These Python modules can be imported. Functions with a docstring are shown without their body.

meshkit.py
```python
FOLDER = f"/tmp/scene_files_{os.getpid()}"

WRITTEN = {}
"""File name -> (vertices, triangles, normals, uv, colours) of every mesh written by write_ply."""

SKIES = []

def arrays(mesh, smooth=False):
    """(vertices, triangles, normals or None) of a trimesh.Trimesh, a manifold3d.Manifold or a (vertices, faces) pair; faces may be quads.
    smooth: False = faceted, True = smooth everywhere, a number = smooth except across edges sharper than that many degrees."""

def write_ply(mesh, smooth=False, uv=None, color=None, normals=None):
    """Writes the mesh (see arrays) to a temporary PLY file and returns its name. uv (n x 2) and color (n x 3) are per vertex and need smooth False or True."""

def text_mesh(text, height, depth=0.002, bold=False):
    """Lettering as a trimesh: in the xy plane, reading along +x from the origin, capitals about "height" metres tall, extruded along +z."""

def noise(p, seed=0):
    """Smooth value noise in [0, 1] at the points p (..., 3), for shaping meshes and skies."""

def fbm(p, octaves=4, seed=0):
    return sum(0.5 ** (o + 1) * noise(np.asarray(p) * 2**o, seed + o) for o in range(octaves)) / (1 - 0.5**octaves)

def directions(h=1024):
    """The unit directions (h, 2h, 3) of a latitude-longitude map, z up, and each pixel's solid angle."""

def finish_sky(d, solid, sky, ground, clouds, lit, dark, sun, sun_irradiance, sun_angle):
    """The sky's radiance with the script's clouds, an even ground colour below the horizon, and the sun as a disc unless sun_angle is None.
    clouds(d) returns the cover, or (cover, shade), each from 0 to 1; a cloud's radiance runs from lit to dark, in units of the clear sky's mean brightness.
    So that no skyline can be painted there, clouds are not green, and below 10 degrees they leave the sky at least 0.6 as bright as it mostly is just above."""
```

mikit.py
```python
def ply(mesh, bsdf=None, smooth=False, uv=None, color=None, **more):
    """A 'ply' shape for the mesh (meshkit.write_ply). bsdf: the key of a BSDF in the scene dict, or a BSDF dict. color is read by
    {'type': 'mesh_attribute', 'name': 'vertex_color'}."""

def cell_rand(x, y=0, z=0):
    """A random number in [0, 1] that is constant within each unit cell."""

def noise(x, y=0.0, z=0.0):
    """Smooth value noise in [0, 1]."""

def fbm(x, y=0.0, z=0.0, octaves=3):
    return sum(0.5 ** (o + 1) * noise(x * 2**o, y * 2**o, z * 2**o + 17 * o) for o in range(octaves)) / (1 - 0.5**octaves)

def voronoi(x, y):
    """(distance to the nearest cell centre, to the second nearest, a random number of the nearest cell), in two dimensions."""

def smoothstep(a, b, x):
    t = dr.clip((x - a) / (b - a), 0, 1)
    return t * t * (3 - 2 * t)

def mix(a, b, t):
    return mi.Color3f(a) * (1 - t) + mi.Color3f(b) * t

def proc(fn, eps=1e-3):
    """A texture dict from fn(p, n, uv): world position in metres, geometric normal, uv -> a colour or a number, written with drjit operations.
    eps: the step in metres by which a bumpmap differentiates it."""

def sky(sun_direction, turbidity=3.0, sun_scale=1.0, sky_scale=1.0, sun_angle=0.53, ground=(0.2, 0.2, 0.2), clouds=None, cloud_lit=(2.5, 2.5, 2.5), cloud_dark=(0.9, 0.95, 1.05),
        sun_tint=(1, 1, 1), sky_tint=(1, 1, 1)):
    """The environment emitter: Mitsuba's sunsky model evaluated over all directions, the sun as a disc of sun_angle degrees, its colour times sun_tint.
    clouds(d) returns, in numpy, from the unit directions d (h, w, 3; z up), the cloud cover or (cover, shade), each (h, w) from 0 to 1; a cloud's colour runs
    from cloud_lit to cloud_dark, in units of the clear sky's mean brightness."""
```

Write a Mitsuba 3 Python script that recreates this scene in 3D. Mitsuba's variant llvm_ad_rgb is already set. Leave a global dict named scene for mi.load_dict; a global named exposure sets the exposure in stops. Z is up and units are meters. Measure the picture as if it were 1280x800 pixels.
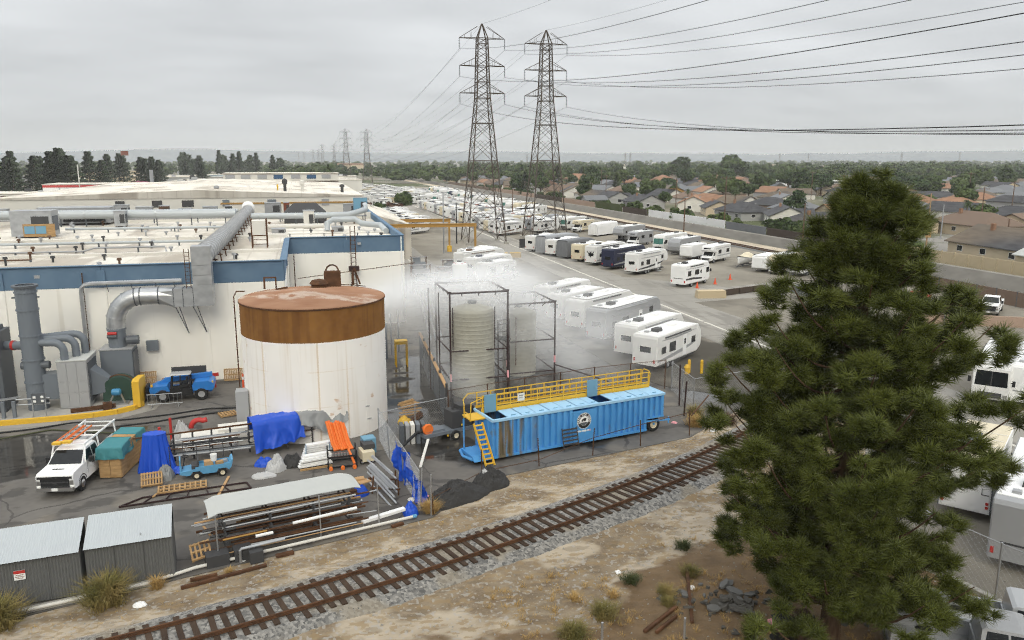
import math, random
import numpy as np, trimesh, mitsuba as mi, mikit, meshkit
import drjit as dr
from mikit import ply, proc, noise, fbm, smoothstep, mix, voronoi, cell_rand

# ------------------------------------------------------------------ camera, sky, exposure
EYE = 18.3                                   # the drone hovers 18.3 m above the yard; world +y runs along the warehouse
YAW, PITCH = math.radians(14.58), math.radians(11.31)
LOOK = (math.sin(YAW) * math.cos(PITCH), math.cos(YAW) * math.cos(PITCH), -math.sin(PITCH))
scene = {'type': 'scene'}
labels = {}
scene['camera'] = {'type': 'perspective', 'fov': 65.24, 'fov_axis': 'x', 'near_clip': 0.5, 'far_clip': 30000.0,
                   'to_world': mi.ScalarTransform4f().look_at(origin=[0, 0, EYE], target=[LOOK[0], LOOK[1], EYE + LOOK[2]], up=[0, 0, 1]),
                   'medium': {'type': 'ref', 'id': 'air'}}
exposure = 2.12


def overcast(d):
    """A closed cloud deck, brighter overhead than low down as under any overcast, with soft mottling."""
    p = d / np.maximum(d[..., 2:3] + 0.14, 0.05)
    q = np.stack([p[..., 0] * 0.75, p[..., 1] * 1.3, p[..., 2] * 0 + 3.7], -1)
    a = meshkit.fbm(q, 5, 3)
    b = meshkit.fbm(q * 2.7 + 9, 4, 11)
    m = 0.62 * a + 0.38 * b - 0.5
    bright = (1 + 1.15 * np.clip(d[..., 2], 0, 1)) / 2.02 + 0.46 * m
    return np.ones(d.shape[:2]), np.clip((1 - bright) / 0.8, 0, 1)


scene['sky'] = mikit.sky((-0.2, -1.0, 0.75), turbidity=3, sun_scale=0.3, sun_angle=30, clouds=overcast, sun_tint=(0.84, 0.98, 1.14),
                         cloud_lit=(3.3, 3.4, 3.48), cloud_dark=(0.73, 0.785, 0.84), ground=(0.22, 0.21, 0.19))
scene['air'] = {'type': 'homogeneous', 'albedo': {'type': 'rgb', 'value': [0.94, 0.955, 0.965]}, 'sigma_t': 0.00016}

# ------------------------------------------------------------------ materials
def rgb(c):
    return {'type': 'rgb', 'value': list(c)}


def mat(name, color, rough=0.6, metal=0.0, spec=0.4, bump=None, **kw):
    c = color if isinstance(color, dict) else rgb(color)
    r = rough if isinstance(rough, dict) else float(rough)
    b = {'type': 'principled', 'base_color': c, 'roughness': r, 'metallic': float(metal), 'specular': float(spec), **kw}
    if bump:
        b = {'type': 'bumpmap', 'bsdf': b, 'arbitrary': bump[0], 'scale': float(bump[1])}
    scene['m_' + name] = {'type': 'twosided', 'bsdf': b}


def wet_mask(p):
    """Where the yard is wet: hose water pooled behind the truck and round the spraying frames (an outline of its own)."""
    n = fbm(p.x * 0.22 + 3, p.y * 0.22, 0, 4) - 0.5
    a = smoothstep(0.0, 0.12, 1.0 - dr.square((p.x + 17.5) / 10.0) - dr.square((p.y - 54.2) / 5.0) + n * 0.9)
    b = smoothstep(0.0, 0.2, 1.0 - dr.square((p.x - 14.0) / 9.0) - dr.square((p.y - 60.0) / 16.0) + n * 1.6)
    c = smoothstep(0.0, 0.5, 1.0 - dr.square((p.x - 33.0) / 12.0) - dr.square((p.y - 68.0) / 16.0) + n * 1.6)
    return dr.maximum(dr.maximum(a, b), c)


def f_yard(p, n, uv):
    g = fbm(p.x * 0.35, p.y * 0.35, 0, 4)
    f = noise(p.x * 4, p.y * 4)
    st = smoothstep(0.62, 0.72, fbm(p.x * 0.55 + 40, p.y * 0.9, 1, 4))
    crack = voronoi(p.x * 0.14 + g * 0.5, p.y * 0.14)
    c = mix((0.088, 0.080, 0.072), (0.165, 0.152, 0.136), g * 0.8 + f * 0.25 - 0.1)
    c = mix(c, (0.05, 0.046, 0.042), st * 0.7)
    c = mix(c, (0.03, 0.028, 0.027), (1 - smoothstep(0.012, 0.03, crack[1] - crack[0])) * 0.6)
    c = mix(c, (0.20, 0.175, 0.14), smoothstep(0.60, 0.75, fbm(p.x * 0.4 + 9, p.y * 0.4 + 77, 5, 4)) * 0.5)
    w = wet_mask(p)
    return mix(c, c * 0.42, w)


def f_yard_rough(p, n, uv):
    w = wet_mask(p) * smoothstep(0.36, 0.5, fbm(p.x * 0.3, p.y * 0.5 + 31, 2, 4))
    return 0.8 - 0.74 * w


def f_ground(p, n, uv):
    g = fbm(p.x * 0.012, p.y * 0.012, 0, 4)
    h = fbm(p.x * 0.08, p.y * 0.08, 3, 3)
    c = mix((0.16, 0.145, 0.115), (0.075, 0.085, 0.045), smoothstep(0.42, 0.62, g))
    c = mix(c, (0.20, 0.19, 0.175), smoothstep(0.56, 0.66, h))
    conc = smoothstep(97.6, 98.0, p.x) * (1 - smoothstep(109.0, 109.4, p.x))
    streak = fbm(p.y * 0.35, p.x * 0.5, p.z * 0.6, 4)
    k = mix((0.155, 0.145, 0.13), (0.26, 0.245, 0.22), streak)
    c = mix(c, k, conc)
    sand = smoothstep(91.0, 92.5, p.x + h * 1.4) * (1 - smoothstep(97.6, 98.0, p.x))
    c = mix(c, mix((0.40, 0.345, 0.265), (0.30, 0.26, 0.2), smoothstep(0.5, 0.7, fbm(p.x * 0.5, p.y * 0.18, 1, 4))), sand)
    return c


def f_lot(p, n, uv):
    g = fbm(p.x * 0.09, p.y * 0.09, 0, 4)
    h = fbm(p.x * 0.5, p.y * 0.5, 5, 4)
    f = noise(p.x * 3, p.y * 3)
    c = mix((0.15, 0.135, 0.112), (0.255, 0.235, 0.20), g * 0.9 + h * 0.5 - 0.2 + f * 0.12)
    c = mix(c, (0.13, 0.118, 0.10), smoothstep(0.55, 0.68, fbm(p.x * 0.16 + 5, p.y * 0.16 + 55, 9, 4)) * 0.65)
    return mix(c, c * 0.36, wet_mask(p) * 0.95)


def f_road(p, n, uv):
    g = fbm(p.x * 0.2, p.y * 0.06, 0, 4)
    f = noise(p.x * 3, p.y * 3)
    seam = 1 - smoothstep(0.02, 0.06, dr.abs(p.y / 5.0 - dr.round(p.y / 5.0)))
    c = mix((0.21, 0.198, 0.178), (0.30, 0.284, 0.255), g + f * 0.15)
    c = mix(c, (0.16, 0.15, 0.135), smoothstep(0.55, 0.7, fbm(p.x * 0.7, p.y * 0.1, 4, 4)) * 0.55)
    return mix(mix(c, (0.15, 0.14, 0.13), seam * 0.4), c * 0.42, wet_mask(p) * 0.9)


def f_dirt(p, n, uv):
    g = fbm(p.x * 0.28, p.y * 0.45, 0, 5)
    h = fbm(p.x * 1.3, p.y * 1.7, 5, 4)
    f = noise(p.x * 17, p.y * 17)
    c = mix((0.16, 0.118, 0.078), (0.30, 0.245, 0.175), h * 1.1 + f * 0.3 - 0.25)
    sand = smoothstep(0.46, 0.60, g + 0.10 * h)
    c = mix(c, mix((0.40, 0.335, 0.25), (0.52, 0.45, 0.35), h), sand * 0.7)
    straw = smoothstep(0.50, 0.64, fbm(p.x * 2.6, p.y * 4.8, 2, 4))
    c = mix(c, (0.26, 0.185, 0.10), straw * 0.65)
    c = mix(c, (0.105, 0.078, 0.052), smoothstep(0.56, 0.70, fbm(p.x * 1.1 + 7, p.y * 2.4, 8, 4)) * 0.35)
    peb = smoothstep(0.72, 0.82, noise(p.x * 8, p.y * 8, 4))
    c = mix(c, (0.36, 0.34, 0.31), peb * 0.6)
    soil = smoothstep(-0.4, 0.6, 27.6 + (p.x - 8.0) * 0.36 - p.y + (g - 0.5) * 9.0)
    return mix(c, mix((0.085, 0.056, 0.034), (0.17, 0.112, 0.062), h + f * 0.3), soil * 0.9)


def f_ballast(p, n, uv):
    v = voronoi(p.x * 9, p.y * 9)
    g = fbm(p.x * 0.5, p.y * 0.5, 0, 3)
    c = mix((0.10, 0.098, 0.094), (0.31, 0.295, 0.27), v[2])
    return mix(c, (0.28, 0.235, 0.17), smoothstep(0.48, 0.66, g) * 0.55)


def f_wall(p, n, uv):
    g = fbm(p.x * 0.4, p.z * 0.25, p.y * 0.4, 4)
    drip = smoothstep(0.60, 0.78, fbm(p.x * 2.2, p.z * 0.10, p.y * 2.2, 3))
    c = mix((0.78, 0.755, 0.69), (0.85, 0.83, 0.78), g)
    return mix(c, (0.52, 0.47, 0.38), drip * 0.35)


def f_blue(p, n, uv):
    g = fbm(p.x * 0.9, p.z * 0.9, p.y * 0.9, 4)
    return mix((0.075, 0.135, 0.215), (0.135, 0.205, 0.285), g)


def f_roof(p, n, uv):
    g = fbm(p.x * 0.12, p.y * 0.07, 0, 5)
    h = fbm(p.x * 0.8, p.y * 0.5, 2, 4)
    c = mix((0.40, 0.365, 0.31), (0.66, 0.63, 0.575), g * 0.9 + h * 0.5 - 0.2)
    c = mix(c, (0.25, 0.215, 0.175), smoothstep(0.55, 0.68, fbm(p.x * 0.25 + 8, p.y * 0.10 + 3, 7, 4)) * 0.6)
    c = mix(c, (0.30, 0.27, 0.23), (1 - smoothstep(0.01, 0.05, dr.abs(p.x / 2.6 - dr.round(p.x / 2.6)))) * 0.35)
    return c


def f_tank(p, n, uv):
    a = dr.atan2(p.y - 56.58, p.x - 0.41) * 4.88
    seam = 1 - smoothstep(0.02, 0.09, dr.abs(a / 1.9 - dr.round(a / 1.9)) * 1.9)
    run = fbm(a * 1.6, p.z * 0.07, 2, 3)
    row = 1 - smoothstep(0.01, 0.05, dr.abs(p.z / 2.4 - dr.round(p.z / 2.4)) * 2.4)
    c = mix((0.78, 0.745, 0.70), (0.85, 0.83, 0.795), fbm(a * 0.5, p.z * 0.5, 0, 4))
    k = smoothstep(0.42, 0.7, run)
    c = mix(c, (0.58, 0.42, 0.25), dr.clip(seam * 0.55 * k + row * 0.25 * k, 0, 1))
    c = mix(c, (0.50, 0.27, 0.10), smoothstep(0.76, 0.84, fbm(a * 1.1, p.z * 1.6, 8, 4)) * 0.6)
    return mix(c, (0.62, 0.54, 0.44), smoothstep(0.55, 0.78, fbm(a * 3.0, p.z * 0.09, 5, 3)) * 0.28)


def f_tankrust(p, n, uv):
    a = dr.atan2(p.y - 56.58, p.x - 0.41) * 4.88
    g = fbm(a * 1.4, p.z * 0.35, 0, 4)
    h = fbm(p.x * 3, p.y * 3, p.z * 3, 3)
    c = mix((0.15, 0.062, 0.017), (0.27, 0.13, 0.036), g * 0.9 + h * 0.4 - 0.15)
    return mix(c, (0.10, 0.04, 0.015), smoothstep(0.58, 0.78, fbm(a * 2.6, p.z * 0.12, 5, 3)) * 0.35)


def f_tanktop(p, n, uv):
    g = fbm(p.x * 0.8, p.y * 1.1, 0, 5)
    h = fbm(p.x * 0.35 + p.y * 0.5, p.y * 0.25 - p.x * 0.1, 3, 5)
    c = mix((0.22, 0.105, 0.058), (0.33, 0.19, 0.118), g)
    s = smoothstep(0.46, 0.66, h) * smoothstep(0.25, 0.62, fbm(p.x * 2.0, p.y * 1.3, 6, 4))
    return mix(c, (0.50, 0.43, 0.37), s * 0.62)


def f_skip(p, n, uv):
    # along the near side of the trailer tank (it points 12.3 degrees off the x axis)
    s = (p.x - 10.6) * 0.977 + (p.y - 45.6) * 0.213
    g = fbm(p.x * 1.3, p.y * 1.3, p.z * 0.8, 4)
    c = mix((0.045, 0.235, 0.55), (0.10, 0.335, 0.66), g)
    front = smoothstep(0.0, 0.3, p.y - (p.x - 10.6) * 0.218 - 45.6 + 0.5)
    run = fbm(s * 4.0, p.z * 0.22, 1, 3)
    a = (smoothstep(0.25, 0.45, s) - smoothstep(1.25, 1.5, s)) + 0.8 * (smoothstep(1.75, 1.9, s) - smoothstep(2.15, 2.4, s)) + 0.35 * (smoothstep(2.6, 2.8, s) - smoothstep(3.0, 3.4, s))
    k = dr.clip(a, 0, 1) * smoothstep(0.30, 0.5, run)
    c = mix(c, mix((0.085, 0.075, 0.025), (0.25, 0.155, 0.045), fbm(s * 3, p.z * 1.5, 4, 3)), k * 0.92)
    return mix(c, (0.20, 0.15, 0.09), smoothstep(0.68, 0.80, fbm(p.x * 3.5, p.y * 3.5, p.z * 1.1, 4)) * 0.4)


def f_galv(p, n, uv):
    v = fbm(p.x * 2.2, p.y * 0.8, p.z * 2.2, 4)
    return mix((0.34, 0.35, 0.36), (0.60, 0.61, 0.62), v)


def f_rust(p, n, uv):
    g = fbm(p.x * 3, p.y * 3, p.z * 3, 4)
    return mix((0.035, 0.021, 0.014), (0.145, 0.068, 0.033), g * 1.3 - 0.15)


def f_wood(p, n, uv):
    g = fbm(p.x * 2.2, p.y * 2.2, p.z * 9, 4)
    return mix((0.27, 0.155, 0.065), (0.50, 0.33, 0.165), g * 1.2 - 0.1)


def f_tie(p, n, uv):
    g = fbm(p.x * 6, p.y * 1.5, p.z * 3, 4)
    h = noise(p.x * 0.9, p.y * 0.9, 3)
    return mix((0.030, 0.020, 0.015), (0.088, 0.060, 0.042), g * 0.9 + h * 0.45 - 0.2)


def f_needle(p, n, uv):
    g = fbm(p.x * 0.8, p.y * 0.8, p.z * 0.8, 3)
    h = noise(p.x * 9, p.y * 9, p.z * 9)
    return mix((0.038, 0.052, 0.010), (0.125, 0.142, 0.026), g * 0.8 + h * 0.55 - 0.1)


def f_leaf(p, n, uv):
    g = fbm(p.x * 0.11, p.y * 0.11, p.z * 0.11, 2)
    h = noise(p.x * 1.1, p.y * 1.1, p.z * 1.1)
    return mix((0.022, 0.045, 0.014), (0.085, 0.115, 0.030), smoothstep(0.25, 0.75, g) * 0.7 + h * 0.45 - 0.08)


def f_rv(p, n, uv):
    g = fbm(p.x * 0.7, p.y * 0.7, p.z * 0.5, 4)
    return mix((0.58, 0.57, 0.545), (0.77, 0.77, 0.755), g * 1.1)


def f_poly(p, n, uv):
    g = fbm(p.x * 1.5, p.y * 1.5, p.z * 0.5, 4)
    return mix((0.29, 0.275, 0.22), (0.41, 0.40, 0.345), g)


def f_bark(p, n, uv):
    g = fbm(p.x * 7, p.y * 7, p.z * 1.6, 4)
    return mix((0.035, 0.022, 0.015), (0.15, 0.095, 0.06), g * 1.3 - 0.15)


def f_tile(p, n, uv):
    g = fbm(p.x * 0.6, p.y * 0.6, p.z * 2.5, 4)
    return mix((0.20, 0.105, 0.065), (0.33, 0.195, 0.125), g)


def f_shingle(p, n, uv):
    g = fbm(p.x * 0.5, p.y * 0.5, p.z * 3.0, 4)
    h = noise(p.x * 0.035, p.y * 0.035, 4)
    return mix(mix((0.045, 0.045, 0.05), (0.10, 0.10, 0.105), g), mix((0.11, 0.085, 0.065), (0.20, 0.165, 0.125), g), smoothstep(0.45, 0.62, h))


def f_grass(p, n, uv):
    h = noise(p.x * 2.3, p.y * 2.3, p.z * 1.1)
    g = noise(p.x * 0.6 + 4, p.y * 0.6, 3)
    return mix((0.085, 0.095, 0.022), (0.34, 0.25, 0.10), h * 0.75 + g * 0.6 - 0.15)


mat('yard', proc(f_yard), proc(f_yard_rough), spec=0.5)
mat('ground', proc(f_ground), 0.95, spec=0.1)
mat('lot', proc(f_lot), 0.95, spec=0.1)
mat('road', proc(f_road), 0.9, spec=0.2)
mat('dirt', proc(f_dirt), 0.98, spec=0.05)
mat('ballast', proc(f_ballast), 0.95, spec=0.1)
mat('wall', proc(f_wall), 0.8, spec=0.2)
mat('blue_band', proc(f_blue), 0.7, spec=0.3)
mat('roof', proc(f_roof), 0.9, spec=0.15)
mat('tank', proc(f_tank), 0.55)
mat('tank_rust', proc(f_tankrust), 0.8, spec=0.2)
mat('tank_top', proc(f_tanktop), 0.85, spec=0.2)
mat('skip', proc(f_skip), 0.45)
mat('galv', proc(f_galv), 0.38, metal=0.75)
mat('rust', proc(f_rust), 0.85, spec=0.2)
mat('wood', proc(f_wood), 0.85, spec=0.2)
mat('tie', proc(f_tie), 0.9, spec=0.15)
mat('needle', proc(f_needle), 0.5, spec=0.35)
mat('leaf', proc(f_leaf), 0.65, spec=0.25)
mat('rv', proc(f_rv), 0.4)
mat('poly', proc(f_poly), 0.5)
mat('bark', proc(f_bark), 0.95, spec=0.1)
mat('tile', proc(f_tile), 0.85, spec=0.2)
mat('shingle', proc(f_shingle), 0.9, spec=0.15)
mat('grass', proc(f_grass), 0.8, spec=0.2)
for name, c, r, m in [
    ('white', (0.78, 0.78, 0.77), 0.4, 0), ('cream', (0.62, 0.55, 0.40), 0.5, 0), ('rvgrey', (0.34, 0.345, 0.355), 0.4, 0.2), ('navy', (0.022, 0.026, 0.055), 0.3, 0),
    ('cover', (0.30, 0.31, 0.325), 0.85, 0), ('cover_dark', (0.16, 0.165, 0.175), 0.85, 0), ('glass', (0.012, 0.014, 0.016), 0.08, 0), ('screen', (0.05, 0.17, 0.14), 0.1, 0),
    ('black', (0.014, 0.014, 0.015), 0.5, 0), ('rubber', (0.018, 0.018, 0.018), 0.85, 0), ('dark', (0.05, 0.05, 0.052), 0.6, 0), ('chrome', (0.6, 0.6, 0.6), 0.2, 1),
    ('steel_paint', (0.155, 0.175, 0.20), 0.5, 0.1), ('grey_panel', (0.36, 0.365, 0.37), 0.5, 0.2), ('dark_panel', (0.095, 0.105, 0.118), 0.5, 0.1), ('concrete', (0.34, 0.325, 0.295), 0.9, 0),
    ('yellow', (0.66, 0.40, 0.035), 0.5, 0), ('gantry', (0.36, 0.20, 0.05), 0.6, 0), ('green', (0.022, 0.052, 0.038), 0.5, 0), ('motor_blue', (0.05, 0.22, 0.40), 0.4, 0),
    ('lift_blue', (0.025, 0.17, 0.50), 0.35, 0), ('cart_blue', (0.10, 0.30, 0.50), 0.5, 0), ('lid_blue', (0.30, 0.52, 0.72), 0.5, 0), ('plate_blue', (0.15, 0.31, 0.43), 0.6, 0),
    ('tarp_blue', (0.012, 0.075, 0.50), 0.45, 0), ('tarp_teal', (0.05, 0.21, 0.235), 0.7, 0), ('tarp_grey', (0.23, 0.235, 0.235), 0.45, 0), ('tarp_silver', (0.45, 0.45, 0.45), 0.4, 0),
    ('tarp_black', (0.035, 0.034, 0.034), 0.7, 0), ('orange', (0.75, 0.17, 0.025), 0.5, 0), ('red', (0.45, 0.035, 0.03), 0.5, 0), ('sheet_grey', (0.47, 0.48, 0.46), 0.6, 0.1),
    ('shed', (0.155, 0.157, 0.155), 0.55, 0.2), ('shed_roof', (0.44, 0.47, 0.485), 0.45, 0.1), ('tower', (0.105, 0.085, 0.07), 0.7, 0.3), ('wire', (0.055, 0.055, 0.058), 0.5, 0.4),
    ('insulator', (0.16, 0.17, 0.18), 0.3, 0), ('pipe_dark', (0.035, 0.018, 0.017), 0.6, 0.2), ('block', (0.47, 0.385, 0.255), 0.9, 0), ('block_pink', (0.36, 0.26, 0.20), 0.9, 0), ('fence_wood', (0.075, 0.058, 0.047), 0.9, 0),
    ('fence_brown', (0.165, 0.115, 0.085), 0.85, 0), ('stucco', (0.55, 0.46, 0.33), 0.9, 0), ('stucco_white', (0.66, 0.64, 0.58), 0.9, 0), ('stucco_grey', (0.36, 0.36, 0.35), 0.9, 0), ('pale', (0.64, 0.62, 0.57), 0.85, 0),
    ('pole', (0.13, 0.08, 0.055), 0.9, 0), ('pole_light', (0.36, 0.24, 0.15), 0.9, 0), ('red_stripe', (0.48, 0.05, 0.045), 0.7, 0), ('plywood', (0.44, 0.27, 0.13), 0.75, 0), ('rubble', (0.088, 0.083, 0.074), 0.95, 0),
    ('stone', (0.26, 0.25, 0.23), 0.95, 0), ('stone_dark', (0.13, 0.128, 0.122), 0.95, 0), ('line', (0.52, 0.50, 0.45), 0.9, 0), ('bin', (0.07, 0.035, 0.025), 0.6, 0), ('silver', (0.46, 0.47, 0.48), 0.3, 0.5), ('hill', (0.06, 0.085, 0.115), 1.0, 0),
    ('window_blue', (0.035, 0.085, 0.17), 0.2, 0), ('cone', (0.70, 0.10, 0.04), 0.5, 0), ('palm', (0.05, 0.075, 0.022), 0.6, 0), ('thatch', (0.20, 0.125, 0.06), 0.9, 0), ('bush_red', (0.085, 0.045, 0.03), 0.8, 0), ('bush_pink', (0.26, 0.08, 0.12), 0.8, 0),
    ('straw', (0.42, 0.28, 0.11), 0.9, 0), ('hose', (0.06, 0.065, 0.03), 0.7, 0), ('hedge', (0.055, 0.068, 0.02), 0.8, 0), ('conifer', (0.034, 0.052, 0.024), 0.8, 0), ('oldpaint', (0.20, 0.06, 0.035), 0.6, 0), ('pink', (0.75, 0.35, 0.38), 0.7, 0),
]:
    mat(name, c, r, m, spec=0.15 if r >= 0.9 else 0.4)

# ------------------------------------------------------------------ mesh and scene helpers
RND = random.Random(7)
T4 = mi.ScalarTransform4f


def place(x, y, z=0.0, deg=0.0, s=1.0):
    t = T4().translate([x, y, z]).rotate([0, 0, 1], deg)
    return t.scale([s, s, s]) if not isinstance(s, (tuple, list)) else t.scale(list(s))


class MB:
    """Collects faces for one mesh."""

    def __init__(self):
        self.v, self.f, self.n = [], [], 0

    def add(self, v, f):
        v, f = np.asarray(v, float), np.asarray(f, int)
        if f.shape[1] == 4:
            f = np.vstack([f[:, [0, 1, 2]], f[:, [0, 2, 3]]])
        self.v.append(v)
        self.f.append(f + self.n)
        self.n += len(v)
        return self

    def box(self, x, y, z, sx, sy, sz, deg=0.0, taper=1.0):
        """A box standing on z, centred on x, y."""
        a = np.array([[i * sx / 2, j * sy / 2, k] for k in (0, 1) for j in (-1, 1) for i in (-1, 1)], float)
        a[4:, :2] *= taper
        a[:, 2] = z + a[:, 2] * sz
        c, s = math.cos(math.radians(deg)), math.sin(math.radians(deg))
        b = a.copy()
        b[:, 0], b[:, 1] = x + c * a[:, 0] - s * a[:, 1], y + s * a[:, 0] + c * a[:, 1]
        return self.add(b, [[0, 2, 3, 1], [4, 5, 7, 6], [0, 1, 5, 4], [2, 6, 7, 3], [0, 4, 6, 2], [1, 3, 7, 5]])

    def beam(self, p, q, w, h, up=(0, 0, 1)):
        """A box of section w x h from p to q."""
        p, q = np.array(p, float), np.array(q, float)
        d = q - p
        d = d / np.linalg.norm(d)
        up = np.array(up, float)
        if abs(d @ up) > 0.98:
            up = np.array([1.0, 0, 0])
        s = np.cross(d, up)
        s /= np.linalg.norm(s)
        u = np.cross(s, d)
        a = [e + i * s * w / 2 + j * u * h / 2 for e in (p, q) for j in (-1, 1) for i in (-1, 1)]
        return self.add(a, [[0, 2, 3, 1], [4, 5, 7, 6], [0, 1, 5, 4], [2, 6, 7, 3], [0, 4, 6, 2], [1, 3, 7, 5]])

    def path(self, pts, r, n=6, caps=True):
        pts = np.array(pts, float)
        r = np.broadcast_to(np.asarray(r, float), (len(pts),))
        t = np.gradient(pts, axis=0)
        t /= np.linalg.norm(t, axis=1, keepdims=True) + 1e-12
        ref = np.array([0.13, 0.21, 1.0]) if abs(t[:, 2]).max() < 0.9 else np.array([0.31, 1.0, 0.17])
        a = np.cross(t, ref)
        a /= np.linalg.norm(a, axis=1, keepdims=True) + 1e-12
        b = np.cross(t, a)
        k = np.arange(n) * 2 * np.pi / n
        v = pts[:, None] + r[:, None, None] * (np.cos(k)[None, :, None] * a[:, None] + np.sin(k)[None, :, None] * b[:, None])
        v = v.reshape(-1, 3)
        f = [[i * n + j, i * n + (j + 1) % n, (i + 1) * n + (j + 1) % n, (i + 1) * n + j] for i in range(len(pts) - 1) for j in range(n)]
        self.add(v, f)
        if caps and n > 2:
            m = len(pts) - 1
            self.add(v[:n], [[0, j, j + 1] for j in range(1, n - 1)])
            self.add(v[m * n:], [[0, j + 1, j] for j in range(1, n - 1)])
        return self

    def tube(self, p, q, r, n=6, r2=None):
        return self.path([p, q], [r, r if r2 is None else r2], n)

    def lathe(self, x, y, prof, n=24, axis='z', deg=0.0):
        """A profile of (radius, height) turned about an upright axis, or about a level one (axis 'x', turned by deg)."""
        k = np.arange(n) * 2 * np.pi / n
        v = np.array([[r * math.cos(a), r * math.sin(a), h] for r, h in prof for a in k])
        f = [[i * n + j, i * n + (j + 1) % n, (i + 1) * n + (j + 1) % n, (i + 1) * n + j] for i in range(len(prof) - 1) for j in range(n)]
        if axis == 'x':
            v = v[:, [2, 0, 1]]
            c, s = math.cos(math.radians(deg)), math.sin(math.radians(deg))
            v = np.stack([c * v[:, 0] - s * v[:, 1], s * v[:, 0] + c * v[:, 1], v[:, 2]], 1)
        return self.add(v + np.array([x[0], x[1], x[2]] if axis == 'x' else [x, y, 0.0]), f)

    def extrude(self, poly, a, b, plane='xz'):
        """A simple polygon pulled from a to b: 'xz' along y, 'xy' along z, 'yz' along x."""
        from shapely.geometry import Polygon
        m = trimesh.creation.extrude_polygon(Polygon(poly), b - a, engine='earcut')
        v = np.array(m.vertices)
        v = {'xy': v + [0, 0, a], 'xz': np.stack([v[:, 0], v[:, 2] + a, v[:, 1]], 1), 'yz': np.stack([v[:, 2] + a, v[:, 0], v[:, 1]], 1)}[plane]
        f = np.array(m.faces)
        return self.add(v, f[:, ::-1] if plane == 'xz' else f)

    def grid(self, fn, nu, nv):
        u, w = np.meshgrid(np.linspace(0, 1, nu), np.linspace(0, 1, nv), indexing='ij')
        v = np.asarray(fn(u, w), float).reshape(3, -1).T
        i = (np.arange(nu - 1)[:, None] * nv + np.arange(nv - 1)).ravel()
        return self.add(v, np.stack([i, i + nv, i + nv + 1, i + 1], 1))

    def mesh(self):
        return np.vstack(self.v), np.vstack(self.f)

    def each(self, fn, items):
        for i in items:
            fn(self, i)
        return self

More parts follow.
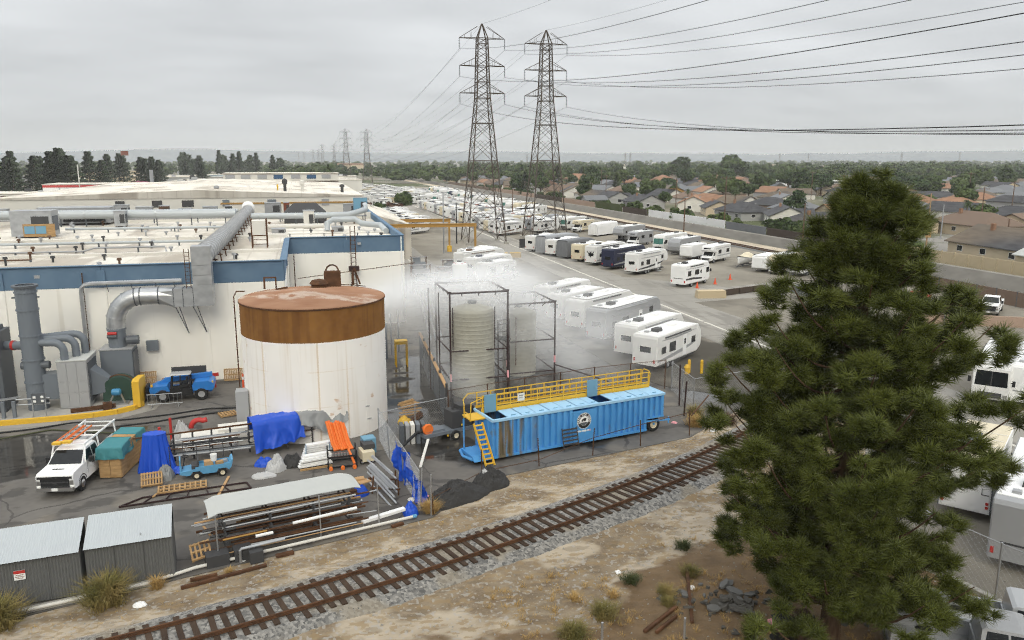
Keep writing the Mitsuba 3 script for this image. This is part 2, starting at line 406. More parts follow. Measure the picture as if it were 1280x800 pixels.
    def xf(self, m):
        """The same mesh under a transform."""
        v, f = self.mesh()
        m = np.array(m.matrix, float).reshape(4, 4)
        out = MB()
        return out.add(v @ m[:3, :3].T + m[:3, 3], f)


SEEN = {}


def numbered(name):
    k = SEEN.get(name, 0)
    SEEN[name] = k + 1
    return name if k == 0 else f'{name}_{k:03d}'


def put(key, m, material, smooth=False, tf=None):
    if isinstance(m, MB):
        m = m.mesh()
    d = m if isinstance(m, dict) else ply(m, None, smooth)
    d = {**d, 'bsdf': {'type': 'ref', 'id': 'm_' + material}}
    if tf is not None:
        d['to_world'] = tf
    scene[key] = d
    return key


class Thing:
    """A top-level object: its parts are entries whose keys start with its own."""

    def __init__(self, name, label, category, tf=None, group=None):
        self.key, self.tf, self.parts = numbered(name), tf, []
        self.say(label, category, group)

    def say(self, label, category, group=None):
        labels[self.key] = {'label': label, 'category': category}
        if group:
            labels[self.key]['group'] = group

    def part(self, name, m, material, smooth=False, under=None, label=None, stuff=False, tf=None):
        key = numbered((under or self.key) + '__' + name)
        t = self.tf if tf is None else (self.tf @ tf if self.tf is not None else tf)
        put(key, m, material, smooth, t)
        self.parts.append((key[len(self.key):], scene[key], tf))
        if label or stuff:
            labels[key] = {}
            if label:
                labels[key]['label'] = label
            if stuff:
                labels[key]['kind'] = 'stuff'
        return key

    def copy(self, tf, label=None, group=None, swap=None, only=None):
        """The same thing at another place, its materials swapped as told."""
        base = self.key
        stem_ = base[:-4] if base[-4] == '_' and base[-3:].isdigit() else base
        o = Thing(stem_, label or labels[base]['label'], labels[base]['category'], tf, group or labels[base].get('group'))
        for suffix, d, ptf in self.parts:
            if only and not suffix[2:].startswith(only):
                continue
            e = {**d, 'to_world': tf if ptf is None else tf @ ptf}
            if swap:
                mm = d['bsdf']['id'][2:]
                if mm in swap:
                    e['bsdf'] = {'type': 'ref', 'id': 'm_' + swap[mm]}
            scene[o.key + suffix] = e
            o.parts.append((suffix, e, ptf))
            if base + suffix in labels:
                labels[o.key + suffix] = dict(labels[base + suffix])
        return o


def single(name, m, material, label, category, group=None, smooth=False, tf=None):
    key = numbered(name)
    put(key, m, material, smooth, tf)
    labels[key] = {'label': label, 'category': category}
    if group:
        labels[key]['group'] = group
    return key


def structure(name, m, material, label, smooth=False):
    key = numbered(name)
    put(key, m, material, smooth)
    labels[key] = {'label': label, 'kind': 'structure'}
    return key


def stuff(name, m, material, label, category, smooth=False):
    key = numbered(name)
    put(key, m, material, smooth)
    labels[key] = {'label': label, 'category': category, 'kind': 'stuff'}
    return key


def arc(c, r, a0, a1, n, ax=(1, 0, 0), ay=(0, 0, 1)):
    c, ax, ay = np.array(c, float), np.array(ax, float), np.array(ay, float)
    return [c + r * (math.cos(t) * ax + math.sin(t) * ay) for t in np.linspace(math.radians(a0), math.radians(a1), n)]


def rings(mb, x, y, r, zs, w=0.08, out=0.05, n=20):
    for z in zs:
        mb.lathe(x, y, [(r, z), (r + out, z), (r + out, z + w), (r, z + w)], n)
    return mb


def drape(hw, hd, top, drop, seed, amp=0.06, n=26, flare=0.12, z0=None, rag=0.0):
    """Cloth lying on a box of half-size hw x hd and hanging down its sides: a sheet with folds and an uneven hem."""
    def fn(u, w):
        a, b = (u * 2 - 1) * (hw + drop), (w * 2 - 1) * (hd + drop)
        oa, ob = np.maximum(np.abs(a) - hw, 0), np.maximum(np.abs(b) - hd, 0)
        o = np.maximum(oa, ob)
        x = np.clip(a, -hw, hw) + np.sign(a) * flare * oa * 0.5
        y = np.clip(b, -hd, hd) + np.sign(b) * flare * ob * 0.5
        p = np.stack([a * 2.1, b * 2.1, a * 0 + seed], -1)
        f1 = meshkit.fbm(p, 3, seed) - 0.5
        s = np.where(oa > ob, b, a)
        fold = np.sin(s * 7.5 + 3 * f1 * 4 + seed) * np.minimum(o * 1.5, 1)
        x = x + np.where(oa >= ob, np.sign(a), 0.15) * fold * amp * (oa > 0) + f1 * 0.05
        y = y + np.where(ob > oa, np.sign(b), 0.15) * fold * amp * (ob > 0) + f1 * 0.05
        z = top - o * (1 + rag * f1) + f1 * amp * 1.4
        if z0 is not None:
            z = np.maximum(z, z0 + 0.03 + np.abs(f1) * 0.2)
        return x, y, z
    return MB().grid(fn, n, n)


def heap(sx, sy, h, seed, n=36, lump=0.5):
    """A crumpled mound of cloth or soil on the ground: creases and peaks."""
    n = int(n * 1.5)

    def fn(u, w):
        a, b = u * 2 - 1, w * 2 - 1
        p = np.stack([a * 2.1, b * 2.1, a * 0 + seed], -1)
        f1 = meshkit.fbm(p, 4, seed)
        g1 = np.abs(meshkit.fbm(p * 1.7 + 5, 3, seed + 3) - 0.5) * 2
        g2 = np.abs(meshkit.fbm(p * 4.2 + 9, 2, seed + 7) - 0.5) * 2
        r = np.sqrt(a * a + b * b) * (0.8 + 0.5 * f1)
        z = h * np.clip(1 - r ** 2.0, 0, 1) ** 0.6 * (1 - lump + lump * 1.5 * f1 + 0.55 * (0.35 - g1) - 0.28 * g2) + 0.02 - 0.09 * (r > 1)
        return a * sx + 0.10 * sx * (g2 - 0.3), b * sy * (0.85 + 0.3 * f1), z
    return MB().grid(fn, n, n)


def chainlink(mb, p, q, h, z=0.0, step=0.2, r=0.0032):
    """Diamond mesh between two posts: thin three-sided wires."""
    p, q = np.array(p, float), np.array(q, float)
    L = np.linalg.norm(q - p)
    d = (q - p) / L
    s = -h
    while s < L:
        for way in (1, -1):
            a, b = (max(s, 0), min(s + h, L))
            za, zb = (a - s, b - s) if way > 0 else (h - (a - s), h - (b - s))
            if b - a > 0.05:
                mb.path([[p[0] + d[0] * a, p[1] + d[1] * a, z + za], [p[0] + d[0] * b, p[1] + d[1] * b, z + zb]], r, 3, False)
        s += step
    return mb


def fence(label, pts, h=2.3, every=2.9, post_r=0.035, rail=True, mesh=True, lean=0.0, z=0.0, step=0.16, group=None, material='galv', name='chain_link_fence'):
    t = Thing(name, label, 'fence', None, group)
    w, r_ = MB(), MB()
    for (a, b) in zip(pts, pts[1:]):
        a, b = np.array(a, float), np.array(b, float)
        L = np.linalg.norm(b - a)
        k = max(1, round(L / every))
        for i in range(k + (b is not None and tuple(b) == tuple(pts[-1]))):
            c = a + (b - a) * i / k
            t.part('post', MB().tube([c[0], c[1], z], [c[0] + lean * RND.uniform(-1, 1), c[1] + lean * RND.uniform(-1, 1), z + h + 0.05], post_r, 6), material)
        if rail:
            r_.tube([*a, z + h], [*b, z + h], 0.024, 5)
        if mesh:
            chainlink(w, a, b, h - 0.05, z + 0.04, step)
    if rail:
        t.part('rail', r_, material)
    if mesh:
        t.part('wire_mesh', w, material)
    return t


def wheel(t, x, y, r, w, rim='chrome', name='wheel'):
    k = t.part(name, MB().lathe([x, y - w / 2, r], 0, [(r * 0.55, 0.0), (r * 0.92, 0.0), (r, w * 0.15), (r, w * 0.85), (r * 0.92, w), (r * 0.55, w)], 18, 'x', 90.0), 'rubber', 40)
    t.part('rim', MB().lathe([x, y - w / 2, r], 0, [(0.0, w * 0.15), (r * 0.3, w * 0.12), (r * 0.5, w * 0.02), (r * 0.56, 0.0), (r * 0.56, w), (r * 0.5, w * 0.98), (r * 0.3, w * 0.88), (0.0, w * 0.85)], 14, 'x', 90.0), rim, 40, under=k)
    return k

# ------------------------------------------------------------------ the setting
prof = [(-9000, -0.06), (97.9, -0.06), (99.5, -2.8), (105.5, -2.8), (107.9, 0.35), (109.2, 0.35), (109.4, -0.02), (9000, -0.02)]
ys = [-400, -100, 0, 60, 100, 150, 200, 300, 450, 700, 1200, 2500, 9000]
g = MB()
g.add([[x, y, z] for y in ys for x, z in prof], [[j * 8 + i, j * 8 + i + 1, (j + 1) * 8 + i + 1, (j + 1) * 8 + i] for j in range(len(ys) - 1) for i in range(7)])
structure('ground', g, 'ground', 'flat town ground running to the horizon with the concrete flood channel cut into it')


def sheet(pts, z):
    m = MB()
    m.extrude(pts, z - 0.03, z, 'xy')
    return m


structure('yard_pavement', sheet([(-60, 20), (-16, 32.6), (5.8, 38.75), (9.3, 42.9), (24.5, 46.6), (33.2, 53.0), (28.0, 58.5), (26.5, 64), (25, 110), (13, 200), (-60, 200)], 0.0),
          'yard', 'dark patched asphalt of the factory yard with puddles of hose water')
structure('storage_lot', sheet([(13, 202), (25.0, 110.5), (26.6, 64.1), (28.1, 58.6), (33.4, 53.0), (47, 56), (44, 52), (36, 44), (28.9, 34), (26.7, 28), (27.4, 24.6), (28.2, 21.5), (29, 12), (30, 5), (86, 30), (91, 60), (91, 560), (10, 560)], -0.004), 'lot', 'gravel ground of the motorhome storage lot')
structure('lot_road', sheet([(38.6, 20), (50, 24), (50.5, 60), (49.2, 94), (64, 96), (73, 104), (72, 108), (60, 104.5), (49.0, 118), (47, 300), (45.5, 545), (38, 545), (38.6, 200), (39.6, 110), (40.5, 60)], 0.004), 'road', 'worn concrete road through the motorhome storage lot')
structure('service_road', sheet([(14.5, 112), (22.5, 112), (22, 300), (15, 300)], 0.006), 'road', 'worn concrete service road beside the warehouse')
m = MB()
for y in range(22, 520, 30):
    m.box(44.3 - y * 0.001, y + 15, 0.004, 0.32 if y < 150 else 0.45, 29.6, 0.004)
m.box(18.8, 200, 0.006, 0.3, 170, 0.004)
structure('road_marking', m, 'line', 'pale painted line along the lot road')


# rail bed: the track bends away to the left of the picture's far end
CL = np.array([(-13, 28.3), (-10, 29.0), (-7.3, 29.75), (-5.35, 30.15), (1.55, 32.2), (6.0, 33.8), (12.5, 36.25), (18.2, 38.85), (24.9, 42.8), (27.6, 44.35), (33, 48.2), (39, 53.6), (44, 59.5), (49, 67)])
from scipy.interpolate import UnivariateSpline
_sp = UnivariateSpline(CL[:, 0], CL[:, 1], s=0.15, k=4)
_xs = np.linspace(-13, 47, 1201)
_ya = _sp(_xs)
_ss = np.concatenate([[0], np.cumsum(np.hypot(np.diff(_xs), np.diff(_ya)))])


def track_at(s, off=0.0):
    x, y = np.interp(s, _ss, _xs), np.interp(s, _ss, _ya)
    x2, y2 = np.interp(s + 0.05, _ss, _xs), np.interp(s + 0.05, _ss, _ya)
    a = math.atan2(y2 - y, x2 - x)
    return x - math.sin(a) * off, y + math.cos(a) * off, math.degrees(a)


def track_dist(x, y):
    d = np.full(np.shape(x), 1e9)
    for k in range(0, 1201, 6):
        d = np.minimum(d, np.hypot(x - _xs[k], y - _ya[k]))
    return d


def edge_y(x):
    return np.interp(x, [-60, -16, 5.8, 9.3, 24.5, 33.2, 40, 60], [20.2, 32.75, 38.9, 43.05, 46.75, 53.15, 60, 80]) - 0.25


def dirt_z(x, y):
    p = np.stack([x * 0.5, y * 0.5, x * 0 + 2], -1)
    z = 0.02 + 0.20 * (meshkit.fbm(p, 4, 2) - 0.42) + 0.05 * (meshkit.noise(p * 7, 8) - 0.5)
    z = np.maximum(z, -0.04)
    e = np.clip((edge_y(x) - y) / 1.2, 0, 1)
    d = track_dist(x, y)
    bed = 0.24 * np.clip((3.3 - d) / 1.7, 0, 1)
    return np.where(e <= 0, -0.04, z * e - 0.02 * (1 - e)) * np.clip((d - 1.6) / 1.2, 0.1, 1) + bed


def fdirt(u, w):
    x = -24 + 66 * u
    y1 = edge_y(x) + 0.25
    y = 14 + (y1 - 14) * w
    return x, y, np.where(x > np.interp(y, [12, 21.5, 24.6, 28, 34, 44, 52], [29.1, 28.3, 27.5, 26.8, 29.0, 36.1, 44.1]), -0.055, dirt_z(x, y))


structure('dirt_strip', MB().grid(fdirt, 300, 130), 'dirt', 'bare sandy dirt with straw and litter along the railway', smooth=True)
m = MB()


def fbal(u, w):
    s = u * _ss[-1]
    o = (w * 2 - 1) * 2.35
    x, y = np.interp(s, _ss, _xs), np.interp(s, _ss, _ya)
    x2, y2 = np.interp(s + 0.05, _ss, _xs), np.interp(s + 0.05, _ss, _ya)
    a = np.arctan2(y2 - y, x2 - x)
    X, Y = x - np.sin(a) * o, y + np.cos(a) * o
    p = np.stack([X, Y, X * 0], -1)
    z = 0.30 * np.clip((2.35 - np.abs(o)) / 0.85, 0, 1) + 0.03 * (meshkit.fbm(p * 4, 3, 4) - 0.5) + 0.05 * np.clip((2.5 - np.abs(o)) * 4, 0, 1)
    return X, Y, z + 0.03


structure('ballast_bed', MB().grid(fbal, 420, 26), 'ballast', 'grey stone bed under the railway track', smooth=True)
OCT = np.array([[1, 0, 0], [-1, 0, 0], [0, 1, 0], [0, -1, 0], [0, 0, 1], [0, 0, -1]], float)
OCF = np.array([[0, 2, 4], [2, 1, 4], [1, 3, 4], [3, 0, 4], [2, 0, 5], [1, 2, 5], [3, 1, 5], [0, 3, 5]])


def stones(x, y, z, r, seed):
    k = len(x)
    rs = np.random.RandomState(seed)
    sc = r[:, None] * rs.uniform(0.6, 1.3, (k, 3)) * [1, 1, 0.75]
    v = OCT[None] * sc[:, None] + rs.uniform(-0.2, 0.2, (k, 6, 3)) * r[:, None, None]
    a = rs.uniform(0, 6.28, k)
    c, s = np.cos(a)[:, None], np.sin(a)[:, None]
    v = np.stack([v[..., 0] * c - v[..., 1] * s, v[..., 0] * s + v[..., 1] * c, v[..., 2]], -1) + np.stack([x, y, z], -1)[:, None]
    return v.reshape(-1, 3), (OCF[None] + 6 * np.arange(k)[:, None, None]).reshape(-1, 3)


rs = np.random.RandomState(3)
n = 17000
s = rs.uniform(0, 52, n)
o = rs.uniform(-2.6, 2.6, n)
pos = np.array([track_at(a, b)[:2] for a, b in zip(s, o)])
z = 0.02 + 0.33 * np.clip((2.4 - np.abs(o)) / 0.85, 0, 1)
for k, (mm, lab) in enumerate((('ballast', 'mid grey ballast stones packed round the ties'), ('stone', 'pale ballast stones strewn over the rail bed'), ('stone_dark', 'dark ballast stones strewn over the rail bed'))):
    q = np.arange(n) % 3 == k
    stuff('ballast_stones', stones(pos[q, 0], pos[q, 1], z[q], rs.uniform(0.03, 0.065, q.sum()), 5 + k), mm, lab, 'gravel')
n = 5200
x, y = rs.uniform(-14, 34, n), rs.uniform(20, 50, n)
ok = (y < edge_y(x) - 0.3) & (track_dist(x, y) > 2.2) & (rs.uniform(0, 1, n) < 0.35 + 0.65 * (y > 26))
x, y = x[ok], y[ok]
stuff('pebbles', stones(x, y, dirt_z(x, y) + 0.005, rs.uniform(0.015, 0.06, len(x)) ** 1.0, 12), 'stone', 'small pale stones scattered over the dirt strip', 'gravel')

t = Thing('railway_track', 'rusty railway track on dark wooden ties curving across the foreground', 'railway track')
for k, off in enumerate((0.755, -0.755)):
    pts = [track_at(a, off)[:2] for a in np.linspace(0.3, _ss[-1] - 0.5, 90)]
    m = MB()
    for w_, za, zb in ((0.14, 0.44, 0.455), (0.02, 0.455, 0.55), (0.072, 0.55, 0.59)):
        L = [track_at(a, off + w_ / 2)[:2] for a in np.linspace(0.3, _ss[-1] - 0.5, 90)]
        R = [track_at(a, off - w_ / 2)[:2] for a in np.linspace(0.3, _ss[-1] - 0.5, 90)]
        v = [[*p, q] for p, q in zip(L, [zb] * 90)] + [[*p, zb] for p in R] + [[*p, za] for p in L] + [[*p, za] for p in R]
        f = [[i + a, i + a + 1, i + b + 1, i + b] for i in range(89) for a, b in ((0, 90), (0, 180), (90, 270))]
        m.add(v, f)
    t.part('rail', m, 'rust')
TIE = [ply(MB().box(0, 0, 0, 0.23, 2.55 + d, 0.2).xf(T4().rotate([0, 0, 1], e)).mesh(), None) for d, e in ((0, 0), (0.12, 2.5), (-0.08, -2), (0.05, 1))]
for i in range(108):
    a = 0.6 + i * 0.56 + RND.uniform(-0.05, 0.05)
    if a > _ss[-1] - 0.6:
        break
    x, y, deg = track_at(a, RND.uniform(-0.1, 0.1))
    t.part('tie', TIE[RND.randrange(4)], 'tie', tf=place(x, y, 0.235 + RND.uniform(-0.02, 0.015), deg))
t = Thing('railway_track', 'dark railway track running beside the flood channel past the stored motorhomes', 'railway track')
for x in (90.8, 92.3):
    t.part('rail', MB().box(x, 200, 0.12, 0.16, 330, 0.16), 'rust')
t.part('rail_bed', MB().add([[89, 30, -0.03], [94.2, 30, -0.03], [94.2, 420, -0.03], [89, 420, -0.03], [90, 30, 0.12], [93.2, 30, 0.12], [93.2, 420, 0.12], [90, 420, 0.12]],
                            [[4, 5, 6, 7], [0, 4, 7, 3], [1, 2, 6, 5]]), 'stone_dark')
t.part('rail_tie', MB().each(lambda b, k: b.box(91.55, 40 + k * 0.9, 0.121, 2.4, 0.25, 0.02), range(400)), 'tie', stuff=True)

# far hills: two ridges, each a solid range with its own back slope
rs = np.random.RandomState(5)
for k, (dist, hh, lab) in enumerate(((7600, 50, 'nearer low blue hills along the horizon'), (8550, 118, 'farther pale blue mountain ridge on the horizon'))):
    def fh(u, w, dist=dist, hh=hh, k=k):
        a = np.radians(-62 + 150 * u)
        r = dist + (w - 0.5) * 800
        p = np.stack([u * (11 + 3 * k), u * 0 + k * 7.3, u * 0], -1)
        top = hh * (0.38 + 0.95 * meshkit.fbm(p, 5, 21 + k))
        z = top * np.clip(1 - (np.abs(w - 0.5) * 2) ** 1.4, 0, 1) + 4 * meshkit.noise(np.stack([u * 260, w * 9, u * 0], -1), 4) * (np.abs(w - 0.5) < 0.42) - 1
        return r * np.sin(a), np.minimum(r * np.cos(a), 8900), z
    structure('hills', MB().grid(fh, 500, 11), 'hill', lab, smooth=True)

# ------------------------------------------------------------------ the warehouse
wh = Thing('warehouse', 'long white warehouse with blue top bands and a pale flat roof full of ducts', 'warehouse')
ROOF = 9.25


def tilt_wall(ax, edges, at, face, height=10.0, band=1.75, first=0, mats=('wall', 'blue_band')):
    """Tilt-up panels with joints, a blue band above and a pilaster strip over every joint. ax 'x': the wall runs along x at y = at."""
    for i, (a, b) in enumerate(zip(edges, edges[1:])):
        for (za, zb, mm, nm, th) in ((first, height - band, mats[0], 'wall_panel', 0.30), (height - band + 0.004, height, mats[1], 'blue_panel', 0.34)):
            c, w = (a + b) / 2, b - a - 0.03
            off = 0.15 * face
            wh.part(nm, MB().box(c, at - off, za, w, th, zb - za) if ax == 'x' else MB().box(at - off, c, za, th, w, zb - za), mm)
    for e in edges[1:-1]:
        for (za, zb, mm, nm) in ((first, height - band - 0.006, mats[0], 'pilaster'), (height - band + 0.01, height - 0.35, mats[1], 'blue_pilaster')):
            off = 0.06 * face
            wh.part(nm, MB().box(e, at + off, za, 0.62, 0.13 if nm == 'pilaster' else 0.19, zb - za) if ax == 'x' else MB().box(at + off, e, za, 0.13, 0.62, zb - za), mm)


tilt_wall('x', [-46.5, -39.2, -31.7, -23.2, -15.9, -8.3, -1.78], 69.9, -1)
tilt_wall('y', [70.1, 80.2, 90.0], -1.75, 1)
tilt_wall('x', [-1.75, 4.55, 10.9], 90.3, -1)
tilt_wall('y', [90.5, 106, 122, 138, 154], 10.75, 1)
wh.part('roof', MB().box(-24.1, 99.7, ROOF - 0.3, 44.3, 59, 0.3).box(4.3, 110.2, ROOF - 0.304, 12.5, 39, 0.3), 'roof')
m = MB()
for a, b in (((-46.5, 69.92), (-1.9, 69.92)), ((-1.72, 70.0), (-1.72, 90.2)), ((-1.6, 90.32), (10.9, 90.32)), ((10.73, 90.6), (10.73, 154))):
    m.beam([*a, 10.03], [*b, 10.03], 0.46, 0.05)
wh.part('coping', m, 'blue_band')
for z, yy, x0, x1, hh in ((9.25, 129.0, -46, 10.4, 1.0), (9.25, 99.3, -46, -1.9, 0.35), (9.25, 84, -46, -2.2, 0.25)):
    wh.part('roof_kerb', MB().box((x0 + x1) / 2, yy, z, x1 - x0, 0.35, hh), 'pale')
wh.part('downpipe', MB().tube([-17.2, 69.55, 0.2], [-17.2, 69.55, 9.5], 0.05, 6), 'rust')
wh.part('downpipe', MB().tube([-1.15, 90.0, 0.2], [-1.15, 90.0, 8.2], 0.05, 6), 'rust')
wh.part('downpipe', MB().tube([10.55, 90.05, 0.2], [10.55, 90.05, 9.9], 0.07, 6), 'white')
for x, z in ((5.9, 9.1), (-20.5, 9.15)):
    wh.part('wall_lamp', MB().box(x, 70.0 if x < 0 else 90.0, z, 0.4, 0.3, 0.25), 'galv')
wh.part('wall_box', MB().box(-12.5, 69.6, 2.9, 0.9, 0.3, 0.85), 'steel_paint')
wh.part('canopy', MB().box(13.0, 128.5, 2.9, 3.4, 4.5, 0.15).tube([14.5, 126.5, 0], [14.5, 126.5, 2.9], 0.07).tube([14.5, 130.5, 0], [14.5, 130.5, 2.9], 0.07), 'cream')
t = Thing('wall_ladder', 'dark caged ladder climbing the second blue and white wall', 'ladder')
for x in (4.95, 5.45):
    t.part('rail', MB().tube([x, 89.6, 3.2], [x, 89.6, 11.2], 0.05, 5), 'rust')
for z in range(16):
    t.part('rung', MB().tube([4.95, 89.6, 3.4 + z * 0.48], [5.45, 89.6, 3.4 + z * 0.48], 0.03, 4), 'rust')
for x in (4.3, 6.1):
    t.part('brace', MB().beam([x, 89.4, 1.5], [5.2, 89.4, 6.5], 0.09, 0.09), 'pipe_dark')
t.part('platform', MB().box(5.2, 89.3, 6.3, 1.1, 0.8, 0.5), 'pipe_dark')
up = Thing('roof_hall', 'upper warehouse hall with a wide pale roof and a cream wall with an orange stripe', 'building')
up.part('wall', MB().box(-22, 216, 0, 68, 96, 11.0), 'pale')
up.part('roof', MB().add([[-56.2, 167.8, 11], [12.2, 167.8, 11], [12.2, 264.2, 11], [-56.2, 264.2, 11], [-56.2, 167.8, 11.25], [12.2, 167.8, 11.25], [12.2, 264.2, 11.25], [-56.2, 264.2, 11.25], [-20, 167.8, 12.6], [-20, 264.2, 12.6]],
                         [[0, 3, 2, 1], [0, 1, 5, 4], [1, 2, 6, 5], [2, 3, 7, 6], [3, 0, 4, 7], [4, 8, 9, 7], [8, 5, 6, 9], [4, 5, 8, 8], [6, 7, 9, 9]]), 'roof')
up.part('stripe', MB().box(-2, 167.85, 9.75, 27, 0.12, 0.3), 'gantry')
for x in (-33, -27, -21, -14, -6, 5):
    up.part('wall_opening', MB().box(x + RND.uniform(-1, 1), 167.9, 9.35, RND.uniform(1.2, 2.4), 0.12, 1.25), RND.choice(['dark', 'steel_paint', 'rvgrey']))
up.part('wing_roof', MB().add([[12.25, 150, 8.6], [19.5, 150, 6.4], [19.5, 205, 6.4], [12.25, 205, 8.6], [12.25, 150, 0], [19.5, 150, 0], [19.5, 205, 0]], [[0, 1, 2, 3], [4, 5, 1, 0], [5, 6, 2, 1]]), 'roof')
t = Thing('office_block', 'low white office with blue windows behind the warehouse roof', 'building')
t.part('wall', MB().box(-7, 330, 0, 42, 20, 13.2), 'pale')
t.part('roof', MB().box(-7, 329.8, 13.2, 42.6, 20.6, 0.3), 'roof')
for i, x in enumerate((-25.5, -20, -14, -8.2, -1.8, 4, 9.5)):
    t.part('window', MB().box(x, 319.9, 11.3, 3.4, 0.25, 1.5), 'window_blue' if i in (3, 5) else 'rvgrey')
t.part('awning', MB().box(-7, 318.6, 10.6, 43, 2.6, 0.12), 'roof')
t.part('red_stripe', MB().box(-7, 319.9, 10.2, 42.2, 0.1, 0.25), 'tile')

# ------------------------------------------------------------------ plant along the warehouse front
m = MB()
m.extrude([(-46, 61.2), (-21, 61.25), (-15.5, 61.6), (-13.6, 62.2), (-12.7, 63.3), (-12.6, 69.7), (-46, 69.7)], 0, 0.16, 'xy')
pad = Thing('equipment_pad', 'raised concrete pad with a yellow kerb along the front of the warehouse', 'concrete pad')
pad.part('slab', m, 'concrete')
m = MB()
kp = [(-46, 60.95), (-21, 61.0), (-17.5, 61.15), (-15.4, 61.4), (-13.9, 61.85), (-12.9, 62.6), (-12.45, 63.5)]
for a, b in zip(kp, kp[1:]):
    m.beam([*a, 0.17], [*b, 0.17], 0.3, 0.34)
pad.part('kerb', m, 'yellow', label='yellow painted kerb')
m = MB().extrude([(-46, 59.3), (-21, 59.6), (-14, 60.2), (-11.4, 62.2), (-10.8, 66), (-12.35, 66), (-12.4, 63.5), (-13.8, 61.9), (-46, 61.1)], -0.03, 0.008, 'xy')
structure('apron', m, 'road', 'paler worn concrete apron in front of the yellow kerb')
single('guard_plate', MB().extrude([(62.7, 0.16), (65.2, 0.16), (65.2, 2.0), (63.2, 2.2), (62.7, 2.1)], -12.95, -12.45, 'yz'), 'yellow', 'tall yellow guard plate standing at the end of the kerb', 'guard post')

t = Thing('exhaust_stack', 'tall grey steel exhaust stack standing on the concrete pad', 'exhaust stack')
t.part('pipe', MB().lathe(-19.7, 64.2, [(0.70, 0.16), (0.70, 9.4), (0.62, 9.4), (0.62, 8.4)], 26), 'steel_paint', 40)
for z in (2.2, 3.9, 5.7, 7.6, 8.9):
    t.part('ring', MB().lathe(-19.7, 64.2, [(0.70, z), (0.77, z), (0.77, z + 0.09), (0.70, z + 0.09)], 26), 'steel_paint')
t.part('flange', MB().lathe(-19.7, 64.2, [(0.71, 9.3), (0.86, 9.3), (0.86, 9.45), (0.60, 9.45)], 26), 'dark_panel')
t.part('bracket', MB().beam([-20.6, 64.1, 8.55], [-18.8, 64.1, 8.55], 0.1, 0.1), 'dark_panel')
t.part('side_port', MB().tube([-20.5, 64.1, 3.5], [-18.6, 64.0, 3.5], 0.28, 12), 'dark_panel')

t = Thing('equipment_tower', 'dark grey tall equipment tower at the left edge beside the stack', 'equipment tower')
t.part('body', MB().box(-23.0, 65.0, 0.16, 2.6, 2.6, 5.9).box(-23.1, 64.9, 6.06, 2.2, 2.2, 0.3), 'dark_panel')
for k in range(4):
    t.part('rib', MB().box(-23.9 + k * 0.62, 63.66, 0.3, 0.1, 0.1, 5.6), 'steel_paint')
t.part('outlet_pipe', MB().tube([-21.7, 65, 4.9], [-20.3, 64.6, 4.9], 0.32, 14), 'steel_paint')
t.part('outlet_band', MB().tube([-21.2, 64.9, 4.9], [-21.0, 64.85, 4.9], 0.37, 14), 'red')
t = Thing('filter_housing', 'light grey boxy filter housing with panelled front on the pad', 'filter unit')
t.part('body', MB().box(-17.05, 65.0, 0.2, 2.0, 3.0, 3.55), 'grey_panel')
for x, w_ in ((-17.72, 0.6), (-17.06, 0.62), (-16.38, 0.62)):
    for z, h_ in ((0.35, 1.0), (1.4, 0.8), (2.25, 1.4)):
        t.part('panel', MB().box(x, 63.49, z, w_, 0.05, h_), 'grey_panel')
t.part('roof_plate', MB().box(-17.05, 65.0, 3.75, 2.1, 3.1, 0.08), 'sheet_grey')
t.part('side_frame', MB().box(-16.03, 65.0, 0.5, 0.06, 2.4, 3.0), 'dark_panel')
t.part('duct_stub', MB().box(-18.9, 64.4, 0.9, 1.9, 1.2, 1.9), 'steel_paint')
for i, (y, x1) in enumerate(((63.9, -17.55), (64.9, -17.0), (65.9, -16.6))):
    z1 = 5.15 + 0.1 * i
    p = [[-19.3, y * 0.5 + 32.1, z1], [x1 - 0.75, y, z1]] + arc((x1 - 0.7, y, z1 - 0.7), 0.7, 90, 0, 7)[1:] + [[x1, y, 3.8]]
    single('bent_pipe', MB().path(p, 0.27, 14), 'steel_paint', ['fat grey bent pipe from the stack to the filter housing, nearest the yard', 'fat grey bent pipe from the stack to the filter housing, middle of three', 'fat grey bent pipe from the stack to the filter housing, nearest the wall'][i], 'pipe', 'grey bent pipes over the filter housing', smooth=50)
t = Thing('blower_fan', 'dark green round blower fan with a blue motor on the pad', 'blower')
k = MB()
sp_ = [(-14.25 + 1.15 * math.cos(a), 1.05 + 1.05 * math.sin(a)) for a in np.linspace(0, 2.75, 14)] + [(-15.4, 0.25), (-13.1, 0.25)]
t.part('housing', k.extrude([(x, max(z, 0.25)) for x, z in sp_], 64.5, 65.7, 'xz'), 'green')
t.part('rim', MB().path([[x, 65.1, max(z, 0.25)] for x, z in sp_[1:13]], 0.09, 6), 'rust')
t.part('motor', MB().lathe([-14.6, 63.9, 1.1], 0, [(0.0, 0), (0.22, 0.0), (0.26, 0.1), (0.26, 0.55), (0.15, 0.65), (0.0, 0.65)], 14, 'x', 0), 'motor_blue', 40)
t.part('stand', MB().box(-14.4, 64.0, 0.16, 1.8, 0.9, 0.1).beam([-14.8, 63.7, 0.25], [-14.5, 63.9, 0.95], 0.09, 0.09).beam([-13.7, 63.7, 0.25], [-14.0, 63.9, 0.95], 0.09, 0.09), 'galv')
t.part('inlet_cone', MB().add([[-16.0, 64.2, 0.9], [-16.0, 65.9, 0.9], [-16.0, 65.9, 2.9], [-16.0, 64.2, 2.9], [-14.9, 64.6, 1.0], [-14.9, 65.5, 1.0], [-14.9, 65.5, 2.0], [-14.9, 64.6, 2.0]],
                              [[0, 4, 7, 3], [3, 7, 6, 2], [0, 1, 5, 4], [1, 2, 6, 5], [4, 5, 6, 7], [0, 3, 2, 1]]), 'steel_paint')
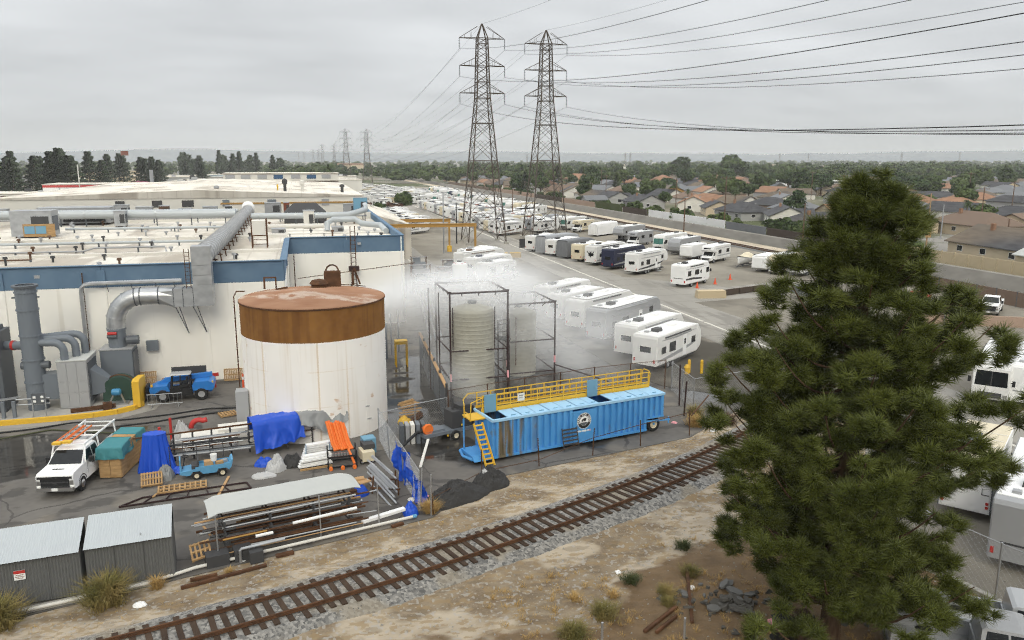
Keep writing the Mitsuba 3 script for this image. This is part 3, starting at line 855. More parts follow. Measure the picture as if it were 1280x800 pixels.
t = Thing('scrubber_box', 'dark grey scrubber box with a galvanized elbow rising from its top', 'scrubber')
t.part('body', MB().box(-14.75, 68.1, 0.16, 2.3, 2.2, 3.5), 'steel_paint')
t.part('lid', MB().box(-14.75, 68.1, 3.66, 2.4, 2.3, 0.08), 'grey_panel')
t.part('side_panel', MB().box(-13.57, 68.1, 0.5, 0.08, 1.9, 2.9), 'dark_panel')
t.part('collar', MB().lathe(-14.75, 68.0, [(0.66, 3.7), (0.66, 5.1), (0.72, 5.1), (0.72, 5.25), (0.66, 5.25)], 22), 'steel_paint', 40)
t.part('valve', MB().tube([-14.0, 67.6, 4.3], [-13.1, 67.6, 4.3], 0.35, 12).tube([-15.3, 67.25, 4.7], [-14.6, 67.25, 4.7], 0.14, 8), 'dark_panel')
t.part('red_cap', MB().tube([-15.25, 67.25, 4.95], [-14.6, 67.2, 4.95], 0.12, 8), 'red')

t = Thing('exhaust_duct', 'big galvanized duct bending along the white wall and up over the blue band', 'duct')
el = [np.array([-14.75, 68.0, 5.2]), np.array([-14.75, 68.0, 5.7])] + arc((-12.75, 68.0, 5.7), 2.0, 180, 90, 9) + [np.array([-11.4, 68.0, 7.7])]
t.part('elbow', MB().path(el, 0.68, 24), 'galv', 40)
for i in (1, 3, 5, 7, 9, 10, 11):
    a, b = el[i], el[min(i + 1, len(el) - 1)]
    d = (b - a) / (np.linalg.norm(b - a) + 1e-9) if i < len(el) - 1 else np.array([1.0, 0, 0])
    t.part('band', MB().tube(a - d * 0.04, a + d * 0.04, 0.73, 24), 'dark_panel' if i > 8 else 'galv', 40)
th = np.arange(16) * math.pi / 8 + math.pi / 16
sq = [[max(-1, min(1, 1.5 * math.cos(a))), max(-1, min(1, 1.5 * math.sin(a)))] for a in th]
t.part('transition', MB().add([[-11.4, 68.0 + 0.68 * math.cos(a), 7.7 + 0.68 * math.sin(a)] for a in th] + [[-10.3, 68.0 + 0.65 * p, 7.55 + 0.72 * q] for p, q in sq], [[i, (i + 1) % 16, 16 + (i + 1) % 16, 16 + i] for i in range(16)]), 'galv')
for x0, x1 in ((-10.3, -9.55), (-9.53, -8.75)):
    t.part('box_section', MB().box((x0 + x1) / 2, 68.0, 6.83, x1 - x0, 1.3, 1.44), 'galv')
t.part('corner_box', MB().box(-8.0, 68.0, 6.83, 1.48, 1.34, 1.7), 'galv')
for z0, z1 in ((8.54, 9.3), (9.32, 10.1), (10.12, 11.6)):
    t.part('riser', MB().box(-8.0, 68.0, z0, 1.46, 1.3, z1 - z0), 'galv')
for x in (-9.54, -8.76, -10.25):
    t.part('seam', MB().box(x, 68.0, 6.8, 0.05, 1.38, 1.5), 'dark_panel')
for x in (-10.2, -9.9, -8.9, -8.55):
    t.part('strut', MB().tube([x, 67.6, 6.85], [-9.6 if x < -9.5 else -8.2, 69.6, 4.2], 0.035, 5), 'dark_panel')
t.part('ladder', MB().tube([-9.25, 67.6, 7.6], [-9.25, 67.6, 11.4], 0.03, 5).tube([-8.9, 67.6, 7.6], [-8.9, 67.6, 11.4], 0.03, 5).each(lambda b, q: b.tube([-9.25, 67.6, 7.8 + 0.3 * q], [-8.9, 67.6, 7.8 + 0.3 * q], 0.02, 4), range(12)), 'rust')

t = Thing('roof_duct', 'fat ringed galvanized duct running away over the warehouse roof', 'duct')
pts = [(-8.0, 68.3, 10.75), (-8.0, 70.0, 10.75), (-8.1, 82, 10.6), (-8.2, 96, 10.45), (-8.3, 112, 10.4), (-8.4, 136, 10.4)]
dp = np.array([[np.interp(s_, [p[1] for p in pts], [p[k] for p in pts]) for k in range(3)] for s_ in np.linspace(68.7, 136, 30)])
t.part('pipe', MB().path(dp, 0.78, 22), 'galv', 40)
for i, y in enumerate(np.arange(70, 136, 1.55)):
    z = np.interp(y, [p[1] for p in pts], [p[2] for p in pts])
    t.part('rib', MB().tube([-8.0 - (y - 68) * 0.007, y, z], [-8.0 - (y - 68) * 0.007, y + 0.09, z], 0.85, 22), 'rvgrey')
for y in np.arange(72, 126, 4.6):
    z = np.interp(y, [p[1] for p in pts], [p[2] for p in pts])
    t.part('leg', MB().beam([-8.7, y, ROOF], [-8.6, y, z], 0.1, 0.1).beam([-7.3, y, ROOF], [-7.5, y, z], 0.1, 0.1).beam([-8.8, y, z - 0.75], [-7.2, y, z - 0.75], 0.1, 0.1), 'rust')
t.part('cap', MB().tube([-8.4, 136, 10.4], [-8.5, 137.6, 10.8], 1.0, 14), 'white')


def roof_pipe(label, pts, r, material, band=None, every=7.0, group='pipes running over the warehouse roof', name='roof_pipe', smooth=40):
    t = Thing(name, label, 'pipe', None, group)
    t.part('pipe', MB().path(pts, r, 14 if r > 0.2 else 7), material, smooth)
    for a, b in zip(pts, pts[1:]):
        a, b = np.array(a, float), np.array(b, float)
        L = np.linalg.norm(b - a)
        if L < 5:
            continue
        d = (b - a) / L
        for s_ in np.arange(1.0, L, every):
            c = a + d * s_
            if band:
                t.part('joint_band', MB().tube(c - d * 0.06, c + d * 0.06, r + 0.05, 12), band)
            if c[2] - r > ROOF + 0.1:
                t.part('leg', MB().box(c[0], c[1], ROOF, 0.12, 0.3, c[2] - ROOF), 'dark_panel')


roof_pipe('fat white insulated pipe crossing the left of the roof to the ringed duct', [(-47, 124, 10.9), (-30, 122.5, 10.9), (-9.2, 121, 10.9)], 0.62, 'shed_roof', 'galv', 4.6)
roof_pipe('thin pale pipe on the roof in front of the fat white pipe', [(-29, 112, 9.75), (-10, 110.5, 9.75)], 0.17, 'shed_roof', None, 4.0)
roof_pipe('pale pipe across the roof behind the nearest kerb', [(-46, 94, 9.7), (-9.5, 92.3, 9.7)], 0.15, 'shed_roof', None, 4.0)
roof_pipe('thin grey pipe low on the roof nearest the blue band', [(-46, 87, 9.5), (-21, 86.4, 9.5), (-20, 86.4, 9.8), (-13.5, 86.2, 9.8), (-13.2, 85.0, 9.4)], 0.09, 'rvgrey', None, 3.0)
roof_pipe('white pipe across the roof under the far step', [(-28, 138.0, 10.3), (-10, 137, 10.3)], 0.3, 'shed_roof', 'galv', 5.0)
roof_pipe('white pipe from the ringed duct to the tangle of ducts at the roof corner', [(-6.9, 118, 10.6), (1.0, 117, 10.6), (6.3, 116.5, 10.7), (8.8, 119, 11.2), (9.2, 124, 11.6)], 0.42, 'shed_roof', 'galv', 5.0)
roof_pipe('cream pipe across the roof behind the second blue wall', [(-6.5, 108, 9.9), (2.6, 107.5, 9.9)], 0.28, 'pale', None, 3.2)
roof_pipe('white looped pipe at the roof corner above the blue band', [(3.0, 106.0, 9.4), (3.0, 106.2, 10.3), (3.8, 107.0, 10.7), (6.6, 107.5, 10.7), (7.4, 106.0, 10.2), (9.6, 104, 10.1), (10.0, 101, 9.6)], 0.38, 'shed_roof', None, 3.0)
roof_pipe('pale pipe run beneath the far step wall', [(-46, 127.4, 9.9), (9.6, 126, 9.9)], 0.12, 'rvgrey', None, 6.0)
roof_pipe('thin pipe line lying on the roof before the second blue wall', [(-6.6, 100.2, 9.6), (9.6, 99.5, 9.6)], 0.09, 'pale', None, 4.0)
roof_pipe('thin dark pipe near the edge of the front roof', [(-46, 80.0, 9.45), (-24, 80.6, 9.45)], 0.07, 'pole', None, 3.0)
roof_pipe('small galvanized pipe bending along the white wall under the blue band', [(-17.3, 69.2, 4.2), (-17.3, 69.2, 8.0), (-17.25, 69.2, 8.35), (-17.0, 69.2, 8.6), (-16.5, 69.2, 8.68), (-9.8, 69.2, 8.7)], 0.17, 'galv', None, 30, None, 'wall_pipe')
t = Thing('pipe_bracket', 'row of thin brackets holding the small wall pipe', 'bracket')
for x in (-15.4, -13.6, -11.8, -10.4):
    t.part('arm', MB().tube([x, 69.7, 8.5], [x, 69.0, 8.5], 0.03, 5).tube([x, 69.7, 7.9], [x, 69.1, 8.5], 0.03, 5), 'dark_panel')


def roof_unit(label, x, y, z, sx, sy, sz, material='rvgrey', legs=0.4, kind='box', cat='air conditioner', group='units standing on the roof'):
    t = Thing('roof_unit', label, cat, None, group)
    if kind == 'box':
        t.part('housing', MB().box(x, y, z + legs, sx, sy, sz), material)
        t.part('lid', MB().box(x, y, z + legs + sz, sx + 0.12, sy + 0.12, 0.08), 'galv')
        t.part('grille', MB().box(x + sx * 0.22, y - sy / 2 - 0.03, z + legs + sz * 0.2, sx * 0.42, 0.06, sz * 0.6), 'dark')
        t.part('side_grille', MB().box(x + sx / 2 + 0.03, y, z + legs + sz * 0.2, 0.06, sy * 0.7, sz * 0.6), 'dark_panel')
    else:
        t.part('housing', MB().lathe(x, y, [(sx * 0.32, z), (sx * 0.32, z + sz * 0.6), (sx * 0.55, z + sz * 0.65), (sx * 0.5, z + sz * 0.9), (0.0, z + sz)], 14), material)
    if legs > 0 and kind == 'box':
        t.part('leg', MB().box(x - sx * 0.4, y - sy * 0.4, z, 0.14, 0.14, legs).box(x + sx * 0.4, y - sy * 0.4, z, 0.14, 0.14, legs).box(x - sx * 0.4, y + sy * 0.4, z, 0.14, 0.14, legs).box(x + sx * 0.4, y + sy * 0.4, z, 0.14, 0.14, legs), 'rust')
    return t


t = roof_unit('large grey air handler on a wooden frame at the left of the roof', -31.0, 107.3, ROOF, 4.4, 3.0, 2.9, 'galv', 0.2)
t.part('window', MB().box(-31.2, 105.7, ROOF + 0.5, 1.1, 0.08, 0.9), 'plate_blue')
t.part('window', MB().box(-30.0, 105.7, ROOF + 0.5, 1.1, 0.08, 0.9), 'plate_blue')
t.part('frame', MB().box(-30.2, 105.75, ROOF + 0.15, 3.4, 0.1, 1.5), 'wood')
t = roof_unit('wide grey roof hood with a dark opening behind the large air handler', -31.0, 127.0, ROOF, 9.0, 4.0, 2.1, 'rvgrey', 0.3)
t.part('opening', MB().box(-29.8, 124.9, ROOF + 0.5, 5.4, 0.1, 0.9), 'black')
for i, (x, y, w_, h_, c) in enumerate([(-24.5, 140, 2.4, 1.5, 'rvgrey'), (-21.6, 140.4, 1.4, 1.6, 'pole'), (-27.6, 139, 2.0, 1.9, 'galv'), (-18.5, 141, 2.0, 1.1, 'window_blue'), (-14.6, 140.5, 2.2, 1.4, 'rvgrey'), (-11.8, 141, 1.0, 1.4, 'dark'),
                                       (-4.8, 142, 2.6, 1.8, 'rvgrey'), (-2.6, 142.5, 0.9, 1.8, 'oldpaint'), (8.2, 143, 2.6, 1.4, 'rvgrey'), (1.5, 133, 1.1, 0.9, 'black'), (0.8, 112, 1.4, 2.2, 'pale'), (4.2, 104, 1.4, 0.6, 'rvgrey'),
                                       (-3.0, 104, 1.6, 0.5, 'rvgrey'), (9.0, 131, 2.1, 3.0, 'plate_blue'), (-38, 139, 3.0, 1.6, 'rvgrey'), (-43, 133, 2.4, 1.8, 'rvgrey'), (-24.3, 121, 1.4, 2.0, 'galv')]):
    words = ['left part', 'middle', 'right part'][0 if x < -16 else 1 if x < -1 else 2]
    shade = {'rvgrey': 'grey', 'pole': 'brown', 'galv': 'galvanized', 'window_blue': 'dark blue', 'dark': 'black', 'oldpaint': 'rusty red', 'black': 'black', 'pale': 'cream', 'plate_blue': 'pale blue'}[c]
    roof_unit(f'{"wide" if w_ > 2.1 else "small"} {shade} {"tall" if h_ > 1.7 else "low"} unit, {words} of the roof, {"by the far step" if y > 130 else "before the pipes"}', x, y, ROOF, w_, 1.6, h_, c, 0.15)
t = Thing('roof_hood', 'black peaked ventilation hood on the roof behind the second blue wall', 'roof vent')
t.part('hood', MB().add([[-2.6, 121, 9.3], [3.4, 121, 9.3], [3.4, 125, 9.3], [-2.6, 125, 9.3], [-2.6, 121, 10.8], [3.4, 121, 10.8], [3.4, 125, 10.8], [-2.6, 125, 10.8], [-1.2, 122.6, 12.1], [2.0, 122.6, 12.1], [2.0, 123.4, 12.1], [-1.2, 123.4, 12.1]],
                        [[0, 1, 5, 4], [1, 2, 6, 5], [2, 3, 7, 6], [3, 0, 4, 7], [4, 5, 9, 8], [5, 6, 10, 9], [6, 7, 11, 10], [7, 4, 8, 11], [8, 9, 10, 11]]), 'dark')
t = Thing('roof_tank_stand', 'cream box raised on a rusty stand beside the ringed duct', 'tank stand')
t.part('box', MB().box(-4.5, 88.5, 10.6, 1.5, 1.3, 1.5), 'pale')
for dx in (-0.75, 0.75):
    for dy in (-0.65, 0.65):
        t.part('leg', MB().box(-4.5 + dx, 88.5 + dy, ROOF, 0.12, 0.12, 3.0), 'rust')
t.part('rung', MB().box(-4.5, 87.85, 9.6, 1.5, 0.06, 0.06).box(-4.5, 87.85, 10.1, 1.5, 0.06, 0.06).box(-4.5, 87.85, 10.5, 1.6, 0.1, 0.1), 'rust')
for i in range(96):
    x, y = RND.uniform(-34, 9), RND.uniform(74, 126)
    if x > -2.5 and y < 92 or abs(x + 8.2) < 1.6:
        continue
    sz = RND.uniform(0.25, 0.6)
    single('roof_vent', MB().lathe(x, y, [(0.1, ROOF), (0.1, ROOF + sz), (0.22, ROOF + sz), (0.18, ROOF + sz + 0.2), (0.0, ROOF + sz + 0.22)], 8), ['pole', 'galv', 'dark', 'rvgrey'][i % 4], ['small rust brown vent stub on the warehouse roof', 'small galvanized vent stub on the warehouse roof', 'small black vent stub on the warehouse roof', 'small grey vent stub on the warehouse roof'][i % 4], 'roof vent', ['brown roof vents', 'galvanized roof vents', 'black roof vents', 'grey roof vents'][i % 4])
for i, (x, y, h_, c, lab) in enumerate([(-3.3, 176, 3.2, 'dark', 'black capped chimney pipe on the upper hall roof'), (0.2, 178, 2.8, 'pale', 'white vent pipe on the upper hall roof right of the black chimney'), (8.6, 180, 1.8, 'dark', 'black squat ventilator at the right of the upper hall roof'),
                                        (-17, 178, 1.8, 'rvgrey', 'grey ventilator on the left of the upper hall roof'), (-25, 182, 0.8, 'pole', 'low brown ventilator far left on the upper hall roof'), (-4.9, 180, 1.9, 'yellow', 'thin yellow post on the upper hall roof'), (-12, 200, 1.0, 'rvgrey', 'low grey ventilator farther back on the upper hall roof')]):
    roof_unit(lab, x, y, 11.4, 1.0 if c != 'yellow' else 0.35, 1, h_, c, 0, 'vent', 'roof vent', None)

t = Thing('rusty_beam', 'rusty steel beam lying along the edge of the concrete pad', 'steel beam')
t.part('bar', MB().beam([-17.1, 62.3, 0.32], [-14.2, 62.9, 0.36], 0.16, 0.28), 'rust')
t.part('bracket', MB().box(-14.7, 62.65, 0.17, 0.6, 0.5, 0.5, 12), 'rust')
t = Thing('pipe_handrail', 'grey pipe trays and handrails low on the left of the pad', 'pipe rack')
for k in range(3):
    t.part('tray', MB().beam([-26, 61.8 + 0.25 * k, 1.1], [-20.6, 62.6 + 0.5 * k, 1.5 - 0.1 * k], 0.16, 0.1), 'galv')
for x in (-22.3, -21.4, -20.7):
    t.part('leg', MB().box(x, 62.2, 0.16, 0.22, 0.22, 1.2), 'steel_paint')
t.part('rail', MB().tube([-20.6, 62.4, 1.4], [-18.4, 62.4, 1.4], 0.06).tube([-20.6, 62.4, 1.0], [-18.4, 62.4, 1.0], 0.06), 'galv')
t = Thing('control_stand', 'small control panel stand on thin legs before the stack', 'control panel')
t.part('panel', MB().box(-19.0, 62.0, 1.1, 0.9, 0.12, 0.8), 'dark_panel')
for dx in (-0.42, 0.42):
    t.part('leg', MB().tube([-19.0 + dx, 61.9, 0.16], [-19.0 + dx, 62.0, 1.9], 0.04, 5), 'galv')
for k in range(4):
    t.part('dial', MB().box(-19.25 + 0.5 * (k % 2), 61.92, 1.25 + 0.3 * (k // 2), 0.18, 0.05, 0.16), 'white')

# ------------------------------------------------------------------ the big storage tank
bt = Thing('storage_tank', 'big white round storage tank with a rust brown top band', 'tank')
CX, CY, TR, TH = 0.41, 56.58, 4.88, 8.93
bt.part('shell', MB().lathe(CX, CY, [(TR, 0), (TR, 6.75)], 96), 'tank', 40)
bt.part('rust_band', MB().lathe(CX, CY, [(TR + 0.004, 6.75), (TR + 0.012, 6.76), (TR + 0.012, TH)], 96), 'tank_rust', 40, label='rust brown painted band')
bt.part('roof', MB().lathe(CX, CY, [(TR + 0.06, TH), (TR + 0.06, TH + 0.06), (TR, TH + 0.09), (0.0, TH + 0.55)], 96), 'tank_top', 20, label='rusty roof with pale worn streaks')
bt.part('rim', MB().lathe(CX, CY, [(TR, TH - 0.08), (TR + 0.08, TH - 0.06), (TR + 0.08, TH + 0.03), (TR, TH + 0.05)], 96), 'rust')
for k in range(5):
    a = math.radians(-158 + k * 27)
    bt.part('weld_seam', MB().tube([CX + (TR + 0.005) * math.cos(a), CY + (TR + 0.005) * math.sin(a), 0], [CX + (TR + 0.005) * math.cos(a), CY + (TR + 0.005) * math.sin(a), 6.7], 0.012, 4), 'tank')
bt.part('hatch', MB().lathe(0.9, 59.0, [(0.55, TH + 0.2), (0.55, TH + 0.55), (0.7, TH + 0.6), (0.5, TH + 0.85), (0.0, TH + 0.95)], 14), 'rust')
bt.part('manway', MB().box(1.9, 60.0, TH + 0.2, 1.2, 0.5, 1.15).path(arc((1.9, 60.0, TH + 1.35), 0.45, 0, 180, 9), 0.06, 6), 'rust')
bt.part('vent_pipe', MB().path([[3.4, 60.1, TH + 0.2], [3.4, 60.1, TH + 1.3], [3.5, 60.1, TH + 1.5], [3.9, 60.1, TH + 0.3]], 0.07, 6), 'rust')
bt.part('outlet_pipe', MB().path([[-2.9, 59.4, TH + 0.3], [-2.9, 59.4, TH + 1.1], [-2.1, 59.4, TH + 1.1], [-2.1, 59.4, TH + 0.25], [-1.3, 59.4, TH + 0.35]], 0.08, 6), 'rust')
bt.part('long_rod', MB().tube([-0.6, 60.2, TH + 0.85], [8.2, 61.3, TH + 1.6], 0.025, 4), 'rust')
bt.part('edge_rail', MB().path([[CX + TR * math.cos(a), CY + TR * math.sin(a), TH + 0.18] for a in np.radians(np.linspace(38, 75, 14))], 0.03, 4), 'rust')
bt.part('downpipe', MB().path([[-4.2, 58.6, TH + 0.3], [-4.75, 58.4, TH + 0.35], [-4.95, 58.3, TH], [-4.95, 58.3, 0.1]], 0.045, 6), 'rust')
bt.part('skirt_box', MB().box(-4.55, 54.9, 0, 0.8, 1.0, 3.1), 'grey_panel')

# ------------------------------------------------------------------ the spraying frames, the two poly tanks and the mist
def ribbed(r, h, z0=0.15):
    p = [(r, z0)]
    z = z0
    while z < h - 0.5:
        p += [(r, z + 0.20), (r + 0.02, z + 0.24), (r + 0.02, z + 0.29), (r, z + 0.33)]
        z += 0.34
    return p + [(r, h - 0.2), (r * 0.94, h), (r * 0.3, h + 0.35), (0.0, h + 0.4)]


t = Thing('ribbed_tank', 'larger ribbed beige poly tank inside the taller pipe frame, veiled by spray', 'tank')
t.part('shell', MB().lathe(12.45, 60.2, ribbed(1.72, 7.0), 40), 'poly', 25)
t.part('lid', MB().lathe(12.45, 60.2, [(0.35, 7.3), (0.35, 7.6), (0.0, 7.62)], 16), 'dark_panel')
for a in (200, 330):
    x, y = 12.45 + 1.8 * math.cos(math.radians(a)), 60.2 + 1.8 * math.sin(math.radians(a))
    t.part('level_pipe', MB().tube([x, y - 0.1, 3.9], [x, y - 0.1, 7.2], 0.045, 6), 'pipe_dark')
t = Thing('ribbed_tank', 'smaller pale ribbed poly tank inside the lower pipe frame, half lost in spray', 'tank')
t.part('shell', MB().lathe(17.6, 65.2, ribbed(1.45, 5.6), 36), 'poly', 25)
t.part('level_pipe', MB().tube([16.9, 63.7, 1.2], [16.9, 63.7, 5.4], 0.04, 6), 'rust')
t.part('lid', MB().lathe(17.6, 65.2, [(0.3, 5.9), (0.3, 6.2), (0.0, 6.22)], 14), 'dark_panel')


def pipe_frame(label, x0, x1, y0, y1, h, rails, skew):
    t = Thing('sprinkler_frame', label, 'pipe frame')
    c = [(x0, y0), (x1, y0 + skew), (x1 - 0.2, y1 + skew), (x0 - 0.2, y1)]
    for x, y in c:
        t.part('post', MB().tube([x, y, 0], [x, y, h], 0.075, 8), 'pipe_dark')
    for z in [h] + rails:
        for k in range(4):
            a, b = c[k], c[(k + 1) % 4]
            t.part('ring_pipe', MB().tube([*a, z], [*b, z], 0.075 if z == h else 0.055, 8), 'pipe_dark')
    for k in range(4):
        a, b = c[k], c[(k + 1) % 4]
        for f in (0.2, 0.5, 0.8):
            x, y = a[0] + (b[0] - a[0]) * f, a[1] + (b[1] - a[1]) * f
            t.part('spray_nozzle', MB().tube([x, y, h], [x + (12.4 - x) * 0.05, y + (61 - y) * 0.05, h - 0.25], 0.045, 6), 'pipe_dark')
    for x, y in c[:2]:
        t.part('pipe_cap', MB().lathe(x, y, [(0.1, h), (0.12, h + 0.12), (0.0, h + 0.14)], 8), 'pipe_dark')
        t.part('tape_band', MB().lathe(x, y, [(0.085, 1.6), (0.085, 2.2)], 8), 'pink')
    return t


t = pipe_frame('taller dark pipe frame spraying water round the larger ribbed tank', 10.4, 14.95, 58.6, 64.0, 8.45, [3.95, 1.7], 0.15)
t.part('side_pipe', MB().tube([9.8, 60, 0], [9.8, 60.2, 8.3], 0.05, 6).tube([9.4, 62.5, 0], [9.4, 62.7, 8.3], 0.05, 6).path([[10.2, 58.4, 2.0], [10.0, 58.3, 2.3], [9.9, 60, 2.5]], 0.05, 6), 'pipe_dark')
t = pipe_frame('lower dark pipe frame spraying water round the smaller ribbed tank', 15.75, 19.95, 62.1, 67.4, 6.75, [3.6, 0.9], 0.35)
t.part('side_pipe', MB().path([[19.3, 66.5, 6.4], [19.3, 66.5, 2.6], [18.6, 66.3, 1.9], [18.5, 66.3, 0]], 0.05, 6).tube([19.95, 62.4, 1.4], [23.6, 59.3, 0.5], 0.06, 6), 'pipe_dark')
t = Thing('ladder_platform', 'dark steel ladder platform between the two sprinkler frames', 'platform')
for x, y in ((14.9, 61.8), (15.9, 62.0)):
    t.part('post', MB().tube([x, y, 0], [x, y, 5.6], 0.05, 6), 'pipe_dark')
t.part('landing', MB().box(15.4, 62.3, 3.9, 1.1, 1.2, 0.1), 'dark')
for z in (1.0, 2.2, 4.6, 5.2, 5.55, 3.2):
    t.part('rung', MB().tube([14.9, 61.8, z], [15.9, 62.0, z], 0.03, 5), 'pipe_dark')

t = Thing('containment_wall', 'dark stained containment wall with a tan cap running back beside the spray frames', 'wall')
wpts = [(9.2, 53.7), (9.35, 57.4), (9.5, 61.1), (9.65, 64.8), (9.8, 68.5), (9.95, 72.2)]
for a, b in zip(wpts, wpts[1:]):
    t.part('panel', MB().beam([*(np.array(a) * 0.998 + np.array(b) * 0.002), 1.3], [*(np.array(a) * 0.01 + np.array(b) * 0.99), 1.3], 0.12, 2.5), 'dark_panel')
    t.part('post', MB().box(*a, 0, 0.16, 0.16, 2.9), 'dark')
t.part('cap', MB().beam([*wpts[0], 2.62], [*wpts[-1], 2.62], 0.22, 0.12), 'plywood')

fence('chain link fence with a rusty top rail between the trailer tank and the spray frames', [(9.3, 53.6), (15.4, 55.4), (21.5, 57.0), (27.9, 57.8)], 2.4, 3.1, 0.04, True, True, 0.02, 0, 0.2, None, 'rust')

# drifting spray: one closed volume of water mist
GX, GY, GZ = 72, 96, 30
X0, X1, Y0, Y1, Z0, Z1 = 2.5, 40.0, 52.0, 112.0, -1.0, 15.0
zz, yy, xx = np.meshgrid(Z0 + (np.arange(GZ) + .5) / GZ * (Z1 - Z0), Y0 + (np.arange(GY) + .5) / GY * (Y1 - Y0), X0 + (np.arange(GX) + .5) / GX * (X1 - X0), indexing='ij')


def puff(cx, cy, cz, sx, sy, sz, a):
    return a * np.exp(-(((xx - cx) / sx) ** 2 + ((yy - cy) / sy) ** 2 + ((zz - cz) / sz) ** 2))


den = (puff(13.0, 63.8, 7.8, 3.3, 3.6, 1.45, 0.60) + puff(17.2, 68, 5.9, 3.8, 4.4, 1.9, 0.36) + puff(19.5, 77, 3.8, 5.0, 6.0, 2.0, 0.06) + puff(23, 92, 3.6, 6, 9, 2.4, 0.018)
       + puff(22.0, 65.0, 1.6, 4.0, 5.0, 2.6, 0.035) + puff(13.0, 61, 3.0, 2.6, 2.5, 3.6, 0.035) + puff(10.6, 60.5, 1.6, 1.3, 7, 2.0, 0.09) + puff(17.6, 64.0, 2.2, 2.6, 2.6, 2.6, 0.09)
       + puff(15, 68, 6.6, 4.5, 4.5, 1.6, 0.08) + puff(24, 66, 2.0, 5, 6, 3, 0.03)
       + puff(26, 72, 2.6, 3.5, 4, 2.2, 0.03) + puff(16, 70.5, 3.4, 4.0, 3.4, 2.6, 0.12))
# the jet thrown from behind the big tank towards the frames
ju = np.clip((xx - 4.8) / 7.0, 0, 1)
jet = np.exp(-(((yy - (65.0 + 1.5 * ju)) / (0.7 + 1.6 * ju)) ** 2 + ((zz - (6.6 + 0.3 * ju - 1.6 * ju * ju)) / (1.25 + 0.5 * ju)) ** 2)) * (xx > 4.2) * (1 - np.clip((xx - 8.5) / 4.0, 0, 1)) ** 1.1
q = np.stack([xx * 0.42, yy * 0.33, zz * 0.5], -1)
tex = np.clip((meshkit.fbm(q, 5, 4) - 0.30) * 2.8, 0.06, 1.8)
den = den * tex + 0.9 * jet * np.clip(0.35 + meshkit.fbm(np.stack([xx * 0.5, yy * 1.6, zz * 1.6 + xx * 0.3], -1), 4, 9), 0.2, 1.3)
edge = np.minimum.reduce([(xx - X0) / 1.2, (X1 - xx) / 5, (yy - Y0) / 2, (Y1 - yy) / 10, (Z1 - zz) / 3, zz * 0 + 1])
den = (np.clip(3.1 * den * np.clip(edge, 0, 1), 0, None)).astype(np.float32)
den[den < 0.0015] = 0
scene['spray'] = {'type': 'heterogeneous', 'albedo': {'type': 'rgb', 'value': [1.0, 1.0, 1.0]}, 'scale': 1.0,
                  'sigma_t': {'type': 'gridvolume', 'grid': mi.VolumeGrid(den[..., None]), 'filter_type': 'trilinear',
                              'to_world': T4().translate([X0, Y0, Z0]).scale([X1 - X0, Y1 - Y0, Z1 - Z0])}}
scene['mist'] = {'type': 'cube', 'to_world': T4().translate([(X0 + X1) / 2, (Y0 + Y1) / 2, (Z0 + Z1) / 2]).scale([(X1 - X0) / 2 - 0.02, (Y1 - Y0) / 2 - 0.02, (Z1 - Z0) / 2 - 0.02]),
                 'bsdf': {'type': 'null'}, 'interior': {'type': 'ref', 'id': 'spray'}, 'exterior': {'type': 'ref', 'id': 'air'}}
labels['mist'] = {'label': 'white water mist blown from the sprinklers over the tanks and parked trailers', 'category': 'water mist', 'kind': 'stuff'}

# ------------------------------------------------------------------ the blue trailer tank
F = place(10.62, 45.55, 0, 12.3)
ft = Thing('trailer_tank', 'long light blue ribbed steel trailer tank with yellow railings on top', 'trailer tank', F)
L, W, ZB, ZT = 12.95, 2.55, 0.32, 2.62
OVER = 11.55


def rib_wall(x0, x1, y, za, zb, out, n):
    """Trapezoid ribs pressed into a side wall that faces -y (out = -1) or +y."""
    m = MB()
    p = []
    w = (x1 - x0) / n
    for i in range(n):
        a = x0 + i * w
        p += [(a, -0.07), (a + w * 0.40, -0.07), (a + w * 0.48, 0.10), (a + w * 0.92, 0.10)]
    p += [(x1, -0.07)]
    v = [[x, y + out * d, z] for z in (za, zb) for x, d in p]
    k = len(p)
    m.add(v, [[i, i + 1, k + i + 1, k + i] for i in range(k - 1)])
    return m


for a, b, k in ((0, 1.92, 4), (1.92, 3.84, 4), (3.84, 5.7, 4), (7.42, 9.4, 4), (9.4, OVER, 5)):
    ft.part('side_panel', rib_wall(a, b, 0, ZB, ZT, -1, k), 'skip')
ft.part('side_panel', MB().box(6.56, -0.05, ZB, 1.72, 0.1, ZT - ZB - 0.2), 'skip', label='flat panel with a round emblem')
ft.part('side_panel', rib_wall(OVER, L, 0, 1.15, ZT, -1, 3), 'skip')
ft.part('back_panel', rib_wall(0, L, W, ZB, ZT, 1, 28), 'skip')
ft.part('end_panel', MB().extrude([(0, ZB), (W, ZB), (W, ZT), (0, ZT)], -0.02, 0.06, 'yz'), 'skip')
for y in (0.5, 1.05, 1.6, 2.1):
    ft.part('end_rib', MB().box(-0.06, y, ZB + 0.1, 0.1, 0.14, ZT - ZB - 0.25), 'skip')
ft.part('end_panel', MB().extrude([(0, 1.15), (W, 1.15), (W, ZT), (0, ZT)], L - 0.06, L, 'yz').box(OVER, W / 2, ZB, 0.06, W, 0.85), 'skip')
ft.part('floor', MB().box(OVER / 2, W / 2, ZB - 0.06, OVER, W, 0.1).box((OVER + L) / 2, W / 2, 1.08, L - OVER, W, 0.1), 'skip')
m = MB()
for a, b in (((-0.02, -0.06), (L + 0.02, -0.06)), ((-0.02, W + 0.06), (L + 0.02, W + 0.06)), ((-0.02, -0.1), (-0.02, W + 0.1)), ((L, -0.1), (L, W + 0.1))):
    m.beam([*a, ZT + 0.04], [*b, ZT + 0.04], 0.15, 0.16)
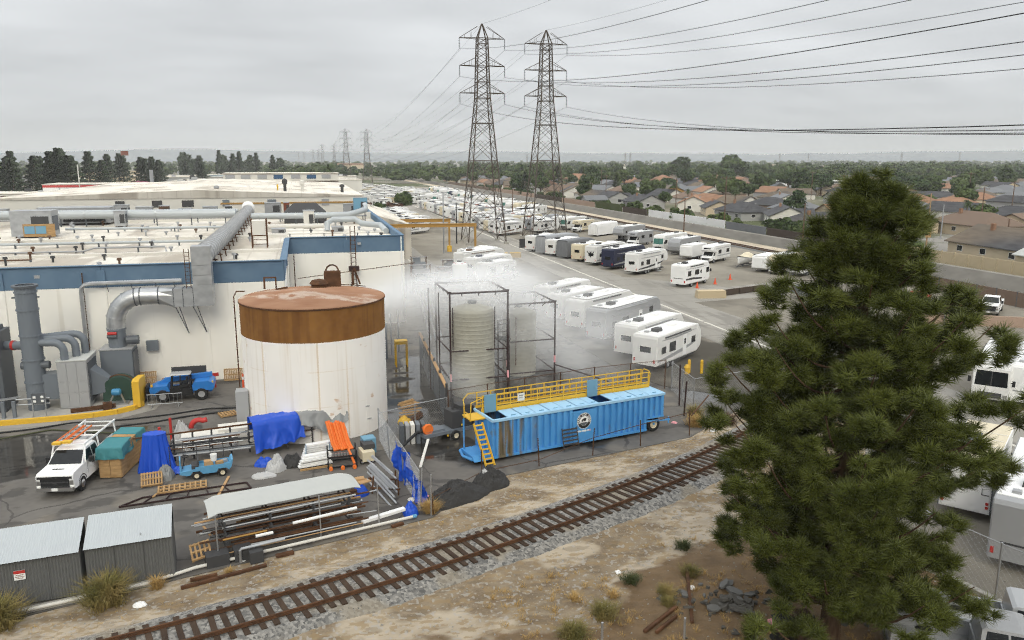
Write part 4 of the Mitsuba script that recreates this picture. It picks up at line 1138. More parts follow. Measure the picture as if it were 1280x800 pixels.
ft.part('top_rim', m, 'lid_blue')
ft.part('bottom_rail', MB().beam([0, -0.06, ZB - 0.02], [OVER, -0.06, ZB - 0.02], 0.12, 0.14).beam([OVER, -0.06, 1.1], [L, -0.06, 1.1], 0.1, 0.1), 'skip')
lids = [(1.05, 2.05), (2.06, 3.05), (3.06, 4.05), (4.06, 5.05), (5.06, 6.05), (6.06, 7.05), (7.06, 7.75), (8.75, 9.75), (9.76, 10.75), (10.76, 11.75), (11.76, 12.9)]
for a, b in lids:
    ft.part('lid', MB().box((a + b) / 2, 0.80, ZT + 0.06 + 0.015 * (lids.index((a, b)) % 2), b - a - 0.06, 1.5, 0.05), 'lid_blue')
    ft.part('lid_handle', MB().box((a + b) / 2, 0.25, ZT + 0.112, 0.3, 0.05, 0.05), 'plate_blue')
ft.part('walkway', MB().box(L / 2, 2.1, ZT + 0.08, L, 0.8, 0.06), 'dark')
ft.part('toe_board', MB().box(L / 2, 1.66, ZT + 0.05, L, 0.04, 0.3).box(L / 2, 2.52, ZT + 0.1, L, 0.04, 0.2), 'yellow')
for x in (0.55, 8.15):
    ft.part('open_hatch', MB().beam([x - 0.38, 1.55, ZT + 0.65], [x + 0.42, 1.55, ZT + 0.65], 0.06, 1.15), 'plate_blue', label='raised dull blue hatch cover')
for y in (1.66, 2.55):
    for i in range(14):
        ft.part('rail_post', MB().beam([L * i / 13 * 0.985 + 0.1, y, ZT + 0.1], [L * i / 13 * 0.985 + 0.1, y, ZT + 1.15], 0.055, 0.055), 'yellow')
    for z in (0.45, 0.8, 1.15):
        ft.part('guard_rail', MB().beam([0.05, y, ZT + z], [L - 0.05, y, ZT + z], 0.05, 0.05), 'yellow')
for i in range(26):
    ft.part('baluster', MB().beam([0.35 + i * 0.48, 2.55, ZT + 0.12], [0.35 + i * 0.48, 2.55, ZT + 0.8], 0.03, 0.03), 'yellow')
ft.part('end_rail', MB().path([[L - 0.05, 1.66, ZT + 0.1], [L + 0.05, 1.66, ZT + 1.05], [L + 0.05, 1.8, ZT + 1.2], [L + 0.05, 2.4, ZT + 1.2], [L + 0.05, 2.55, ZT + 1.05], [L - 0.05, 2.55, ZT + 0.1]], 0.035, 6), 'yellow')
ft.part('end_rail', MB().path([[0.0, 1.34, ZT + 1.15], [-0.9, 1.2, ZT + 0.95], [-1.05, 0.9, ZT + 0.7], [-1.1, 0.9, ZT - 0.1]], 0.035, 6).path([[0, 2.55, ZT + 1.15], [-0.5, 2.55, ZT + 1.15], [-0.95, 2.3, ZT + 0.9], [-1.15, 1.7, ZT + 0.7], [-1.15, 1.7, ZT - 0.1]], 0.035, 6).beam([-1.05, 0.9, ZT + 0.3], [-1.15, 1.7, ZT + 0.3], 0.04, 0.04), 'yellow')
ft.part('platform', MB().box(-0.55, 1.5, ZT - 0.08, 1.1, 1.3, 0.07), 'yellow')
ld = MB().beam([-0.62, 0.2, ZT - 0.02], [-0.28, -0.85, 0.15], 0.07, 0.13).beam([-1.18, 0.2, ZT - 0.02], [-0.84, -0.85, 0.15], 0.07, 0.13)
ft.part('ladder', ld, 'yellow')
for i in range(9):
    f = (i + 0.5) / 9
    ft.part('ladder_tread', MB().beam([-0.62 + 0.34 * f, 0.2 - 1.05 * f, ZT - 0.02 - 2.45 * f], [-1.18 + 0.34 * f, 0.2 - 1.05 * f, ZT - 0.02 - 2.45 * f], 0.17, 0.04), 'yellow')
ft.part('skid', MB().extrude([(0.05, 0.15), (W - 0.05, 0.15), (W - 0.4, 0.4), (0.4, 0.4)], -1.2, 0, 'yz').beam([-1.1, 0.4, 0.2], [0, 0.1, 0.35], 0.1, 0.16).path([[-1.25, 0.3, 0.25], [-1.5, 1.2, 0.25], [-1.25, 2.2, 0.25]], 0.09, 6).tube([-1.1, 1.9, 0.2], [-1.1, 1.9, 2.4], 0.06, 6), 'skip')
for y in (0.16, 2.1):
    k = ft.part('wheel', MB().lathe([12.3, y - 0.05, 0.52], 0, [(0.3, 0), (0.48, 0), (0.52, 0.05), (0.52, 0.3), (0.48, 0.35), (0.3, 0.35)], 22, 'x', 90), 'rubber', 40)
    ft.part('rim', MB().lathe([12.3, y - 0.05, 0.52], 0, [(0.0, 0.06), (0.16, 0.02), (0.22, 0.08), (0.29, 0.02), (0.29, 0.33), (0.0, 0.3)], 16, 'x', 90), 'cream', 40, under=k)
ft.part('axle_arm', MB().beam([12.3, 0.1, 0.55], [12.3, 2.4, 0.55], 0.12, 0.12).beam([11.5, -0.05, 0.9], [13.5, -0.05, 0.75], 0.1, 0.1).tube([13.4, -0.05, 0.5], [13.4, -0.05, 0.95], 0.05), 'skip')
ft.part('leaning_grate', MB().each(lambda b, j: b.beam([4.72, -0.62 + 0.05 * j, 0.25 + 0.23 * j], [5.85, -0.62 + 0.05 * j, 0.25 + 0.23 * j], 0.03, 0.1), range(6))
        .beam([4.74, -0.66, 0.1], [4.74, -0.3, 1.5], 0.05, 0.05).beam([5.84, -0.66, 0.1], [5.84, -0.3, 1.5], 0.05, 0.05), 'dark')
# round emblem with its lettering, a flat plate on the ribs
ex, ez, er = 6.52, 1.72, 0.54
T_UP = T4().rotate([1, 0, 0], 90)


def disc(r, y, n=40, rin=0.0):
    k = np.arange(n) * 2 * np.pi / n
    m = MB()
    if rin == 0:
        m.add([[ex + r * math.cos(a), y, ez + r * math.sin(a)] for a in k] + [[ex, y, ez]], [[i, (i + 1) % n, n] for i in range(n)])
    else:
        m.add([[ex + q * math.cos(a), y, ez + q * math.sin(a)] for q in (r, rin) for a in k], [[i, (i + 1) % n, n + (i + 1) % n, n + i] for i in range(n)])
    return m


em = ft.part('emblem', disc(er, -0.112), 'black')
ft.part('emblem_disc', disc(er * 0.60, -0.117), 'white', under=em)
ft.part('emblem_edge', disc(er * 1.0, -0.116, 40, er * 0.95), 'white', under=em)
ft.part('emblem_leaf', MB().add([[ex + er * u, -0.121, ez + er * v] for u, v in ((-0.42, 0.02), (-0.2, 0.26), (0.12, 0.34), (0.36, 0.22), (0.22, 0.12), (0.3, -0.02), (0.0, -0.08), (-0.12, 0.04), (-0.3, -0.14))],
                                [[0, 1, 7], [1, 2, 7], [2, 3, 4], [2, 4, 7], [4, 5, 6], [4, 6, 7], [0, 7, 8]]), 'black', under=em)
ft.part('emblem_band', MB().add([[ex + er * 0.57 * math.cos(a), -0.12, ez + er * 0.57 * math.sin(a)] for a in np.linspace(math.radians(200), math.radians(340), 12)], [[0, i, i + 1] for i in range(1, 11)]), 'dark_panel', under=em)
txt = 'RAIN FOR RENT'
for i, ch in enumerate(txt):
    if ch == ' ':
        continue
    a = math.radians(196 - i * (212 / 12))
    g = meshkit.text_mesh(ch, 0.15, 0.003, True)
    v = np.array(g.vertices)
    v[:, 0] -= (v[:, 0].min() + v[:, 0].max()) / 2
    v[:, 1] -= 0.075
    r0 = er * 0.775
    c, s_ = math.cos(a - math.pi / 2), math.sin(a - math.pi / 2)
    o = np.stack([ex + r0 * math.cos(a) + v[:, 0] * c - v[:, 1] * s_, -0.116 - v[:, 2], ez + r0 * math.sin(a) + v[:, 0] * s_ + v[:, 1] * c], 1)
    ft.part('emblem_letter', (o, np.array(g.faces)), 'white', under=em)
for x0, x1, c in ((-0.5, -0.2, 'white'), (-0.14, 0.2, 'white'), (0.26, 0.38, 'white'), (0.4, 0.5, 'pink')):
    ft.part('lettering', MB().add([[ex + x, -0.106, 0.98 + z] for x, z in ((x0, 0), (x1, 0), (x1, 0.11), (x0, 0.11))], [[0, 1, 2, 3]]), c)
t = Thing('warning_sign', 'small white sign hung on the yellow railing of the trailer tank', 'sign', F)
t.part('plate', MB().beam([2.55, 1.61, ZT + 0.75], [3.05, 1.61, ZT + 0.75], 0.02, 0.5), 'pale')
t.part('line', MB().beam([2.65, 1.595, ZT + 0.85], [2.95, 1.595, ZT + 0.85], 0.008, 0.04).beam([2.65, 1.595, ZT + 0.7], [2.9, 1.595, ZT + 0.7], 0.008, 0.03), 'dark')

t = Thing('pump_unit', 'black diesel pump unit on a low trailer beside the blue trailer tank', 'pump')
PT = place(8.6, 50.4, 0, 20)
t.tf = PT
t.part('engine', MB().box(1.0, 0.2, 0.75, 1.5, 1.1, 1.15).box(1.3, 0.2, 1.9, 0.8, 0.9, 0.3).tube([0.6, 0.2, 1.9], [0.6, 0.2, 2.7], 0.08, 8), 'dark')
t.part('radiator', MB().box(1.82, 0.2, 0.7, 0.14, 1.2, 1.4), 'black')
t.part('frame', MB().box(0.1, 0.2, 0.5, 4.0, 1.3, 0.22).box(-1.0, 0.2, 0.72, 1.4, 1.0, 0.15), 'steel_paint')
t.part('pump_head', MB().lathe([-1.5, -0.3, 1.0], 0, [(0.0, 0), (0.34, 0), (0.38, 0.15), (0.25, 0.3), (0.25, 0.6), (0.0, 0.6)], 14, 'x', 90), 'orange', 40)
wheel(t, 0.4, -0.5, 0.33, 0.22, 'cream')
wheel(t, 0.4, 0.9, 0.33, 0.22, 'cream')
t.part('hose', MB().path([[-1.6, 0, 0.9], [-2.3, -0.1, 0.9], [-3.2, -0.5, 0.6], [-4.2, -0.9, 0.2], [-5.0, -2.4, 0.1], [-5.2, -4, 0.1]], 0.1, 8), 'black', 40)
t.part('lamp', MB().box(0.9, -0.5, 0.9, 0.12, 0.05, 0.12).box(-0.2, -0.5, 0.35, 0.12, 0.05, 0.12), 'yellow')

# light chain link fence by the track in front of the trailer tank, and around the corner of the lot
t = fence('leaning rusty posts with a sagging wire along the dirt in front of the trailer tank', [(5.9, 39.0), (9.4, 43.1), (13.2, 44.2), (17.0, 45.1), (20.6, 45.9), (24.6, 46.9)], 1.75, 3.9, 0.035, False, False, 0.14, 0, 0.2, None, 'rust', 'wire_fence')
t.part('wire', MB().path([[5.9, 39.0, 1.0], [9.4, 43.0, 0.5], [13.2, 44.1, 0.45], [17.0, 45.0, 1.2], [20.6, 45.8, 1.5], [24.6, 46.8, 1.7]], 0.022, 4).tube([25.4, 48.2, 0.95], [28.6, 51.8, 1.1], 0.05), 'rust')
fence('grey chain link fence corner beside the rear wheel of the trailer tank', [(28.2, 57.2), (27.6, 52.2), (33.1, 53.4), (40.8, 58.0), (49.5, 63.3)], 2.35, 3.0, 0.045, True, True, 0.03, 0, 0.2)
for i, (x, y, h_) in enumerate(((26.2, 50.9, 2.6), (27.0, 53.3, 3.2), (28.9, 49.3, 2.2))):
    single('bare_post', MB().tube([x, y, 0], [x + (0.1, -0.05, -0.5)[i], y, h_], 0.06, 6), ['pipe_dark', 'pipe_dark', 'galv'][i], ['dark thin post behind the rear wheel of the trailer tank', 'tall dark post with a bracket near the chain link corner', 'pale leaning post at the chain link corner'][i], 'post')
for i, (x, y) in enumerate(((32.1, 61.8), (33.1, 61.4))):
    t = Thing('bollard', ['yellow bollard with a valve beside the nearest parked trailer', 'plain yellow bollard right of the valve bollard'][i], 'bollard')
    t.part('post', MB().lathe(x, y, [(0.13, 0), (0.13, 1.15), (0.08, 1.2), (0.0, 1.22)], 10), 'yellow')
    if i == 0:
        t.part('valve', MB().lathe(x - 0.3, y - 0.2, [(0.2, 0), (0.2, 0.5), (0.28, 0.55), (0.15, 0.8), (0.0, 0.85)], 10), 'yellow')

# ------------------------------------------------------------------ vehicles in the yard
def pickup(label, tf, cat='pickup truck', body='white', rack=True, service=True, name='pickup_truck'):
    t = Thing(name, label, cat, tf)
    W2 = 1.0
    # cab and hood as one pressed outline: side profile pulled across, narrowed towards the roof
    def shell(profile, wlo, whi, zlo, zhi):
        m = MB().extrude(profile, -1, 1, 'xz')
        v, f = m.mesh()
        k = np.clip((v[:, 2] - zlo) / (zhi - zlo), 0, 1)
        v[:, 1] *= wlo + (whi - wlo) * k
        return v, f
    t.part('body', shell([(0.62, 0.5), (3.1, 0.52), (3.2, 0.62), (3.26, 1.2), (3.22, 1.34), (3.08, 1.42), (1.95, 1.47), (0.55, 1.45), (-0.42, 1.43), (-0.42, 0.5)], 1.0, 0.97, 0.6, 1.4), body)
    t.part('cab', shell([(1.95, 1.44), (1.12, 2.07), (0.85, 2.12), (-0.25, 2.12), (-0.38, 2.04), (-0.42, 1.42)], 0.96, 0.78, 1.44, 2.12), body)
    t.part('hood', MB().box(2.5, 0, 1.42, 1.15, 1.55, 0.06, 0, 0.93).box(2.52, 0, 1.48, 0.75, 0.8, 0.035, 0, 0.82), body)
    t.part('hood_vent', MB().box(2.72, 0, 1.512, 0.12, 0.6, 0.014), 'black')
    t.part('windshield', MB().add([[1.90, -0.88, 1.51], [1.90, 0.88, 1.51], [1.16, 0.75, 2.07], [1.16, -0.75, 2.07]], [[0, 1, 2, 3]]), 'glass')
    for s_ in (-1, 1):
        t.part('side_window', MB().add([[1.5, s_ * 0.955, 1.5], [0.55, s_ * 0.955, 1.5], [0.5, s_ * 0.82, 2.02], [1.05, s_ * 0.82, 2.02]], [[0, 1, 2, 3]]), 'glass')
        t.part('side_window', MB().add([[0.47, s_ * 0.955, 1.5], [-0.28, s_ * 0.955, 1.5], [-0.22, s_ * 0.82, 2.02], [0.42, s_ * 0.82, 2.02]], [[0, 1, 2, 3]]), 'glass')
        t.part('mirror', MB().box(1.25, s_ * 1.17, 1.38, 0.16, 0.24, 0.32).beam([1.25, s_ * 0.95, 1.45], [1.25, s_ * 1.1, 1.5], 0.05, 0.05), 'black')
        t.part('headlight', MB().box(3.20, s_ * 0.87, 0.80, 0.12, 0.20, 0.26), 'chrome')
        t.part('fog_light', MB().box(3.21, s_ * 0.78, 0.56, 0.1, 0.2, 0.12), 'glass')
        t.part('door_gap', MB().box(0.5, s_ * 0.985, 0.62, 0.015, 0.015, 0.74).box(1.38, s_ * 0.985, 0.62, 0.015, 0.015, 0.74), 'dark')
        t.part('door_handle', MB().box(0.64, s_ * 0.985, 1.12, 0.16, 0.03, 0.04), 'black')
        t.part('wheel_arch', MB().path([[2.15 + 0.5 * math.cos(a), s_ * 0.985, 0.46 + 0.5 * math.sin(a)] for a in np.linspace(0, math.pi, 11)], 0.035, 5), 'dark')
    t.part('grille', MB().box(3.225, 0, 0.70, 0.09, 1.5, 0.46).box(3.235, 0, 1.16, 0.09, 1.84, 0.12), 'black')
    t.part('grille_bar', MB().box(3.255, 0, 0.94, 0.06, 1.4, 0.05), 'dark')
    t.part('grille_emblem', MB().add([[3.30, -0.13, 0.89], [3.30, -0.05, 0.89], [3.30, -0.03, 0.86], [3.30, 0.05, 0.86], [3.30, 0.13, 0.89], [3.30, 0.10, 0.94], [3.30, 0.03, 0.97], [3.30, -0.05, 0.97], [3.30, -0.10, 0.94]], [[0, 1, 8], [1, 7, 8], [1, 2, 7], [2, 3, 7], [3, 6, 7], [3, 4, 6], [4, 5, 6]]), 'dark')
    t.part('front_bumper', MB().box(3.24, 0, 0.46, 0.22, 1.94, 0.22), 'chrome')
    t.part('license_plate', MB().box(3.36, 0, 0.5, 0.02, 0.32, 0.15), 'white')
    for x in (2.15, -1.95):
        for y in (-0.86, 0.86):
            wheel(t, x, y, 0.44, 0.28)
    if service:
        for s_ in (-1, 1):
            t.part('tool_box', MB().box(-1.85, s_ * 0.82, 0.62, 2.75, 0.42, 0.86), body)
            for x in (-0.95, -1.85, -2.75):
                t.part('box_door', MB().box(x, s_ * 1.035, 0.72, 0.84, 0.02, 0.68), body)
            t.part('box_lid', MB().box(-1.85, s_ * 0.82, 1.482, 2.8, 0.44, 0.03), 'silver')
        t.part('bed_floor', MB().box(-1.85, 0, 0.66, 2.7, 1.25, 0.08).box(-0.5, 0, 0.66, 0.08, 1.6, 0.8), 'dark')
        t.part('rear_bumper', MB().box(-3.28, 0, 0.5, 0.16, 1.95, 0.22), 'chrome')
    else:
        for s_ in (-1, 1):
            t.part('bed_side', MB().box(-1.85, s_ * 0.93, 0.6, 2.8, 0.12, 0.75), body)
        t.part('bed_floor', MB().box(-1.85, 0, 0.66, 2.7, 1.8, 0.08).box(-0.46, 0, 0.66, 0.06, 1.8, 0.66), 'silver')
        t.part('tailgate', MB().box(-3.22, 0, 0.62, 0.07, 1.85, 0.72), body)
        t.part('rear_bumper', MB().box(-3.32, 0, 0.45, 0.16, 1.9, 0.18), 'chrome')
    if rack:
        for x in (1.15, -0.5, -3.0):
            for s_ in (-1, 1):
                t.part('rack_post', MB().beam([x - (0.0 if x < 1 else -0.35), s_ * 0.94, 1.45], [x, s_ * 0.84, 2.35], 0.07, 0.07), 'white')
            t.part('rack_bar', MB().beam([x, -0.9, 2.37], [x, 0.9, 2.37], 0.07, 0.07), 'white')
        for x in (0.4, -1.3, -2.2):
            t.part('rack_bar', MB().beam([x, -0.86, 2.37], [x, 0.86, 2.37], 0.06, 0.06), 'white')
        for s_ in (-1, 1):
            t.part('rack_rail', MB().beam([1.25, s_ * 0.86, 2.43], [-3.15, s_ * 0.86, 2.43], 0.08, 0.08), 'white')
    return t


TK = place(-13.35, 49.45, 0, -99.3)
pickup('white service pickup with a white ladder rack parked on the wet asphalt', TK)
for k, (y, lab) in enumerate(((-0.62, 'orange ladder lying on the outer side of the truck rack'), (-0.15, 'orange ladder lying on the middle of the truck rack'))):
    t = Thing('ladder', lab, 'ladder', TK)
    for d in (-0.18, 0.18):
        t.part('rail', MB().beam([1.2 - 0.2 * k, y + d, 2.5], [-1.9, y + d, 2.5], 0.035, 0.09), 'orange')
    for i in range(9):
        t.part('rung', MB().beam([0.95 - i * 0.33, y - 0.18, 2.5], [0.95 - i * 0.33, y + 0.18, 2.5], 0.035, 0.035), 'silver')
    t.part('foot', MB().box(1.2 - 0.2 * k, y, 2.44, 0.32, 0.46, 0.13), 'yellow')

# blue telehandler by the wall
t = Thing('telehandler', 'blue telescopic handler with black open cab by the white wall', 'telehandler', place(-9.75, 64.9, 0, 181))
t.part('chassis', MB().extrude([(-2.2, 0.55), (2.0, 0.5), (2.2, 0.8), (1.2, 0.95), (-0.9, 0.95), (-1.4, 1.25), (-2.3, 1.2), (-2.4, 0.9)], -0.62, 0.62, 'xz'), 'lift_blue')
t.part('engine_hood', MB().extrude([(-2.4, 1.0), (-2.3, 0.75), (-0.85, 0.8), (-0.8, 1.2), (-1.0, 1.45), (-2.0, 1.5), (-2.35, 1.3)], -0.98, 0.98, 'xz'), 'lift_blue')
t.part('front_fender', MB().extrude([(0.8, 0.85), (2.2, 0.75), (2.3, 1.05), (1.9, 1.25), (1.0, 1.3)], -0.95, 0.9, 'xz'), 'lift_blue')
for q in ((0.75, 0.95), (0.05, 0.95), (-0.7, 0.95), (0.75, 0.1), (-0.7, 0.1)):
    t.part('cab_post', MB().beam([q[0], q[1], 0.9], [q[0] * 0.86 - 0.05, q[1], 2.1], 0.09, 0.09), 'black')
t.part('cab_rail', MB().beam([-0.7, 0.95, 1.25], [0.75, 0.95, 1.15], 0.08, 0.2), 'black')
t.part('cab_roof', MB().box(0.0, 0.52, 2.1, 1.5, 1.0, 0.09, 0, 0.9), 'rvgrey')
t.part('seat', MB().box(-0.2, 0.5, 0.9, 0.5, 0.5, 0.45).box(-0.42, 0.5, 1.3, 0.12, 0.5, 0.5), 'black')
t.part('engine', MB().box(0.0, 0.5, 0.45, 1.6, 0.9, 0.6), 'black')
t.part('boom', MB().beam([-2.2, -0.35, 1.72], [1.3, -0.35, 1.45], 0.34, 0.34).beam([1.2, -0.35, 1.45], [2.4, -0.2, 0.85], 0.26, 0.26), 'lift_blue')
t.part('fork_carriage', MB().beam([2.5, -0.6, 0.75], [2.5, 0.7, 0.75], 0.16, 1.0).beam([2.5, -0.4, 0.25], [3.3, -0.4, 0.22], 0.12, 0.06).beam([2.5, 0.4, 0.25], [3.3, 0.4, 0.22], 0.12, 0.06), 'black')
t.part('lamp', MB().box(2.1, 0.75, 1.25, 0.14, 0.2, 0.16).box(-2.3, 0.8, 1.3, 0.1, 0.2, 0.14), 'yellow')
for x in (1.35, -1.45):
    for y in (-0.85, 0.85):
        k = t.part('wheel', MB().lathe([x, y - 0.17, 0.48], 0, [(0.26, 0), (0.44, 0), (0.48, 0.06), (0.48, 0.28), (0.44, 0.34), (0.26, 0.34)], 18, 'x', 90), 'rubber', 40)
        t.part('rim', MB().lathe([x, y - 0.16, 0.48], 0, [(0.0, 0.06), (0.12, 0.0), (0.26, 0.02), (0.26, 0.3), (0.0, 0.28)], 14, 'x', 90), 'rvgrey', 40, under=k)
        t.part('fender', MB().path([[x + 0.53 * math.cos(a), y, 0.5 + 0.5 * math.sin(a)] for a in np.linspace(0.3, 2.8, 8)], 0.06, 5), 'dark')
single('black_board', MB().box(-9.4, 66.4, 0.9, 2.6, 0.12, 1.25), 'dark', 'black board standing between the telehandler and the wall', 'panel')
t = Thing('red_work_cart', 'red metal cart half hidden behind the telehandler', 'cart')
t.part('frame', MB().beam([-11.6, 67.4, 0.9], [-7.3, 67.4, 1.1], 0.12, 0.25).beam([-11.4, 67.4, 0], [-11.4, 67.4, 1.0], 0.1, 0.1).beam([-7.6, 67.4, 0], [-7.6, 67.4, 1.1], 0.1, 0.1), 'red')
t.part('reel', MB().lathe([-11.3, 67.0, 0.9], 0, [(0.0, 0), (0.3, 0), (0.3, 0.1), (0.1, 0.1), (0.1, 0.3), (0.0, 0.3)], 12, 'x', 90), 'rvgrey')
t = Thing('crowd_barrier', 'galvanized steel crowd barrier lying before the telehandler', 'barrier', place(-12.0, 62.8, 0, -1))
for x, z in ((0, 1.0), (0, 0.25)):
    t.part('rail', MB().tube([x, 0, z], [2.5, 0, z], 0.03, 6), 'galv')
for i in range(9):
    t.part('bar', MB().tube([0.05 + i * 0.3, 0, 0.25], [0.05 + i * 0.3, 0, 1.0], 0.014, 5), 'galv')
for x in (0.3, 2.2):
    t.part('foot', MB().tube([x, -0.4, 0.03], [x, 0.4, 0.03], 0.025, 5).tube([x, 0, 0.03], [x, 0, 0.3], 0.025, 5), 'galv')


def pallet(label, tf, nx=1.2, slats=9, group=None, name='pallet', material='wood'):
    t = Thing(name, label, 'pallet', tf, group)
    for y in (-0.45, 0, 0.45):
        t.part('runner', MB().box(0, y, 0.022, nx, 0.09, 0.09), material)
    k = max(5, int(slats * nx / 1.2))
    for i in range(k):
        t.part('slat', MB().box(-nx / 2 + 0.05 + i * (nx - 0.1) / (k - 1), RND.uniform(-.01, .01), 0.114, 0.085, 1.02, 0.02), material)
        if i % 3 == 0:
            t.part('bottom_slat', MB().box(-nx / 2 + 0.05 + i * (nx - 0.1) / (k - 1), 0, 0.0, 0.085, 1.02, 0.02), material)
    return t


def tilt(x, y, z, deg, pitch, roll=0.0, s=1.0):
    return T4().translate([x, y, z]).rotate([0, 0, 1], deg).rotate([1, 0, 0], pitch).rotate([0, 1, 0], roll).scale([s, s, s])


pallet('weathered pallet standing upright against the white wall behind the big tank', tilt(-6.3, 69.0, 0.6, 0, 82), 1.5, 9)
pallet('brown pallet standing upright against the wall behind the green blower', tilt(-12.95, 69.1, 0.75, 0, 80), 1.3, 9)
pallet('pale pallet tilted on a rock beside the blue tarp', tilt(-9.15, 47.15, 0.25, 8, 26), 1.15, 9)
single('wrapped_load', MB().add(*heap(0.5, 0.6, 0.8, 4).mesh()), 'tarp_grey', 'grey tarped lump under the tilted pallet', 'tarp', None, True, place(-8.5, 47.9, 0, 20))
t = pallet('long orange brown pallet lying flat on the asphalt before the blue cart', place(-7.35, 45.95, 0.05, 7), 2.6, 5)
single('timber_plank', MB().beam([-8.75, 45.0, 0.08], [-8.3, 46.2, 0.1], 0.12, 0.06), 'wood', 'short board under the end of the long flat pallet', 'plank')
single('timber_plank', MB().beam([-5.3, 44.3, 0.05], [-4.95, 47.1, 0.06], 0.14, 0.05), 'plywood', 'single brown board lying on the asphalt behind the blue cart wheel', 'plank')
pallet('brown pallet lying beyond the grey covered pipe rack', place(-1.8, 43.6, 0.04, 16), 2.5, 5, None)
pallet('yellowish pallet by the red stanchions near the big tank', tilt(-6.0, 59.4, 0.05, 20, 0), 1.2, 6)
for i, (x, y) in enumerate(((-5.3, 59.4), (-5.0, 59.1), (-4.75, 59.2))):
    t = Thing('delineator_post', ['left of three red delineator posts beside the big tank', 'middle of three red delineator posts beside the big tank', 'right of three red delineator posts beside the big tank'][i], 'delineator')
    t.part('post', MB().lathe(x, y, [(0.07, 0.1), (0.06, 1.3), (0.0, 1.34)], 10), 'red')
    t.part('base', MB().lathe(x, y, [(0.24, 0.0), (0.24, 0.08), (0.1, 0.14), (0.0, 0.14)], 12), 'black')
    t.part('band', MB().lathe(x, y, [(0.068, 0.9), (0.066, 1.05)], 10), 'white')
t = Thing('delineator_post', 'lone red and white delineator before the upright pallet', 'delineator')
t.part('post', MB().lathe(-5.35, 66.3, [(0.09, 0.08), (0.07, 1.25), (0.0, 1.3)], 10), 'cone')
t.part('base', MB().lathe(-5.35, 66.3, [(0.26, 0.0), (0.26, 0.07), (0.1, 0.1), (0.0, 0.1)], 12), 'black')
t.part('band', MB().lathe(-5.35, 66.3, [(0.085, 0.8), (0.08, 1.05)], 10), 'white')

# plywood crate under a teal tarp
CT = place(-11.3, 50.45, 0, 80)
t = Thing('plywood_crate', 'long plywood crate with plank sides under a teal tarp', 'crate', CT)
for s_ in (-1, 1):
    for i in range(4):
        t.part('side_board', MB().box(-1.35 + i * 0.9, s_ * 0.62, 0.05, 0.88, 0.04, 1.75), 'wood')
    for i in range(2):
        t.part('end_board', MB().box(s_ * 1.82, -0.31 + i * 0.62, 0.05, 0.04, 0.60, 1.75), 'wood')
t.part('top_board', MB().box(0, 0, 1.8, 3.7, 1.3, 0.05), 'wood')
single('teal_tarp', drape(0.95, 0.70, 1.93, 0.72, 5, 0.05, 34, 0.1).mesh(), 'tarp_teal', 'teal tarp draped over the near end of the plywood crate', 'tarp', None, True, CT @ place(-1.0, 0, 0, 4))
single('teal_tarp', drape(0.6, 0.72, 1.90, 0.5, 9, 0.05, 30, 0.12).mesh(), 'tarp_teal', 'teal tarp draped over the far end of the plywood crate', 'tarp', None, True, CT @ place(1.25, 0, 0, -5))


# tall blue tarp hanging to the ground, and the long steel rack behind it
def pleated(x, y, r0, r1, h, seed, n=110, squash=0.7):
    def fn(u, w):
        a = u * 2 * np.pi
        p = np.stack([np.cos(a) * 2.2, np.sin(a) * 2.2, w * 1.1 + seed], -1)
        f1 = meshkit.fbm(p, 3, seed) - 0.5
        r = (r0 + (r1 - r0) * w ** 1.3) * (1 + (0.05 + 0.13 * w) * np.sin(a * 13 + 5 * f1) + 0.35 * f1 * (0.3 + w))
        z = h * (1 - w) + 0.10 * f1 * (1 - w)
        return x + r * np.cos(a), y + squash * r * np.sin(a), np.maximum(z, 0.02)
    m = MB().grid(fn, n, 16)
    top = MB().grid(lambda u, w: (x + r0 * 1.05 * w * np.cos(u * 6.2832), y + squash * r0 * 1.05 * w * np.sin(u * 6.2832), h + 0.12 * (1 - w)), n, 4)
    return m.add(*top.mesh()).mesh()


single('blue_tarp', pleated(-9.2, 49.3, 0.62, 0.98, 2.35, 3), 'tarp_blue', 'bright blue tarp hanging in pleats to the ground beside the plywood crate', 'tarp', None, True)
single('blue_tarp', heap(0.55, 0.4, 0.35, 8).mesh(), 'tarp_blue', 'crumpled blue tarp end between the pleated tarp and the blue cart', 'tarp', None, True, place(-7.9, 48.6, 0))
ra = Thing('steel_rack', 'dark cantilever rack loaded with pipes and white sheets behind the blue cart', 'storage rack')
for i in range(5):
    x, y = -8.4 + i * 1.1, 50.7 + i * 0.12
    ra.part('upright', MB().beam([x, y, 0], [x, y, 1.75], 0.1, 0.1), 'dark')
    for z in (0.5, 0.95, 1.4):
        ra.part('arm', MB().beam([x, y, z], [x, y - 0.9, z + 0.04], 0.07, 0.08), 'dark')
for k in range(15):
    z = (0.58, 1.03, 1.48)[k % 3]
    y = 50.5 - RND.uniform(0.05, 0.85)
    a, b = -8.7 + RND.uniform(-0.4, 1.0), -3.9 + RND.uniform(-0.8, 0.6)
    ra.part('stored_pipe', MB().tube([a, y, z + 0.06], [b, y + 0.5, z + 0.06], RND.uniform(0.035, 0.075), 7), RND.choice(['dark', 'rvgrey', 'galv', 'rust', 'pale', 'steel_paint']))
ra.part('top_rail', MB().beam([-10.6, 50.2, 1.8], [-3.4, 51.3, 1.85], 0.09, 0.09), 'rust')
